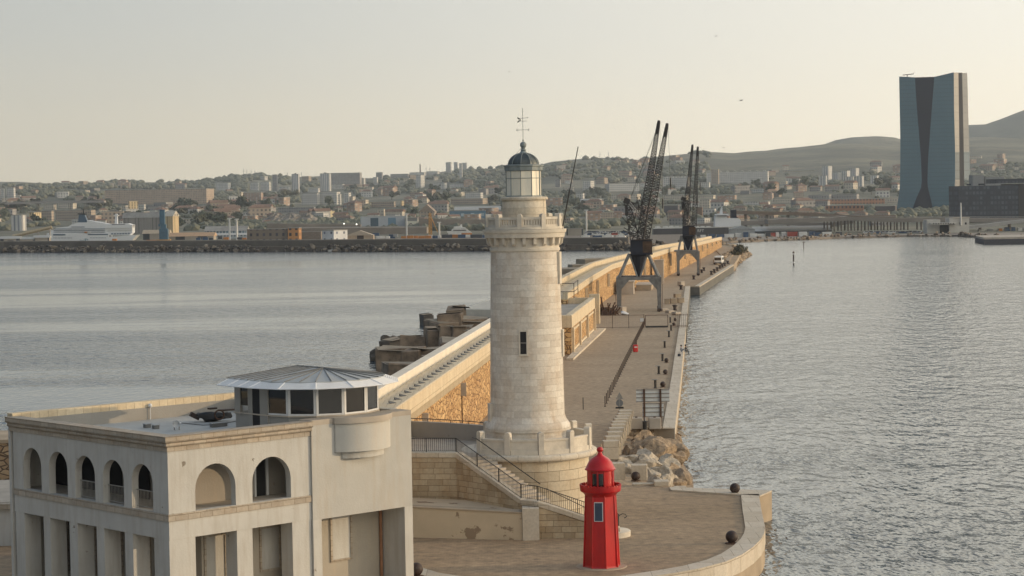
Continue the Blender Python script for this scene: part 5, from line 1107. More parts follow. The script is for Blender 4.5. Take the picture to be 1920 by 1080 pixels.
# rusty steel heap, sacks and kiosks round the cranes
t = thing('scrap_heap', 'dark rusty heap of steel sections piled against the golden wall before the first crane', 'scrap heap', G(1138, 590)); c = MB()
for i in range(34): x = r_.uniform(-2.8, 2.6); c.tube((x, r_.uniform(-3, 3), 0), (x+r_.uniform(-1.2, 1.2), r_.uniform(-3, 3), max(.4, 3.6-1.0*abs(x+.6))*r_.uniform(.5, 1)), .12, 4)
c.build('steel_sections', M_RUST, t); o = rock_mb(77, 2, .4, .6); o.v = [(a*2.4, b_*2.4, max(0, z*2.6)) for a, b_, z in o.v]; o.build('pile_core', M_RUST, t)
t = thing('sand_bag', 'small white bulging sack beside the left front leg of the first crane', 'sack', G(1170, 590)); o = rock_mb(12, 2, .3, .6); o.v = [(a*1.0, b_*.8, max(0, z*.8+.25)) for a, b_, z in o.v]; o.build('sack', M_WINF, t, smooth=60)
for i, (px, py, w_, h_, d_, m_, lab) in enumerate(((1177, 552, 3.0, 2.6, 5, M_CONC, 'pale concrete ramp block seen through the arch of the first crane'), (1213, 545, 3.4, 1.2, 14, M_CONC_T, 'long low tan concrete store seen beyond the first crane arch'), (1237, 532, 2.2, 5.5, 3, M_CONC, 'pale narrow kiosk between the two cranes'), (1185, 530, 3.5, 5.0, 4, M_CONC, 'grey concrete hut behind the first crane beside the wall'))):
    p = G(px, py); t = thing('kiosk' if i > 1 else 'store', lab, 'hut' if i > 1 else 'store', (p.x, p.y+d_/2, 2), -.1); MB().box(-w_/2, w_/2, -d_/2, d_/2, 0, h_).build('wall', m_, t); MB().box(-w_/2-.15, w_/2+.15, -d_/2-.15, d_/2+.15, h_, h_+.2).build('roof', M_CONC, t)
    if i > 1: MB().box(-.4, .4, -d_/2-.03, -d_/2+.05, 0, 2.0).build('door', M_BOLL, t)
# minibus
p = G(1346, 496.5); vb = thing('minibus', 'white minibus parked facing the camera on the far roadway of the mole', 'minibus', (p.x, p.y, 2), -.22)
MB().box(-1.15, 1.15, 0, 5.6, .45, 2.55).build('body', plain('white_van_paint', (.72, .71, .68), .35, .04), vb, bevel=.15)
MB().box(-1.0, 1.0, -.03, .1, 1.35, 2.15).build('windscreen', M_GLASS, vb); MB().box(1.13, 1.18, .6, 5.2, 1.4, 2.15).build('side_window', M_GLASS, vb); MB().box(-1.18, -1.13, .6, 5.2, 1.4, 2.15).build('side_window', M_GLASS, vb)
MB().box(-1.1, 1.1, -.08, .02, .4, .75).build('bumper', M_BLACK, vb)
for sx in (-1, 1):
    for y in (1.0, 4.5): MB().tube((sx*1.0, y, .42), (sx*1.2, y, .42), .42, 12).build('wheel', M_BLACK, vb)
    MB().box(sx*.8-.15, sx*.8+.15, -.05, .02, .9, 1.1).build('headlight', M_WINF, vb)
# bush on the mole tip
def leafball(n, R, seed, sz_=.5, flat=.8, trunkless=False):
    r = random.Random(seed); c = MB(); lob = [(Vector((r.gauss(0, .42), r.gauss(0, .42), r.gauss(0, .30)))*R, r.uniform(.35, .6)*R) for _ in range(9)]
    for i in range(n):
        cc, rr = lob[i % 9]; d = Vector((r.gauss(0, 1), r.gauss(0, 1), r.gauss(0, 1))).normalized(); p = cc+d*rr*(r.random()**.4); p.z *= flat
        s_ = sz_*r.uniform(.6, 1.4); u = Vector((r.gauss(0, 1), r.gauss(0, 1), r.gauss(0, 1))).normalized(); v = u.orthogonal().normalized(); 
        c.add([p-u*s_*.5, p+v*s_*.5, p+u*s_*.5, p-v*s_*.5], [(0, 1, 2, 3)])
    return c
M_LEAFD = leafmat('dry_bush_leaves', (.05, .05, .03), (.10, .085, .045)); M_BARK = plain('bark', (.10, .075, .05), .9, .3, 2)
p = G(1388, 478); t = thing('bush', 'brown dry bush at the tip of the mole beside the rubble', 'bush', p); lb = leafball(700, 3.2, 3, .7, .7); lb.v = [(x, y, z+1.8) for x, y, z in lb.v]; lb.build('foliage', M_LEAFD, t, fix=False)
c = MB()
for i in range(6): c.tube((0, 0, 0), (math.cos(i)*1.2, math.sin(i)*1.2, 2.0), .08, 4)
c.build('stems', M_BARK, t)
# channel poles
for i, (px, py, h_, lab) in enumerate(((1488, 497, 4.3, 'dark channel marker pole with a top ball in the open water, the nearer one'), (1507, 467, 3.0, 'thin brown channel pole in the open water, the farther one'))):
    p = G(px, py, 0); t = thing('channel_marker', lab, 'marker pole', p); MB().tube((0, 0, -1), (0, 0, h_*.8 if i == 0 else h_), .22 if i == 0 else .14, 8).build('pole', M_BOLL if i == 0 else M_RUST, t)
    if i == 0: MB().sphere((0, 0, h_*.95), .34, 10, 8).build('top_ball', M_RUST, t); MB().tube((0, 0, .6), (0, 0, 1.1), .24, 8).build('band', M_WINF, t)
    else: MB().box(-.5, .5, -.03, .03, h_-.3, h_).build('crossbar', M_RUST, t)
# people on the quay edge
def person(label, loc, rot, joints, edges, radii, cloth, head, skinc=(.35, .2, .13), hairc=(.02, .015, .01)):
    me = bpy.data.meshes.new('person'); me.from_pydata(joints, edges, []); o = bpy.data.objects.new('person', me); C.objects.link(o)
    sm_ = o.modifiers.new('s', 'SKIN'); sm_.use_smooth_shade = True
    for i, r in enumerate(radii): me.skin_vertices[0].data[i].radius = (r, r); me.skin_vertices[0].data[i].use_root = (i == 0)
    o.modifiers.new('u', 'SUBSURF').levels = 1
    dg = bpy.context.evaluated_depsgraph_get(); m2 = bpy.data.meshes.new_from_object(o.evaluated_get(dg)); o.modifiers.clear(); o.data = m2; m2.materials.clear(); m2.materials.append(plain('skin', skinc, .6, .1)); m2.materials.append(cloth)
    for p_ in m2.polygons:
        z = p_.center; dmin = min(range(len(joints)), key=lambda i: (Vector(joints[i])-z).length); p_.material_index = 0 if dmin in head else 1
    tag(o, label, 'person'); o.location = loc; o.rotation_euler = (0, 0, rot)
    hb = MB(); hx, hy, hz = joints[head[-1]]; hb.sphere((hx, hy+.03, hz+.05), .125, 12, 8, 1.0); hb.build('hair', plain('dark_hair', hairc, .8), o, smooth=60)
    return o
M_CLOTHD = plain('dark_clothes', (.03, .035, .045), .9, .2, 3); M_CLOTHG = plain('grey_clothes', (.25, .27, .30), .9, .2, 3)
E1 = [(0, 1), (1, 2), (2, 3), (3, 4), (0, 5), (5, 6), (6, 7), (7, 8), (0, 9), (9, 10), (10, 11), (11, 12), (2, 13), (13, 14), (14, 15), (2, 16), (16, 17), (17, 18)]
# seated, knees drawn up, facing -y
J1 = [(0, 0, .16), (0, .04, .38), (0, .0, .58), (0, -.03, .70), (0, -.05, .84), (-.11, -.05, .16), (-.15, -.42, .48), (-.15, -.48, .10), (-.15, -.62, .04), (.11, -.05, .16), (.15, -.42, .46), (.15, -.50, .10), (.15, -.64, .04), (-.20, -.02, .56), (-.24, -.22, .38), (-.10, -.42, .42), (.20, -.02, .56), (.24, -.22, .38), (.10, -.42, .42)]
R1 = [.15, .14, .15, .06, .10, .10, .075, .05, .04, .10, .075, .05, .04, .07, .05, .035, .07, .05, .035]
p = G(1277, 662); person('person sitting with knees drawn up on the quay edge, in grey top and dark trousers', (p.x, p.y, 2.1), math.radians(80), J1, E1, R1, M_CLOTHG, (3, 4))
J2 = [(0, 0, .14), (0, .02, .36), (0, -.03, .56), (0, -.06, .68), (0, -.09, .82), (-.11, -.1, .12), (-.14, -.46, .10), (-.14, -.50, -.36), (-.14, -.62, -.42), (.11, -.1, .12), (.14, -.46, .10), (.14, -.50, -.36), (.14, -.62, -.42), (-.20, -.05, .54), (-.23, -.25, .36), (-.12, -.42, .26), (.20, -.05, .54), (.23, -.25, .36), (.12, -.42, .26)]
person('person in dark clothes sitting on the quay edge with legs hanging over the water', (p.x+.62, p.y+1.0, 2.1), math.radians(85), J2, E1, R1, M_CLOTHD, (3, 4))
t = thing('bag', 'small dark bag on the pale coping beside the seated people', 'bag', G(1273.5, 668, 2.1)); MB().box(-.2, .2, -.15, .15, 0, .32).build('bag_body', M_CLOTHD, t, bevel=.05); MB().path([(-.1, 0, .3), (-.05, 0, .42), (.05, 0, .42), (.1, 0, .3)], .015, 4).build('strap', M_CLOTHD, t)
# ================================================================ PORT AND CITY
def F(name, *a, **k): return facade(name, *a, **k)
F_WHITE = F('white_block_facade', (.56, .55, .52), (.16, .17, .19), 3.2, 3.0, .45, .5)
F_STRIPE = F('striped_tower_facade', (.60, .59, .56), (.20, .21, .23), 4.0, 40, .42, .97)
F_BEIGE = F('beige_block_facade', (.40, .33, .26), (.13, .12, .12), 3.0, 2.9, .5, .5)
F_TAN = F('long_tan_estate_facade', (.42, .33, .25), (.17, .15, .14), 2.6, 2.8, .5, .55, bands=(46, .06, (.55, .5, .45)))
F_ORANGE = F('orange_block_facade', (.38, .27, .20), (.36, .34, .32), 5.0, 3.0, .5, .5)
F_GREY = F('grey_block_facade', (.30, .29, .28), (.12, .12, .13), 3.2, 3.1, .5, .5)
F_CREAM = F('cream_house_facade', (.54, .49, .41), (.12, .11, .10), 3.0, 3.0, .35, .45)
F_GOLD = F('gold_tower_facade', (.62, .50, .30), (.22, .17, .10), 3.4, 3.0, .4, .8)
F_BRICK = F('brick_building_facade', (.38, .19, .11), (.07, .06, .06), 3.6, 4.4, .45, .45)
F_OLD = F('old_grey_building_facade', (.20, .165, .13), (.05, .05, .06), 3.4, 3.0, .35, .5)
F_OCHRE = F('ochre_end_facade', (.46, .23, .09), (.06, .05, .05), 3.2, 3.0, .4, .55)
F_SILO = F('silo_facade', (.27, .255, .235), (.19, .18, .17), 2.6, 60, .22, .98)
F_SHED = F('shed_facade', (.34, .30, .25), (.05, .055, .06), 13, 9, .42, .95)
F_SHEDB = F('blue_glass_shed_facade', (.38, .42, .45), (.10, .15, .19), 2.0, 6, .55, .6)
F_BLUEW = F('white_blue_warehouse_facade', (.44, .47, .50), (.10, .17, .23), 12.5, 12, .45, .5)
F_DARK = F('dark_office_facade', (.030, .036, .050), (.045, .055, .075), 2.4, 3.4, .7, .6)
M_ROOFR = plain('orange_tile_roof', (.22, .14, .10), .9, .3, .3); M_ROOFG = plain('grey_flat_roof', (.30, .29, .27), .9, .25, .2); M_ROOFW = plain('white_sheet_roof', (.42, .42, .40), .7, .1, .2)
M_BLUE = plain('blue_painted_steel', (.05, .12, .18), .6, .25, .3); M_BLUEC = plain('blue_container_paint', (.03, .07, .14), .6, .3, .4); M_ORC = plain('orange_container_paint', (.42, .17, .04), .6, .3, .4); M_REDC = plain('red_container_paint', (.32, .05, .03), .6, .3, .4); M_WHC = plain('white_container_paint', (.60, .60, .58), .6, .15, .4); M_GRC = plain('grey_container_paint', (.26, .27, .28), .6, .2, .4); M_DKC = plain('dark_container_paint', (.035, .04, .05), .6, .3, .4)
M_MAST = plain('white_mast_paint', (.60, .60, .58), .6, .1, 1); M_YEL = plain('yellow_crane_paint', (.50, .25, .04), .6, .2, 1)
def bld(px0, px1, yt, yb, label, mat, name='apartment_building', cat='apartment block', Y=None, q=.14, th=24, depth=None, roof='flat', roofm=None, rise=0.2, group=None, zb=None, extra=None, sidem=None):
    pm = (px0+px1)/2; Y = Y or hit(pm, yb) or 4300
    p0, p1 = P(px0, yb, Y), P(px1, yb, Y); pt = P(pm, yt, Y); span = p1.x-p0.x; th_ = math.radians(th)
    if depth is None: d = q*span/max(.05, math.sin(th_)); w_ = (1-q)*span/math.cos(th_)
    else: d = depth; w_ = max(2, (span-d*math.sin(th_))/math.cos(th_))
    g = min(terr((p0.x+p1.x)/2, Y, True), P(pm, yb, Y).z)-1.5 if zb is None else zb
    t = thing(name, label, cat, ((p0.x+p1.x)/2, Y+d/2, g), -th_, group); h = pt.z-g
    hw = h-rise if roof != 'flat' else h-.3
    wall = MB().box(-w_/2, w_/2, -d/2, d/2, 0, hw).build('wall', mat, t)
    if roof == 'flat': MB().box(-w_/2-.2, w_/2+.2, -d/2-.2, d/2+.2, hw, h).build('roof', roofm or M_ROOFG, t)
    elif roof == 'gable': MB().extr([(-w_/2-.5, -d/2-.4, hw), (-w_/2-.5, d/2+.4, hw), (-w_/2-.5, 0, h)], (0, 0, 0), (w_+1, 0, 0)).build('roof', roofm or M_ROOFR, t)
    elif roof == 'gablex': MB().extr([(-w_/2-.4, -d/2-.5, hw), (w_/2+.4, -d/2-.5, hw), (0, -d/2-.5, h)], (0, 0, 0), (0, d+1, 0)).build('roof', roofm or M_ROOFR, t)
    elif roof == 'hip':
        k = min(d/2, w_/2)*.95; MB().add([(-w_/2-.4, -d/2-.4, hw), (w_/2+.4, -d/2-.4, hw), (w_/2+.4, d/2+.4, hw), (-w_/2-.4, d/2+.4, hw), (-w_/2+k, 0, h), (w_/2-k, 0, h)], [(0, 1, 5, 4), (1, 2, 5), (2, 3, 4, 5), (3, 0, 4), (3, 2, 1, 0)]).build('roof', roofm or M_ROOFR, t)
    if extra == 'hut': MB().box(-w_*.12, w_*.1, -d*.2, d*.2, h, h+max(1.5, h*.05)).build('roof_hut', roofm or M_ROOFG, t)
    if extra == 'boxes':
        for k in range(8): x = -w_/2+w_*(k+.8)/8.3; MB().box(x-1.5, x+1.5, -2, 2, h, h+1.8).build('roof_hut', mat, t)
    return t
AP = 'apartment_building'
B = [
 (0, 9, 354, 376, 'pale hazy apartment slab cut by the left edge of the view', F_WHITE, {}),
 (12, 29, 352, 376, 'pale hazy apartment tower near the left edge, under the flat ridge', F_WHITE, {}),
 (29, 40, 366, 376, 'low pale annex block right of the hazy apartment tower at the left edge', F_WHITE, {}),
 (20, 48, 403, 433, 'grey striped slab block with a bright lit end above the conveyor', F_STRIPE, dict(q=.2)),
 (54, 75, 398, 411, 'small cream and gold housing block left of the beige slab', F_GOLD, dict(q=.5)),
 (77, 101, 395, 417, 'beige slab block with a fine window grid left of the long brown one', F_BEIGE, {}),
 (101, 180, 394, 414, 'long brown apartment block with a sunlit end behind the ferry funnel', F_BEIGE, dict(q=.07)),
 (83, 105, 383, 393, 'short orange tinted block above the beige slab', F_CREAM, {}), (108, 143, 381, 391, 'low beige housing row just behind the short orange tinted block', F_CREAM, {}),
 (195, 395, 355, 384, 'very long tan housing estate slab divided in seven segments', F_TAN, dict(q=.03, th=6)),
 (228, 241, 385, 398, 'low cream block left of the gold tower block', F_CREAM, dict(q=.4)), (240, 257, 377, 399, 'sunlit gold tower block above the grain silo', F_GOLD, dict(q=.88, th=60)), (258, 273, 383, 396, 'white office block right of the gold tower block', F_WHITE, {}),
 (274, 300, 385, 393, 'low blue grey block right of the white office', F_GREY, {}),
 (397, 429, 380, 393, 'grey block with a square white lit end right of the tan estate', F_GREY, dict(q=.3)), (368, 396, 387, 396, 'row of sunlit cream houses with orange roofs below the tan estate', F_CREAM, dict(roof='gable', rise=2, q=.3)),
 (340, 362, 410, 419, 'pale low house among the dark trees right of the silo', F_CREAM, {}),
 (205, 228, 394, 412, 'grey office block above the ferry bow', F_GREY, {}), (404, 432, 335+8, 357, 'hazy pale hillside block above the grey block', F_WHITE, {}),
 (449, 456, 360, 373, 'narrow sunlit block left of the orange gridded block', F_CREAM, dict(q=.5)), (455, 494, 361, 383, 'orange and white gridded apartment block in the middle distance', F_ORANGE, dict(q=.08)),
 (468, 486, 342, 357, 'hazy pale block left of the thin grey tower', F_WHITE, {}), (488, 508, 341, 357, 'hazy pale block touching the thin grey tower', F_WHITE, {}), (511, 521, 327, 359, 'thin hazy grey tower under the antenna ridge', F_GREY, {}),
 (547, 562, 326, 359, 'tall white striped tower standing alone below the skyline', F_STRIPE, dict(extra='hut')), (523, 545, 350, 360, 'low white hall left of the lone striped tower', F_WHITE, {}),
 (600, 621, 325, 359, 'tall white striped double tower beside the ridge slab', F_STRIPE, dict(extra='hut')), (578, 600, 353, 361, 'low white block left of the double tower', F_WHITE, {}), (622, 646, 345, 355, 'low white blocks right of the double tower', F_WHITE, {}),
 (608, 678, 324, 347, 'wide hazy grey slab on the skyline behind the double tower', F_GREY, dict(q=.04, th=10)), (677, 685, 334, 350, 'narrow block with a lit end right of the skyline slab', F_WHITE, dict(q=.3)), (699, 709, 332, 347, 'narrow block with a golden lit edge below the skyline cube', F_WHITE, dict(q=.2)),
 (705, 718, 323, 336, 'grey cube block sitting on the skyline', F_GREY, {}), (732, 770, 326, 333, 'long low hazy block on the skyline left of the chimney', F_GREY, dict(th=8)), (768, 800, 323, 331, 'long low hazy block on the skyline at the chimney', F_WHITE, dict(th=8)), (800, 824, 321, 327, 'low hazy block on the skyline right of the chimney', F_WHITE, {}),
 (780, 796, 328, 353, 'grey tower with a sunlit right part below the chimney', F_WHITE, dict(q=.42)),
 (836, 847, 304, 324, 'leftmost of the hilltop towers on the wooded summit', F_WHITE, {}), (851, 859, 304, 318, 'second hilltop tower from the left', F_WHITE, {}), (861, 867, 306, 317, 'third slim hilltop tower from the left', F_WHITE, {}), (867, 876, 305, 317, 'rightmost of the hilltop towers', F_WHITE, {}),
 (565, 600, 362, 384, 'left wing of the pale stepped apartment complex', F_WHITE, {}), (598, 638, 360, 384, 'main wing of the pale stepped apartment complex', F_WHITE, {}), (629, 640, 364, 384, 'pale narrow block right of the stepped apartment complex', F_WHITE, {}), (645, 658, 361, 381, 'pale square tower right of the stepped complex', F_WHITE, dict(q=.3)), (657, 666, 368, 381, 'small sunlit block next to the pale square tower', F_CREAM, dict(q=.5)), (665, 672, 374, 382, 'lowest sunlit block beside the pale square tower', F_CREAM, {}),
 (805, 838, 343, 354, 'pale staggered block on the wooded slope, the left one', F_WHITE, {}), (843, 873, 344, 352, 'pale staggered block on the wooded slope, the right one', F_WHITE, {}), (872, 906, 361, 373, 'pale stepped housing row left of the lighthouse lantern', F_WHITE, {}), (897, 916, 354, 366, 'pale block just left of the lighthouse lantern', F_GREY, dict(q=.25)),
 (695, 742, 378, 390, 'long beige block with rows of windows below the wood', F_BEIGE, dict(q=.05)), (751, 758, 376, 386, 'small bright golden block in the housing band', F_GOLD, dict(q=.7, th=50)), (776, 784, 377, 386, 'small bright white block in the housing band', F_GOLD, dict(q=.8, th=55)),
 (708, 722, 392, 408, 'pinkish town house left of the row', F_CREAM, {}), (722, 760, 392, 408, 'pinkish row of town houses above the blue and white warehouse', F_CREAM, dict(roof='gable', rise=2.5)), (786, 818, 383, 410, 'big beige hall with a gable roof right of the town houses', F_BEIGE, dict(roof='gablex', rise=7, roofm=plain('dusty_roof', (.28, .22, .17), .9), q=.1, th=8)),
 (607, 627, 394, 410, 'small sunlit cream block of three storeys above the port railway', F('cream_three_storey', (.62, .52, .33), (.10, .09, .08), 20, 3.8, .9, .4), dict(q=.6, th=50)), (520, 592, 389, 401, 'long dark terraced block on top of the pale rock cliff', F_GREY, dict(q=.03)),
 (455, 478, 398, 406, 'bluish white house among trees left of the rock cliff', F_WHITE, {}), (852, 940, 387, 394, 'long warehouse with a white roof left of the lighthouse gallery', F_GREY, dict(roof='gable', rise=4, roofm=M_ROOFW, th=4, q=.02)), (843, 912, 395, 411, 'blue painted warehouse left of the lighthouse gallery', F('blue_mural_facade', (.10, .19, .26), (.33, .40, .44), 9, 11, .35, .25), dict(th=4, q=.02)),
 (845, 915, 372, 384, 'beige institutional block with a low roof behind the long warehouse', F_BEIGE, {}),
 (1093, 1115, 339, 357, 'pale square tower block right of the lighthouse lantern', F_WHITE, dict(q=.35)), (1138, 1197, 344, 359, 'pale slab block left of the first crane boom', F_WHITE, dict(q=.04, th=-8)), (1041, 1052, 337, 350, 'hazy block just right of the lighthouse lantern', F_GREY, {}), (1055, 1077, 350, 361, 'low pale block left of the leaning pole', F_CREAM, {}),
 (1080, 1096, 362, 376, 'white block with a bright end near the leaning pole', F_WHITE, dict(q=.2)), (1089, 1129, 373, 385, 'long low white industrial building right of the leaning pole', F_WHITE, dict(roof='gable', rise=1.5, roofm=M_ROOFW)), (1147, 1202, 364, 375, 'cream and orange low block left of the crane boom', F_CREAM, {}),
 (1151, 1183, 388, 406, 'grey box warehouse behind the crane counterweight', F_GREY, {}), (1244, 1293, 333, 353, 'white slab block with a lit end between the two cranes', F_WHITE, dict(q=.09, extra='boxes')),
 (1326, 1442, 322, 345, 'very long white slab block with a bright lit end right of the cranes', F_WHITE, dict(q=.035, th=14, extra='boxes')), (1334, 1349, 317, 345, 'tan tower rising in front of the very long white slab', F_BEIGE, {}), (1310, 1332, 342, 351, 'low white block left of the tan tower', F_WHITE, {}),
 (1313, 1333, 374, 391, 'cream block with dark windows right of the second crane', F_CREAM, {}), (1317, 1343, 391, 402, 'bluish white low block right of the second crane', F_WHITE, {}), (1245, 1292, 366, 376, 'cream housing row seen between the two cranes', F_CREAM, {}), (1345, 1382, 366, 375, 'orange and cream housing row below the long white slab', F_ORANGE, {}), (1306, 1342, 366, 373, 'cream housing row behind the second crane boom', F_CREAM, {}),
 (1410, 1435, 354, 361, 'pale low hall with a stepped roof below the long white slab', F_WHITE, {}), (1245, 1275, 385, 403, 'dark grey industrial block between the two cranes', plain('dark_industrial_wall', (.09, .09, .10), .8), {}), (1306, 1318, 388, 408, 'rusty brown tower block beside the second crane', plain('rust_brown_wall', (.20, .14, .10), .9), {}),
 (1543, 1562, 311, 337, 'tallest white tower of the hillside cluster left of the glass skyscraper', F_STRIPE, dict(q=.5, th=40)), (1536, 1551, 329, 349, 'front left white tower of the hillside cluster', F_STRIPE, {}), (1561, 1578, 323, 339, 'white block in the middle of the hillside cluster', F_STRIPE, dict(q=.4, th=40)), (1576, 1595, 320, 337, 'white lit block behind the middle of the hillside cluster', F_STRIPE, dict(q=.4, th=40)), (1592, 1612, 315, 331, 'second tallest white tower at the right of the hillside cluster', F_STRIPE, dict(q=.4, th=40)), (1584, 1601, 331, 348, 'white tower in the front row centre of the hillside cluster', F_STRIPE, {}), (1606, 1621, 330, 349, 'front right white tower of the hillside cluster', F_STRIPE, dict(q=.3)), (1632, 1649, 329, 346, 'separate white tower right of the hillside cluster', F_STRIPE, dict(q=.3)),
 (1550, 1618, 385, 399, 'pink brick building with two rows of dark windows below the cluster', F_BRICK, dict(q=.02)), (1553, 1660, 373, 383, 'long orange brick block behind the pink brick building', F_BRICK, dict(q=.02, th=6)), (1662, 1687, 371, 380, 'cream depot beside the glass skyscraper', F_CREAM, {}), (1642, 1683, 386, 400, 'dark box building left of the glass skyscraper foot', plain('dark_box_wall', (.10, .09, .09), .8), {}),
 (1517, 1560, 365, 374, 'row of pale bluish blocks, left half, under the hillside cluster', F_GREY, {}), (1560, 1612, 364, 374, 'row of pale bluish blocks, right half, under the hillside cluster', F_GREY, {}), (1498, 1551, 374, 381, 'long white roofed depot left of the orange brick block', F_WHITE, {}), (1470, 1535, 320, 324, 'long thin white terrace high on the slope left of the cluster', F_CREAM, {}), (1442, 1478, 340, 346, 'low pale block right of the long white slab', F_CREAM, {}), (1818, 1842, 292, 297, 'pale house group on the slope right of the glass skyscraper', F_CREAM, {}),
 (1450, 1490, 371, 381, 'white depot with a yellow front near the elevated road', F_CREAM, {}), (1395, 1445, 378, 384, 'long white depot below the housing rows right of the cranes', F_WHITE, {}),
]
for x0, x1, yt, yb, lab, m_, kw in B:
    bld(x0, x1, yt, yb, lab, m_, **kw)
# antennas and chimney on the ridge
for i, (px, y0, y1) in enumerate(((457, 318, 328), (463, 320, 328), (471, 321, 328), (478, 322, 328), (539, 325, 331), (565, 325, 331), (788, 310, 327), (1125, 286, 298), (1141, 287, 297), (799, 315, 325), (806, 316, 324))):
    Y = 5050; a, b_ = P(px, y1, Y), P(px, y0, Y); ch = i == 6
    t = thing('chimney' if ch else 'antenna_mast', 'dark brick chimney standing on the skyline' if ch else 'thin antenna mast on the skyline at the %s' % ('left ridge' if px < 500 else 'saddle by the lone tower' if px < 600 else 'chimney' if px < 900 else 'rise right of the lighthouse'), 'chimney' if ch else 'mast', a, group=None if ch else 'antenna masts on the ridge')
    if not ch: t['group'] = 'antenna masts: '+t['label']
    h = b_.z-a.z+3; c = MB(); c.tube((0, 0, -4), (0, 0, h), 1.8 if ch else .5, 6, 1.3 if ch else .3)
    if not ch:
        for k in (.55, .75, .92): c.tube((-2.6*(1.2-k), 0, h*k), (2.6*(1.2-k), 0, h*k), .35, 4)
    c.build('shaft', plain('old_brick_chimney', (.14, .10, .09), .9) if ch else M_GREYP, t)
# ---- port buildings near the water
bld(463, 541, 429, 452, 'old grey brown port building with two rows of small windows', F_OLD, 'warehouse', 'port building', Y=1075, q=.02, th=6, zb=2)
bld(540, 563, 427, 452, 'ochre orange end pavilion of the old port building', F_OCHRE, 'warehouse', 'port building', Y=1070, q=.1, th=5, zb=2)
bld(603, 650, 431, 451, 'small white two storey port office with a sunlit right half', F('white_office_facade', (.60, .62, .64), (.12, .14, .18), 5, 3.4, .25, .35), 'port_office', 'port building', Y=1060, q=.5, th=42, zb=2)
bld(563, 603, 434, 450, 'low plain grey shed between ochre pavilion and white office', plain('dull_shed_wall', (.22, .19, .16), .9), 'warehouse', 'port building', Y=1085, th=4, q=.02, zb=2)
t = bld(650, 701, 432, 450, 'beige gabled shed with one dark door right of the white office', plain('beige_shed_wall', (.40, .32, .24), .9), 'warehouse', 'shed', Y=1070, th=2, q=.02, roof='gablex', rise=2.6, roofm=plain('beige_shed_roof', (.42, .36, .29), .9), zb=2)
MB().box(-1.9, 1.9, -t.dimensions.y/2-.01 if t.dimensions.y else -.2, .1, 0, 3.2)
dch = [c for c in children(t) if c.name.startswith('wall')][0]; ymin = min(v.co.y for v in dch.data.vertices); c = MB(); c.box(-1.6, 1.9, ymin-.08, ymin+.1, .2, 3.4); c.build('door', M_BOLL, dch)
bld(230, 312, 398, 428, 'huge grey ribbed grain silo with a shallow roof behind the ferry bow', F_SILO, 'grain_silo', 'silo', Y=1500, q=.02, th=8, roof='gable', rise=4, roofm=M_ROOFG, zb=2)
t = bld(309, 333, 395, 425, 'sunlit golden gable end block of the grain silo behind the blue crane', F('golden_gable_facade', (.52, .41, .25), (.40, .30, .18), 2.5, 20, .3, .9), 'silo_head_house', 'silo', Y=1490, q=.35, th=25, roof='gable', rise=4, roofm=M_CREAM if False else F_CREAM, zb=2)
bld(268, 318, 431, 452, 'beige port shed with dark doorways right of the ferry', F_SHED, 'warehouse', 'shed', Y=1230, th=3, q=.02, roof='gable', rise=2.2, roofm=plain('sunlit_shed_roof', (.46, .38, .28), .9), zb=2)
bld(317, 402, 436, 452, 'long beige port shed with an orange sunlit roof right of the blue crane', F_SHED, 'warehouse', 'shed', Y=1210, th=3, q=.02, roof='gable', rise=2.2, roofm=plain('orange_shed_roof', (.48, .32, .2), .9), zb=2)
bld(384, 464, 424, 452, 'long blue and white glazed port shed behind the twin white masts', F_SHEDB, 'warehouse', 'shed', Y=1290, th=2, q=.02, roof='gable', rise=3, roofm=M_ROOFG, zb=2)
bld(404, 484, 437, 446, 'low white roofed hall in front of the glazed shed', F_SHEDB, 'warehouse', 'shed', Y=1240, th=2, q=.02, roof='gable', rise=1.2, roofm=M_ROOFW, zb=2)
for (x0, x1, yt, lab) in ((0, 38, 443, 'low dark port shed at the left edge of the port'), (36, 64, 444, 'low dark port shed, second from the left edge'), (63, 93, 441, 'pale roofed port shed under the conveyor beside the ferry stern')):
    bld(x0, x1, yt, 458, lab, F_SHED, 'warehouse', 'shed', Y=1240, th=2, q=.02, roof='gable', rise=1.5, roofm=M_ROOFW, zb=2)
bld(676, 762, 405, 428, 'large white warehouse with a chequer of blue panels', F_BLUEW, 'warehouse', 'warehouse', Y=1480, th=2, q=.01, roofm=M_ROOFW, zb=2)
t = bld(759, 784, 408, 426, 'grey hall carrying a square cream sign panel with a dark curl emblem', plain('grey_hall_wall', (.24, .24, .23), .8), 'warehouse', 'warehouse', Y=1470, th=2, q=.05, zb=2)
dch = [c for c in children(t) if c.name.startswith('wall')][0]; ymin = min(v.co.y for v in dch.data.vertices); zmax = max(v.co.z for v in dch.data.vertices); c = MB(); c.box(-4, 4.0, ymin-.12, ymin-.02, zmax-7.6, zmax-2.2); pn = c.build('sign_panel', plain('cream_panel', (.62, .60, .50), .7, .05), dch)
c = MB(); ev_ = [(-.3+.9*math.cos(a_), zmax-4.8+1.1*math.sin(a_)) for a_ in [math.radians(40+i*28) for i in range(10)]]
for (xa, za), (xb, zb_) in zip(ev_, ev_[1:]): c.tube((xa, ymin-.2, za), (xb, ymin-.2, zb_), .22, 4)
c.tube((ev_[0][0], ymin-.2, ev_[0][1]), (.9, ymin-.2, zmax-4.6), .2, 4); c.build('emblem', M_BOLL, pn)
bld(912, 945, 407, 438, 'pale concrete silo tower just left of the lighthouse gallery', F_SILO, 'silo_tower', 'silo', Y=1400, th=4, q=.05, zb=2)
bld(1062, 1094, 428, 441, 'low port shed right of the lighthouse gallery', F_SHED, 'warehouse', 'shed', Y=1150, th=2, q=.02, roofm=M_ROOFG, zb=2)
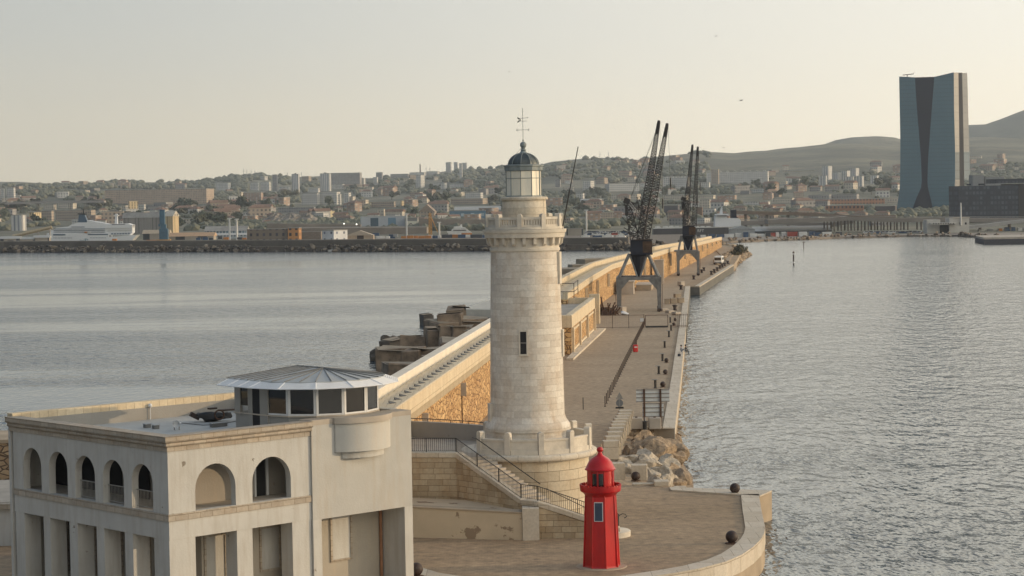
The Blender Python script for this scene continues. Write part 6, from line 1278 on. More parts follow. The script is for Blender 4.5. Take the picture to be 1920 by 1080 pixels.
bld(1367, 1416, 423, 434, 'grey gabled shed on the quay right of the second crane', plain('blue_grey_shed', (.30, .32, .34), .7), 'warehouse', 'shed', Y=1150, th=2, q=.02, roof='gablex', rise=2, roofm=plain('blue_grey_roof', (.33, .35, .37), .7), zb=.9)
bld(1414, 1560, 424, 433, 'very long low shed with a pale roof on the quay', plain('dark_open_shed', (.08, .085, .09), .8), 'warehouse', 'shed', Y=1160, th=0, q=.001, depth=14, roofm=M_ROOFW, roof='gable', rise=2.6, zb=.9)
# conveyor
a, b_ = P(24, 443, 1250), P(97, 426, 1250); t = thing('conveyor', 'long sloping yellowish conveyor gantry rising toward the ferry stern', 'conveyor', (a.x, a.y, 2)); c = MB(); c.tube(a, b_, 1.0, 4); c.build('gantry', plain('conveyor_tan', (.42, .34, .22), .8), t, world=True)
for k in (.35, .65, .95): p = a.lerp(b_, k); MB().tube((p.x, p.y, 2), p, .4, 4).build('trestle', M_GREYP, t, world=True)
# blue crane slab, masts, orange crane
p = P(307, 447, 1200); t = thing('harbour_crane', 'tall blue port crane tower beside the grain silo', 'crane', (p.x, p.y, 2)); s_ = 1200/3900; c = MB(); h = P(307, 395, 1200).z-2
c.prism([(-2.3, -1.5), (2.6, -1.5), (2.6, 1.5), (-2.3, 1.5)], 0, 7); c.prism([(-1.6, -1.2), (1.6, -1.2), (1.6, 1.2), (-1.6, 1.2)], 7, h*.55); c.prism([(-1.9, -1.3), (.9, -1.3), (.9, 1.3), (-1.9, 1.3)], h*.55, h); c.build('tower', M_BLUE, t)
c = MB(); c.box(-2.6, -1.7, -1.6, 1.6, h*.48, h*.56); c.box(1.4, 2.0, -1.4, 1.4, h*.3, h*.42); c.build('machine_cab', M_BLUE, t); MB().box(-1.95, .95, -1.35, 1.35, h, h+.6).build('cap', M_BLUEC, t); MB().box(-4, 4, -2, 2, 0, .8).build('base', M_YEL, t)
for px, yt, lab in ((431, 411, 'white lattice mast, left one of the twin masts before the glazed shed'), (444.5, 412, 'white lattice mast, right one of the twin masts before the glazed shed'), (763, 402, 'white port light mast in front of the curl emblem panel'), (1100, 395, 'white slender light pylon right of the leaning pole'), (824, 418, 'thin white mast right of the orange crane')):
    a, b_ = P(px, 450, 1130), P(px, yt, 1130); t = thing('light_mast', lab, 'mast', (a.x, a.y, 2)); MB().tube((0, 0, 0), (0, 0, b_.z-2), .62 if px < 500 else .45, 6, .45).build('shaft', M_MAST, t); MB().box(-1.1, 1.1, -.4, .4, b_.z-2, b_.z-1.4).build('lamp_head', M_MAST, t)
a, b_ = P(807, 440, 1130), P(806, 401, 1130); t = thing('harbour_crane', 'small orange lattice crane among the containers left of the lighthouse', 'crane', (a.x, a.y, 2.5)); c = MB(); lattice(c, (0, 0, 0), (0, 0, b_.z-2), 1.6, 1.1, 8, .14); c.build('tower', M_YEL, t); c = MB(); c.tube((0, 0, b_.z-3), (4, 0, 3), .2, 4); c.build('jib', M_YEL, t); MB().box(-1.2, 1.2, -1, 1, 0, 1.6).build('cab', M_WHC, t)
for px, py, lab in ((645, 419.5, 'small bright flood lamp over the railway, left one'), (668.5, 420.5, 'small bright flood lamp over the railway, right one')):
    p = P(px, py, 1420); t = thing('flood_lamp', lab, 'lamp', (p.x, p.y, 3)); MB().tube((0, 0, 0), (0, 0, p.z-3.4), .12, 5).build('pole', M_GREYP, t)
    m, n, b = nm('lit_lamp'); b.inputs['Emission Color'].default_value = (1, .95, .8, 1); b.inputs['Emission Strength'].default_value = 2.5; MB().sphere((0, 0, p.z-3), .45, 8, 6).build('lamp_glass', m, t)
# ---- ferry
def at1300(px, py): return P(px, py, 1290)
fe = thing('ferry', 'large white cruise ferry with a dark blue funnel moored behind the far breakwater', 'ferry', (P(175, 455, 1290).x, 1290, 0))
def fbox(name, pts, y0, y1, mat, par=fe):
    q = [P(px, py, 1290) for px, py in pts]; c = MB(); c.extr([(v.x, y0, v.z) for v in q], (0, 0, 0), (0, y1-y0, 0)); o = c.build(name, mat, par, world=(par == fe))
    if par != fe: o.location = -fe.location
    return o
M_SHIP = plain('white_ship_paint', (.64, .66, .68), .5, .05, .1); M_SHIPB = plain('ship_blue_trim', (.05, .09, .14), .5, .1, .3)
hull = fbox('hull', [(91, 470), (91, 437), (140, 437), (205, 438.5), (207, 444), (259, 440.5), (253, 447), (246, 456), (244, 470)], 1285, 1297, M_SHIP)
fbox('superstructure', [(97, 437), (98, 432), (104, 431), (107, 427), (130, 424.5), (136, 421), (150, 417), (165, 417), (166, 413), (190, 417), (205, 420), (242, 419), (250, 422), (250, 436), (245, 441), (205, 441), (204, 438)], 1286.4, 1295.6, M_SHIP)
fbox('bridge', [(199, 421), (240, 419.5), (250, 421.5), (250, 427), (199, 428)], 1285.6, 1296.2, M_SHIP)
fn_ = fbox('funnel', [(147, 417), (148, 403), (158, 400.5), (165, 417)], 1289, 1293, M_SHIPB); fbox('funnel_cap', [(145.5, 402), (146.5, 400), (161, 400), (160, 403)], 1288.6, 1293.4, M_BLACK); fbox('funnel_mast', [(154.5, 401), (155, 392), (156.5, 392), (157, 401)], 1290.8, 1291.4, M_BLACK)
fbox('mast', [(215, 420), (216, 401), (219.5, 401), (220.5, 420)], 1290, 1292, M_SHIP); fbox('radar', [(213, 404.5), (213, 403), (222, 403), (222, 404.5)], 1289.8, 1292.2, M_SHIP)
fbox('deck_windows', [(212, 421.6), (212, 420.4), (237, 420), (237, 421)], 1285.5, 1285.7, M_DARK); fbox('deck_windows', [(103, 441.3), (103, 438.6), (126, 438.8), (126, 441)], 1284.8, 1285.1, M_SHIPB); fbox('deck_windows', [(168, 440.5), (168, 438.6), (206, 438.6), (206, 440.2)], 1284.8, 1285.1, M_SHIPB)
for k in range(7): fbox('window', [(211+k*5.2, 439.2-.1*k), (211+k*5.2, 437-.1*k), (214+k*5.2, 437-.1*k), (214+k*5.2, 439.2-.1*k)], 1286.0, 1286.5, M_SHIPB)
for k in range(13): fbox('porthole', [(104+k*2.7, 446.4), (104+k*2.7, 445.2), (105.3+k*2.7, 445.2), (105.3+k*2.7, 446.4)], 1284.8, 1285.1, M_SHIPB)
for k in range(11): fbox('porthole', [(172+k*2.8, 446.2), (172+k*2.8, 445), (173.3+k*2.8, 445), (173.3+k*2.8, 446.2)], 1284.8, 1285.1, M_SHIPB)
fbox('row_of_windows', [(136, 426), (136, 424.8), (161, 424.8), (161, 426)], 1286.1, 1286.4, M_SHIPB); fbox('row_of_windows', [(204, 432.8), (204, 432.2), (248, 431.8), (248, 432.4)], 1286.1, 1286.4, M_GREYP)
for yd in (428.5, 431.5, 434.5): fbox('deck_line', [(103, yd+.9), (103, yd), (199, yd), (199, yd+.9)], 1286.0, 1286.4, M_SHIPB)
for k, (x_, c_) in enumerate(((161, M_ORC), (168, M_WHC))): fbox('lifeboat', [(x_, 435.5), (x_+.5, 434), (x_+5, 434), (x_+5.5, 435.5), (x_+4.5, 436.6), (x_+1, 436.6)], 1284.6, 1286, c_)
# writing on the hull: dark letters and a round swirl emblem
def text_obj(txt, size, mat, parent, loc, name='lettering', ext=.06, ang=0):
    cu = bpy.data.curves.new('t', 'FONT'); cu.body = txt; cu.size = size; cu.extrude = ext; o = bpy.data.objects.new('t', cu); C.objects.link(o)
    dg = bpy.context.evaluated_depsgraph_get(); me = bpy.data.meshes.new_from_object(o.evaluated_get(dg)); bpy.data.objects.remove(o); bpy.data.curves.remove(cu)
    me.transform(Matrix.Rotation(PI/2, 4, 'X')); me.materials.clear(); me.materials.append(mat); o = bpy.data.objects.new(name, me); C.objects.link(o); o.parent = parent; o.location = loc; o.rotation_euler = (0, 0, ang); return o
pl = P(153, 453, 1290); M_LET = plain('blue_hull_lettering', (.05, .17, .24), .5)
text_obj('linéA', 2.0, M_LET, hull, (pl.x-fe.location.x, -5.1, pl.z), ext=.08)
c = MB(); pe = P(165, 450.5, 1290)
for k in range(3):
    for i in range(7):
        a0 = math.radians(k*120+i*16); a1 = math.radians(k*120+(i+1)*16); r0, r1 = 1.5-.12*i, 1.5-.12*(i+1); c.tube((pe.x+r0*math.cos(a0)*.7, 1284.9, pe.z+r0*math.sin(a0)), (pe.x+r1*math.cos(a1)*.7, 1284.9, pe.z+r1*math.sin(a1)), .2, 4)
ob = c.build('emblem', M_LET, hull); ob.location = -fe.location
# ---- ro-ro ship
ro = thing('cargo_ship', 'long dark hulled vehicle carrier with white bridge and white letters behind the second crane', 'cargo ship', (P(1290, 438, 1120).x, 1120, 0))
def rbox(name, pts, y0, y1, mat, par=None, yy=1120):
    q = [P(px, py, yy) for px, py in pts]; c = MB(); c.extr([(v.x, y0, v.z) for v in q], (0, 0, 0), (0, y1-y0, 0)); o = c.build(name, mat, par or ro, world=(par is None))
    if par is not None: o.location = -ro.location
    return o
rh = rbox('hull', [(1225, 452), (1226, 429), (1336, 426.5), (1366, 426), (1366, 452)], 1120, 1132, plain('dark_hull', (.055, .055, .06), .6, .1, .2))
rbox('deck_house', [(1341, 425), (1342, 406), (1358, 404), (1364, 407), (1364, 409), (1386, 409.5), (1390, 413), (1390, 423), (1370, 426)], 1122, 1130, M_SHIP)
rbox('bridge', [(1343, 404), (1344, 401.5), (1366, 401.5), (1367, 404)], 1121, 1131, M_SHIP); rbox('bridge_windows', [(1345, 405.2), (1345, 403.8), (1364, 403.8), (1364, 405.2)], 1120.8, 1121.2, M_DARK)
rbox('mast', [(1351, 402), (1353.5, 391), (1356, 388), (1357, 402)], 1125, 1127, M_SHIP); rbox('funnel', [(1372, 409), (1372.5, 394), (1382, 393), (1382, 409)], 1123, 1128, M_NAVY)
rbox('deck_line', [(1225, 429), (1225, 427.6), (1366, 424.8), (1366, 426.2)], 1119.6, 1120.4, M_WHC)
for k in range(9):
    x_ = 1229+k*12+((k*7) % 4); rbox('deck_vehicle', [(x_, 428), (x_+.5, 424.3), (x_+7.5, 424), (x_+10, 426), (x_+10, 428)], 1122, 1125, M_WHC)
pl = P(1296, 436, 1119); text_obj('DFT', 0.1, M_WHC, rh, (0, 0, 0)) if False else None
text_obj('RFT', 2.15, M_WHC, rh, (P(1307.5, 435.3, 1120).x-ro.location.x, -.12, P(1307.5, 435.3, 1120).z), ext=.05)
# ---- yacht, small boat
ya = thing('yacht', 'white motor yacht with stepped decks among the containers left of the lighthouse', 'yacht', (P(862, 445, 1150).x, 1150, 2.4))
def ybox(name, pts, y0, y1, mat, par=None, yy=1150):
    q = [P(px, py, yy) for px, py in pts]; c = MB(); c.extr([(v.x, y0, v.z) for v in q], (0, 0, 0), (0, y1-y0, 0)); return c.build(name, mat, ya, world=True)
ybox('hull', [(838, 434), (880, 433), (885, 437), (884, 447), (846, 447)], 1148, 1153, M_WHC); ybox('upper_deck', [(846, 433), (848, 429), (876, 429.5), (879, 433)], 1148.8, 1152.2, M_WHC); ybox('flybridge', [(850, 428.6), (851, 425), (858, 424), (872, 426.5), (875, 429)], 1149.2, 1151.8, M_WHC)
ybox('window_band', [(850, 432.4), (850, 431), (874, 431), (874, 432.4)], 1148.6, 1148.9, M_DARK); ybox('radar_arch', [(861, 426), (864, 420.5), (866, 420.5), (867, 426)], 1150, 1151, M_WHC)
p = G(622, 471.5, 0); t = thing('motorboat', 'tiny white motorboat on the sea in front of the far rocks', 'motorboat', p); MB().prism([(-1.7, -.8), (1.2, -.8), (2.0, 0), (1.2, .8), (-1.7, .8)], -.2, .8).build('hull', M_WHC, t); MB().prism([(-.9, -.6), (.5, -.6), (.3, .6), (-.9, .6)], .8, 1.7).build('cabin', M_WHC, t); MB().box(-.9, .45, -.63, -.58, 1.1, 1.5).build('window', M_DARK, t)
# ---- containers, trucks and cars on the far quays
cols = [('orange', M_ORC), ('dark blue', M_BLUEC), ('white', M_WHC), ('grey', M_GRC), ('black', M_DKC), ('red', M_REDC)]
def container(px, py, w_px, h_px, ci, Y, where):
    cn, m_ = cols[ci]; p = P(px, py, Y); w_ = w_px*Y/3900; h = h_px*Y/3900; lab = '%s %s container %s' % ('long' if w_px > 11 else 'short', cn, where); t = thing('container', lab, 'container', (p.x, Y, max(p.z, .93) if px > 1200 else p.z), rnd.uniform(-.05, .05), lab)
    MB().box(-w_/2, w_/2, -1.2, 1.2, 0, h).build('body', m_, t); MB().box(-w_/2+.1, w_/2-.1, -1.1, 1.1, h, h+.08).build('roof', m_, t)
    MB().box(-w_/2-.03, -w_/2+.1, -1.22, 1.22, 0, h+.02).build('door_frame', M_GREYP, t)
for (px, py, w_, h_, ci) in ((757, 447, 10, 4, 0), (769, 447, 12, 5, 0), (780, 447, 8, 4.5, 0), (791, 447, 13, 4.5, 0), (803, 447, 12, 5, 0), (816, 447, 10, 5, 1), (735, 447, 12, 7, 1), (727, 447, 8, 4, 2), (838, 446, 20, 6, 4), (852, 446, 14, 6, 0), (866, 446, 14, 6, 1), (875, 440, 20, 3, 0), (893, 446, 22, 6, 4), (905, 446, 14, 5, 1), (822, 446, 9, 4, 2), (713, 447, 16, 4, 2), (705, 442, 12, 5, 1), (742, 444, 8, 5, 3)):
    container(px, py, w_, h_, ci, 1085+rnd.uniform(-3, 8), 'on the port ground left of the lighthouse')
for (px, py, w_, h_, ci) in ((20, 456, 10, 5, 4), (33, 456, 8, 4, 2), (215, 451, 8, 3, 0), (283, 453, 16, 3, 0), (372, 450, 8, 4, 1), (385, 450, 10, 5, 1), (396, 450, 8, 4, 4), (424, 449, 10, 4, 0), (450, 449, 10, 4, 4), (458, 449, 8, 3, 0), (413, 448, 8, 5, 4)):
    container(px, py, w_, h_, ci, 1110+rnd.uniform(-3, 8), 'on the port ground right of the ferry' if px > 200 else 'at the left edge of the port')
for (px, w_, h_, ci) in ((1285, 14, 6, 2), (1300, 12, 5, 3), (1318, 10, 5, 2), (1334, 12, 6, 1), (1350, 14, 5.5, 1), (1367, 18, 6, 2), (1384, 12, 7, 2), (1398, 10, 9, 1), (1412, 14, 6, 2), (1426, 14, 5, 2), (1440, 9, 7, 4), (1449, 9, 7, 5), (1457, 6, 8, 2), (1469, 9, 8, 2), (1485, 20, 8, 5), (1505, 16, 8, 2), (1522, 12, 8, 1), (1532, 12, 6, 1), (1550, 18, 7, 2), (1572, 12, 6, 4), (1556, 5, 3, 0)):
    py = 446-(px-1290)*.012; container(px, py, w_, h_, ci, 1085+rnd.uniform(-2, 6), 'on the quay between the second crane and the glass skyscraper')
for (px, w_, h_, ci) in ((1875, 7, 5, 0), (1888, 10, 7, 1), (1899, 8, 7, 1), (1912, 8, 6, 2), (1921, 6, 6, 3), (1840, 12, 4, 2), (1856, 10, 4, 3)):
    container(px, 440, w_, h_, ci, 1130, 'on the quay below the dark office building')
def car(px, py, Y, m_, cn, where, L=4.2):
    p = P(px, py, Y); lab = 'small %s car %s' % (cn, where); t = thing('parked_car', lab, 'car', (p.x, Y, p.z), rnd.uniform(-.2, .2), lab)
    MB().extr([(-L/2, -.85, .25), (L/2, -.85, .25), (L/2, -.85, .8), (L*.3, -.85, .9), (L*.15, -.85, 1.4), (-L*.3, -.85, 1.4), (-L*.45, -.85, .9), (-L/2, -.85, .85)], (0, 0, 0), (0, 1.7, 0)).build('body', m_, t)
    MB().box(-L*.28, L*.14, -.88, .88, .93, 1.3).build('window', M_DARK, t)
cc = [('white', M_WHC), ('grey', M_GRC), ('black', M_DKC), ('blue', M_BLUEC), ('red', M_REDC)]
for i in range(34):
    px = 1106+(i % 17)*5.0+rnd.uniform(-1, 1); py = 441.5 if i < 17 else 438.5; k = rnd.choice((0, 0, 0, 1, 2, 3, 4)); car(px, py+rnd.uniform(-.4, .4), 1010+(0 if i < 17 else 30), cc[k][1], cc[k][0], 'in the car park behind the breakwater, left of the first crane', 5.2)
for i in range(16):
    px = 1625+i*7.6+rnd.uniform(-2, 2); k = rnd.choice((0, 0, 1, 2, 3)); car(px, 438.5-rnd.random(), 1120+rnd.uniform(-5, 10), cc[k][1], cc[k][0], 'on the quay below the elevated road')
# boats in the car park dock
for i, (px, w_) in enumerate(((1098, 16), (1120, 18), (1140, 22), (1165, 20))):
    p = P(px, 443.5, 985); t = thing('boat', ['low white boat behind the breakwater wall, nearest the lighthouse gallery', 'low blue hulled boat behind the breakwater wall', 'low white boat behind the breakwater wall, just right of the blue one', 'low white boat behind the breakwater wall, nearest the first crane'][i], 'boat', (p.x, 985, p.z-.3)); W = w_*.25; MB().prism([(-W/2, -1), (W*.35, -1), (W/2, 0), (W*.35, 1), (-W/2, 1)], 0, .8).build('hull', M_WHC if i != 1 else M_BLUEC, t); MB().box(-W*.2, W*.15, -.7, .7, .8, 1.5).build('cabin', M_WHC, t)
# ---- elevated roads
def road(name, lab, pts, Y, wd, th, mat, piers=(), zb=3, pm=None, ppx=None):
    t = thing(name, lab, 'road bridge', (P(pts[0][0], pts[0][1], Y).x, Y, zb)); c = MB(); q = [P(px, py, Y) for px, py in pts]
    vs = []; fs = []
    for v in q: vs += [(v.x, Y, v.z-th), (v.x, Y, v.z), (v.x, Y+wd, v.z+.0), (v.x, Y+wd, v.z-th)]
    for i in range(len(q)-1):
        for k in range(4): fs.append((i*4+k, i*4+(k+1) % 4, (i+1)*4+(k+1) % 4, (i+1)*4+k))
    fs += [(3, 2, 1, 0), tuple((len(q)-1)*4+k for k in range(4))]; c.add(vs, fs); c.build('deck', mat, t, world=True)
    c = MB(); q2 = [(v.x, Y+.2, v.z+.7) for v in q]; c.path(q2, .15, 4); c.build('guard_rail', M_GREYP, t, world=True)
    for px in piers:
        z = lerp_tab([(a, P(a, b, Y).z) for a, b in pts], px)-th+.1; x = P(px, 430, Y).x
        for yy in (Y+1.2, Y+wd-1.2): MB().tube((x, yy, zb-1), (x, yy, z), .42, 8).build('pier', pm or M_CONC_D, t, world=True)
    return t
M_ROADC = plain('viaduct_concrete', (.22, .20, .18), .9, .15, .1)
road('viaduct', 'long grey elevated road on thin piers running in front of the glass skyscraper', [(1440, 412), (1480, 410), (1520, 408.5), (1560, 408), (1590, 405.5), (1625, 407.5), (1680, 409), (1740, 408), (1800, 409), (1960, 409), (2300, 411)], 1150, 14, 2.3, M_ROADC, [1552, 1565, 1578, 1591, 1603, 1616, 1629, 1641, 1653, 1665, 1678, 1690, 1703, 1728, 1750])
road('viaduct', 'curved elevated road left of the long piers, dipping behind the quay sheds', [(1300, 421), (1360, 416), (1420, 413), (1440, 412), (1480, 413), (1520, 417), (1560, 417), (1600, 410)], 1172, 8, 2.6, M_ROADC, [1340, 1400, 1430])
road('viaduct', 'distant brown elevated road behind the vehicle carrier', [(1372, 395), (1420, 396), (1480, 397), (1540, 400), (1600, 403.5), (1680, 403.5)], 1330, 10, 2.2, plain('brown_viaduct', (.17, .13, .10), .9, .2, .1), [1400, 1440, 1480, 1520])
road('viaduct', 'pale sloping ramp rising to the right in front of the dark office building', [(1812, 424), (1850, 420), (1880, 416), (1930, 410.5), (2100, 396)], 1125, 6, 1.6, plain('pale_ramp', (.34, .33, .32), .9, .1, .1), [1840, 1895])
road('viaduct', 'far hazy elevated motorway crossing below the long tan estate at the left', [(-200, 379), (0, 380), (60, 378), (110, 377), (195, 376)], 2600, 14, 2.5, plain('hazy_viaduct', (.25, .24, .23), .9, .1, .1), [10, 40, 70, 100, 130, 160])
road('rail_embankment', 'long dark railway embankment wall running behind the port sheds', [(500, 419), (560, 420), (640, 420.5), (676, 421)], 1450, 8, 4, M_FARQ, [])
road('rail_embankment', 'dark retaining wall and road behind the containers left of the lighthouse', [(786, 409.5), (850, 411), (912, 411.5)], 1440, 8, 7.5, M_FARQ, [])
road('rail_embankment', 'dark sawtooth roofed depot wall below the blue panelled warehouse', [(560, 428), (640, 427), (800, 426)], 1350, 30, 6, M_FARQ, [])
# pale rock cliff
Yc = 1760; t = thing('rock_cliff', 'pale grey rocky cliff face below the long dark terraced block', 'cliff', (P(545, 415, Yc).x, Yc, 2)); c = MB(); n = 26
for j in range(7):
    for i in range(n+1):
        px = 488+104*i/n; top = 401+2.2*math.sin(i*.8)+(9*(1-i/5) if i < 5 else 0)+(6*(i-22)/4 if i > 22 else 0); z0 = 2; z1 = P(px, top, Yc).z; k = j/6; c.v.append((P(px, 410, Yc).x, Yc+k*18+3*noise.noise(Vector((i*.7, j*.9, 0))), z0+(z1-z0)*(k**.8)))
for j in range(6):
    for i in range(n): c.f.append((j*(n+1)+i, j*(n+1)+i+1, (j+1)*(n+1)+i+1, (j+1)*(n+1)+i))
c.build('rock_face', rubble('pale_cliff_rock', (.22, .20, .17), (.34, .31, .27), .12, (.15, .14, .12), .3, coord='Object'), t, world=True, fix=False)
# ---- station building with mast, glass skyscraper and dark offices
t = thing('harbour_station', 'white harbour station with a curved front and tall slim mast below the skyscraper', 'station', (P(1780, 440, 1100).x, 1100, 3))
def sbx(name, x0, x1, yt, yb, y0, y1, m_): a, b_ = P(x0, yb, 1100), P(x1, yt, 1100); return MB().box(a.x, b_.x, y0, y1, a.z, b_.z).build(name, m_, t, world=True)
M_STA = plain('station_white', (.50, .48, .44), .8, .1, .3)
sbx('tower_block', 1781, 1818, 408.5, 438, 1101, 1112, M_STA); sbx('left_wing', 1741, 1766, 412, 438, 1104, 1114, M_STA); sbx('gallery', 1744, 1792, 417, 421, 1098, 1103, M_STA); sbx('roof_band', 1786, 1819, 407.5, 409, 1100.5, 1112.4, M_CONC)
for k in range(9): sbx('window', 1748+k*4.6, 1750+k*4.6, 418.2, 420, 1097.8, 1098.1, M_DARK)
for x_ in (1788, 1800, 1810): sbx('window', x_, x_+3, 417, 421, 1100.7, 1101.1, M_DARK)
sbx('undercroft', 1765, 1781, 422, 437, 1103, 1108, M_DARK); a = P(1802, 412, 1100); MB().tube((a.x, 1100.3, 5), (a.x, 1100.3, P(1801, 380, 1100).z), .5, 6, .3).build('mast', M_MAST, t, world=True)
YT = 1886; sk = thing('skyscraper', 'tall blue glass skyscraper with a dark hourglass seam and a white framed right side', 'skyscraper', (P(1750, 408, YT).x, YT, 4))
def glassf(name, c1, c2, sv=3.6, su=1.5, rough=.18, line=.12):
    m, n, b = nm(name); c = N(n, 'ShaderNodeTexCoord'); s = N(n, 'ShaderNodeSeparateXYZ'); n.links.new(c.outputs['UV'], s.inputs[0])
    a = math_n(n, 'FRACT', math_n(n, 'DIVIDE', s.outputs[1], sv)); g = math_n(n, 'LESS_THAN', a, line); a2 = math_n(n, 'FRACT', math_n(n, 'DIVIDE', s.outputs[0], su)); g2 = math_n(n, 'LESS_THAN', a2, line)
    t_ = noise_n(n, .03, 3, .5); col = mixc(n, rampf(n, t_.outputs['Fac'], .3, .7), c1, c2); col = mixc(n, math_n(n, 'MULTIPLY', math_n(n, 'MAXIMUM', g, g2), .22), col, (.015, .02, .025)); n.links.new(col, b.inputs['Base Color']); b.inputs['Roughness'].default_value = rough; b.inputs['Specular IOR Level'].default_value = .35; return m
M_SKB = glassf('blue_curtain_glass', (.055, .125, .175), (.07, .15, .20), rough=.25); M_SKD = glassf('dark_curtain_glass', (.004, .008, .024), (.006, .011, .030), rough=.95); M_SKW = glassf('pale_fin_glass', (.15, .16, .165), (.20, .205, .205), sv=7.5, su=40, rough=.4, line=.1); M_SKL = glassf('pale_blue_fin_glass', (.10, .14, .17), (.13, .17, .20), sv=7.5, su=40)
def skin(name, rows, mat, y0=0, y1=34):
    """rows: (py, px left, px right, recess left, recess right); a solid wall panel from rows, extruded back"""
    c = MB(); n = len(rows)
    for py, xa, xb, da, db_ in rows:
        A = P(xa, py, YT+da); B_ = P(xb, py, YT+db_); c.v += [(A.x, YT+da, A.z), (B_.x, YT+db_, B_.z), (B_.x, YT+y1, B_.z), (A.x+(9 if xa < 1725 else 0), YT+y1, A.z)]
    for i in range(n-1):
        for k in range(4): c.f.append((i*4+k, i*4+(k+1) % 4, (i+1)*4+(k+1) % 4, (i+1)*4+k))
    c.f += [(3, 2, 1, 0), tuple((n-1)*4+k for k in range(4))]; return c.build(name, mat, sk, world=True)
def tb(T, y): return lerp_tab(T, y)
XL = [(143, 1687), (200, 1688), (280, 1689.5), (330, 1689), (355, 1688), (375, 1685), (408, 1680)]
XA = [(143, 1715.5), (200, 1719), (260, 1724), (300, 1727), (340, 1728.5), (352, 1727), (370, 1719), (408, 1705)]
XB = [(143, 1752), (200, 1747.5), (260, 1743), (300, 1740), (340, 1739), (352, 1740), (370, 1744.5), (408, 1753)]
XC = [(135, 1787), (200, 1787.5), (280, 1789.5), (340, 1789.5), (408, 1783)]
XD = [(135, 1797), (250, 1798.5), (408, 1800)]; XE = [(135, 1804), (250, 1806.5), (408, 1809)]; XF = [(135, 1813.5), (250, 1816.5), (336, 1819), (408, 1819)]
yy = [408, 396, 384, 372, 362, 352, 340, 320, 300, 270, 240, 200, 170]
def top_of(x): return lerp_tab([(1687, 143), (1716, 145), (1752, 144), (1786, 136), (1790, 135.5), (1815, 136.5)], x)
def rws(TA, TB, da, db_): return [(y, tb(TA, y), tb(TB, y), da, db_) for y in yy]+[((top_of(tb(TA, 143))+top_of(tb(TB, 143)))/2+0, tb(TA, 143), tb(TB, 143), da, db_)]
def skin2(name, TA, TB, da, db_, mat):
    c = MB(); rows = [(y, y) for y in yy]+[(top_of(tb(TA, 143)), top_of(tb(TB, 143)))]; n = len(rows)
    for ya_, yb_ in rows: 
        A = P(tb(TA, ya_), ya_, YT); B_ = P(tb(TB, yb_), yb_, YT); c.v += [(A.x, YT+da, A.z), (B_.x, YT+db_, B_.z), (B_.x, YT+34, B_.z), (A.x+(9 if tb(TA, 143) < 1725 else 0), YT+34, A.z)]
    for i in range(n-1):
        for k in range(4): c.f.append((i*4+k, i*4+(k+1) % 4, (i+1)*4+(k+1) % 4, (i+1)*4+k))
    c.f += [(3, 2, 1, 0), tuple((n-1)*4+k for k in range(4))]; return c.build(name, mat, sk, world=True)
skin2('left_glass_wall', XL, XA, 3, 0, M_SKB); skin2('dark_seam', XA, XB, .6, .6, M_SKD); skin2('right_glass_wall', XB, XC, 0, -3, M_SKB)
def strip(name, TA, TB, y0, y1, da, db_, mat):
    ys_ = [y0]+[y for y in yy if y1 < y < y0]+[y1]; skin(name, [(y, tb(TA, y), tb(TB, y), da, db_) for y in ys_], mat)
strip('white_side_panel', XC, XD, 285, 136, -2.9, 2, M_SKW); strip('blue_side_panel', XC, XD, 337, 285.1, -2.9, 2, M_SKL); strip('white_side_panel', XC, XD, 408, 337.1, -2.9, 2, M_SKW)
strip('dark_side_seam', XD, XE, 408, 136.3, 2.1, 6, plain('brown_dark_seam', (.022, .022, .026), .9)); strip('white_side_panel', XE, XF, 285, 136.8, 6.1, 16, M_SKW); strip('blue_side_panel', XE, XF, 337, 285.1, 6.1, 16, M_SKL)
a = P(1703.5, 144, YT); c = MB(); c.tube((a.x, YT+6, a.z-2), (a.x, YT+6, a.z+2.6), .35, 5); c.tube((a.x-4, YT+6, a.z+2.0), (a.x+5.5, YT+6, a.z+2.8), .35, 4); c.tube((a.x+5.5, YT+6, a.z+2.8), (a.x+6.3, YT+6, a.z+4), .2, 4); c.build('roof_crane', M_BOLL, sk, world=True)
YD = 1400
def dbx(t, name, x0, x1, yt, yb, m_, y0=0, d=30): a, b_ = P(x0, yb, YD), P(x1, yt, YD); return MB().box(a.x, b_.x, YD+y0, YD+d, min(a.z, 3), b_.z).build(name, m_, t, world=True)
t = thing('office_building', 'long dark blue office building at the foot of the skyscraper', 'office building', (P(1850, 408, YD).x, YD, 3)); dbx(t, 'wall', 1797, 1913, 347, 409, F_DARK); 
for x0, x1, yt in ((1818, 1823, 344.5), (1840, 1848, 344)): a, b_ = P(x0, 347.2, YD), P(x1, yt, YD); MB().box(a.x, b_.x, YD+4, YD+9, a.z, b_.z).build('roof_hut', M_NAVY, t, world=True)
t = thing('office_building', 'dark overhanging office building cut by the right edge of the view', 'office building', (P(1905, 408, YD).x, YD, 3)); 
a, b_ = P(1887, 343, YD), P(1990, 333, YD); MB().box(a.x, b_.x, YD+31, YD+60, a.z, b_.z).build('overhang', F_DARK, t, world=True); a, b_ = P(1910, 409, YD), P(1990, 343, YD); MB().box(a.x, b_.x, YD-.5, YD+50, 3, b_.z).build('wall', plain('black_brown_wall', (.022, .02, .022), .6), t, world=True)
for x0, x1, yt, lab in ((1824, 1845, 328, 'pale grey tower block behind the dark office building, the left one'), (1848, 1883, 331, 'pale grey slab behind the dark office building, the right one')): bld(x0, x1, yt, 352, lab, plain('flat_grey_block', (.22, .23, .24), .8, .08, .1), Y=1700, th=0, q=.001, depth=14, zb=3)
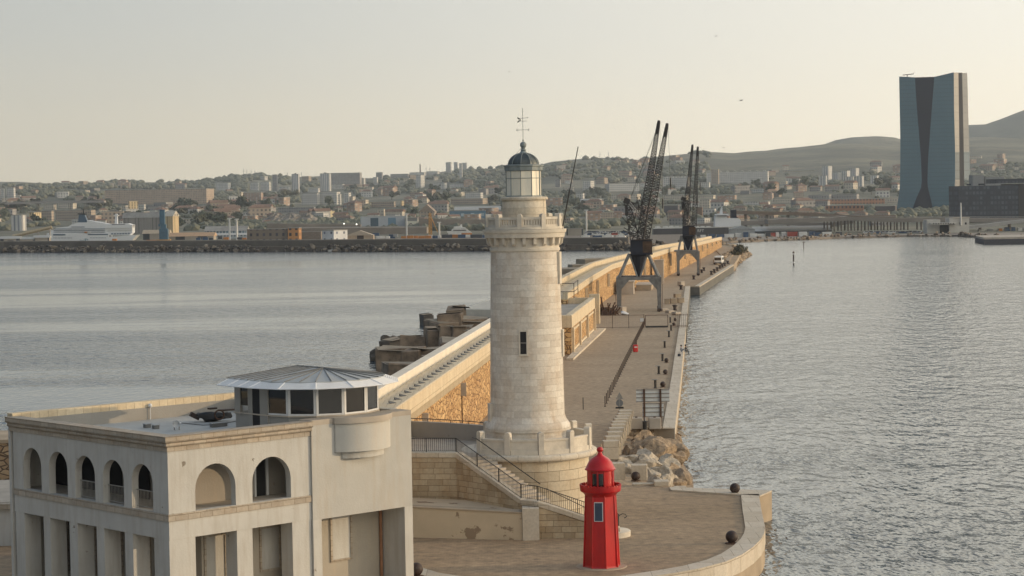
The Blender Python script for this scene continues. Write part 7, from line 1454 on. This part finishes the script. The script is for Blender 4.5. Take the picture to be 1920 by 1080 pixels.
# ---- landmarks used to say where small houses and trees are
LM = [(30, 'the left edge'), (150, 'the ferry'), (270, 'the grain silo'), (420, 'the twin white masts'), (510, 'the thin hazy tower'), (600, 'the white double tower'), (720, 'the blue panelled warehouse'), (860, 'the hilltop towers'), (1060, 'the leaning pole'), (1170, 'the first crane'), (1290, 'the second crane'), (1400, 'the very long white slab'), (1580, 'the white tower cluster'), (1750, 'the glass skyscraper'), (1880, 'the dark offices')]
def whereis(px, py):
    l = min(LM, key=lambda a: abs(a[0]-px))[1]; top = lerp_tab(SKY, px); k = (py-top)/max(20, 445-top)
    return ('high up' if k < .3 else 'mid slope' if k < .6 else 'low down')+', above '+l
rh_ = random.Random(21); protos = {}
def house_proto(k):
    wall = [F_CREAM, F_WHITE, F_BEIGE, F_ORANGE, F_GREY][k % 5]; rt = ['gable', 'flat', 'hip'][k // 5]; rm_ = M_ROOFR if rt != 'flat' else (M_ROOFG if k % 2 else M_ROOFW)
    w_ = [11, 13, 16, 15, 18][k % 5]; d = 9; h = [6, 7, 9, 9, 7][k % 5]
    t = thing('house', 'x', 'house'); wo_ = MB().box(-w_/2, w_/2, -d/2, d/2, -3, h).build('wall', wall, t)
    if rt == 'flat': MB().box(-w_/2-.2, w_/2+.2, -d/2-.2, d/2+.2, h, h+.4).build('roof', rm_, t)
    elif rt == 'gable': MB().extr([(-w_/2-.5, -d/2-.5, h), (-w_/2-.5, d/2+.5, h), (-w_/2-.5, 0, h+2.4)], (0, 0, 0), (w_+1, 0, 0)).build('roof', rm_, t)
    else: MB().add([(-w_/2-.4, -d/2-.4, h), (w_/2+.4, -d/2-.4, h), (w_/2+.4, d/2+.4, h), (-w_/2-.4, d/2+.4, h), (-w_/2+4, 0, h+2.4), (w_/2-4, 0, h+2.4)], [(0, 1, 5, 4), (1, 2, 5), (2, 3, 4, 5), (3, 0, 4), (3, 2, 1, 0)]).build('roof', rm_, t)
    return t
CN = ['cream', 'white', 'beige', 'orange', 'grey']; RN = ['orange gable roof', 'flat roof', 'orange hipped roof']
cnt = 0; tries = 0
def covered(px, py): return any(x0-4 < px < x1+4 and yt-1 < py < yb+5 for x0, x1, yt, yb, *_ in B)
while cnt < 298 and tries < 4000:
    tries += 1; px = rh_.uniform(-30, 1950); top = lerp_tab(SKY, px); lo = 424 if px < 1680 else 400
    dy = rh_.random()**.8; py = top+4+(lo-top-4)*dy
    if 1686 < px < 1822 or px > 1822 and py > 330: continue
    if 935 < px < 1035: continue
    if px > 1380 and py < top+38: continue
    if 830 < px < 1010 and py < 345 and rh_.random() < .8: continue
    if covered(px, py): continue
    Y = hit(px, py, 1330)
    if Y is None or Y > 4900: continue
    p = P(px, py, Y); k = rh_.randrange(15); sc = rh_.uniform(.7, 1.35) if Y > 1900 else rh_.uniform(.5, .85)
    lab = '%s house with %s %s' % (CN[k % 5], RN[k//5], whereis(px, py)); zg = terr(p.x, Y)
    if k not in protos: protos[k] = house_proto(k); t = protos[k]; protos[(k, 'k')] = children(t); t['label'] = lab; t['group'] = lab; t.location = (p.x, Y, zg); t.rotation_euler = (0, 0, rh_.uniform(-.9, .5)); t.scale = (sc,)*3
    else: copy_tree(protos[k], loc=(p.x, Y, zg), rot=rh_.uniform(-.9, .5), scale=sc, label=lab, group=lab, kids=protos[(k, 'k')])
    cnt += 1
# ---- trees one can tell apart
M_LEAF1 = leafmat('dark_green_leaves', (.055, .068, .046), (.12, .135, .09)); M_LEAF2 = leafmat('olive_leaves', (.065, .07, .048), (.14, .14, .095))
tp = []
for i in range(5):
    t = thing('tree', 'x', 'tree'); c = leafball(420, 4.2, 40+i, 1.3, .75 if i != 4 else 1.2); c.v = [(x, y, z+5.0) for x, y, z in c.v]; c.build('crown', M_LEAF1 if i % 2 == 0 else M_LEAF2, t, fix=False)
    c = MB(); c.tube((0, 0, -2), (0, 0, 4.5), .3, 6, .18); c.tube((0, 0, 3), (1.5, .4, 5.5), .14, 4); c.tube((0, 0, 3), (-1.4, -.4, 5.6), .14, 4); c.build('trunk', M_BARK, t); tp.append((t, children(t)))
zones = [(0, 75, 388, 422, 34), (120, 235, 376, 396, 26), (240, 300, 420, 436, 14), (330, 460, 390, 428, 62), (280, 380, 380, 392, 12), (460, 620, 360, 398, 34), (620, 940, 350, 388, 34), (1040, 1140, 360, 412, 26), (1200, 1240, 380, 400, 5), (1240, 1320, 352, 372, 10), (1380, 1440, 340, 362, 16), (1440, 1680, 350, 372, 24), (0, 900, 398, 410, 18)]
used = set(); KN = ['dark round', 'olive green', 'dark spreading', 'olive bushy', 'tall dark']
for x0, x1, y0, y1, n in zones:
    for _ in range(int(n*.85)):
        px, py = rh_.uniform(x0, x1), rh_.uniform(y0, y1); Y = hit(px, py, 1330) if not covered(px, py) else None
        if Y is None: continue
        p = P(px, py, Y); k = rh_.randrange(5); lab = '%s tree %s' % (KN[k], whereis(px, py)); sc = rh_.uniform(.8, 1.5)*(1 if Y < 2400 else 1.3); z = terr(p.x, Y)-.5
        t, kd = tp[k]
        if k not in used: used.add(k); t['label'] = lab; t['group'] = lab; t.location = (p.x, Y, z); t.scale = (sc,)*3
        else: copy_tree(t, loc=(p.x, Y, z), rot=rh_.uniform(0, 6), scale=sc, label=lab, group=lab, kids=kd)
# ---- woods and scrub that read as one mass
bm = bmesh.new(); bmesh.ops.create_icosphere(bm, subdivisions=1, radius=1); iv = [v.co.copy() for v in bm.verts]; if_ = [tuple(v.index for v in f.verts) for f in bm.faces]; bm.free()
c = MB(); n_ = 0; tries = 0
while n_ < 12000 and tries < 40000:
    tries += 1; px = rh_.uniform(-250, 2150); top = lerp_tab(SKY, px); py = top+1+(432-top)*rh_.random()
    if px > 1330 and py < top+50: continue
    if covered(px, py): continue
    Y = hit(px, py, 1400)
    if Y is None: continue
    p = P(px, py, Y); 
    if noise.noise(Vector((p.x*.004, p.y*.0025, 2)))+noise.noise(Vector((p.x*.02, p.y*.01, 7)))*.5 < -.1+(.1 if Y < 1800 else 0): continue
    s_ = rh_.uniform(2.2, 5.2)*(1+max(0, Y-2500)/3000); z = terr(p.x, Y); w1 = rh_.uniform(0, 9)
    c.add([(p.x+v.x*s_*(1+.5*noise.noise(v*2+Vector((w1, 0, 0)))), Y+v.y*s_, z+s_*.35+v.z*s_*.75*(1+.5*noise.noise(v*2+Vector((0, w1, 0))))) for v in iv], if_); n_ += 1
o = c.build('woodland', leafmat('distant_wood_leaves', (.07, .08, .06), (.155, .16, .115)), fix=False); o['kind'] = 'stuff'; tag(o, 'patchy dark green wood and scrub covering the city slopes', 'woodland')
# birds
for i, (px, py, Y) in enumerate(((1390, 188.5, 300), (1343, 68, 420), (1357, 277, 500), (955, 135, 500))):
    p = P(px, py, Y); t = thing('gull', ['flying gull to the right above the cranes, the largest one', 'tiny flying gull high in the sky right of centre', 'tiny flying gull just above the ridge right of the cranes', 'tiny flying gull above the lighthouse'][i], 'bird', p, .4)
    MB().tube((-.22, 0, 0), (.22, 0, .03), .07, 6, .04).build('body', M_GREYP, t); c = MB(); 
    for s_ in (-1, 1): c.add([(-.08, 0, .02), (.1, 0, .02), (.02, s_*.35, .14), (-.1, s_*.35, .14), (-.12, s_*.72, .05), (-.08, 0, .0), (.1, 0, .0), (.02, s_*.35, .12), (-.1, s_*.35, .12), (-.12, s_*.72, .04)], [(0, 1, 2, 3), (3, 2, 4), (8, 7, 6, 5), (9, 7, 8), (1, 0, 5, 6), (2, 1, 6, 7), (4, 2, 7, 9), (3, 4, 9, 8), (0, 3, 8, 5)])
    c.build('wings', M_GREYP, t)
# ================================================================ HAZE
m, n, b = nm('evening_haze'); n.nodes.remove(b); pv = N(n, 'ShaderNodeVolumePrincipled'); pv.inputs['Color'].default_value = (.80, .89, 1.0, 1); pv.inputs['Density'].default_value = HAZE; pv.inputs['Anisotropy'].default_value = .3
n.links.new(pv.outputs[0], [x for x in n.nodes if x.type == 'OUTPUT_MATERIAL'][0].inputs['Volume'])
if HAZE > 0: o = MB().box(-4200, 4200, -400, 8300, -25, 900).build('haze', m); o['kind'] = 'stuff'; tag(o, 'thin pale evening haze softening the far hills and city', 'haze')
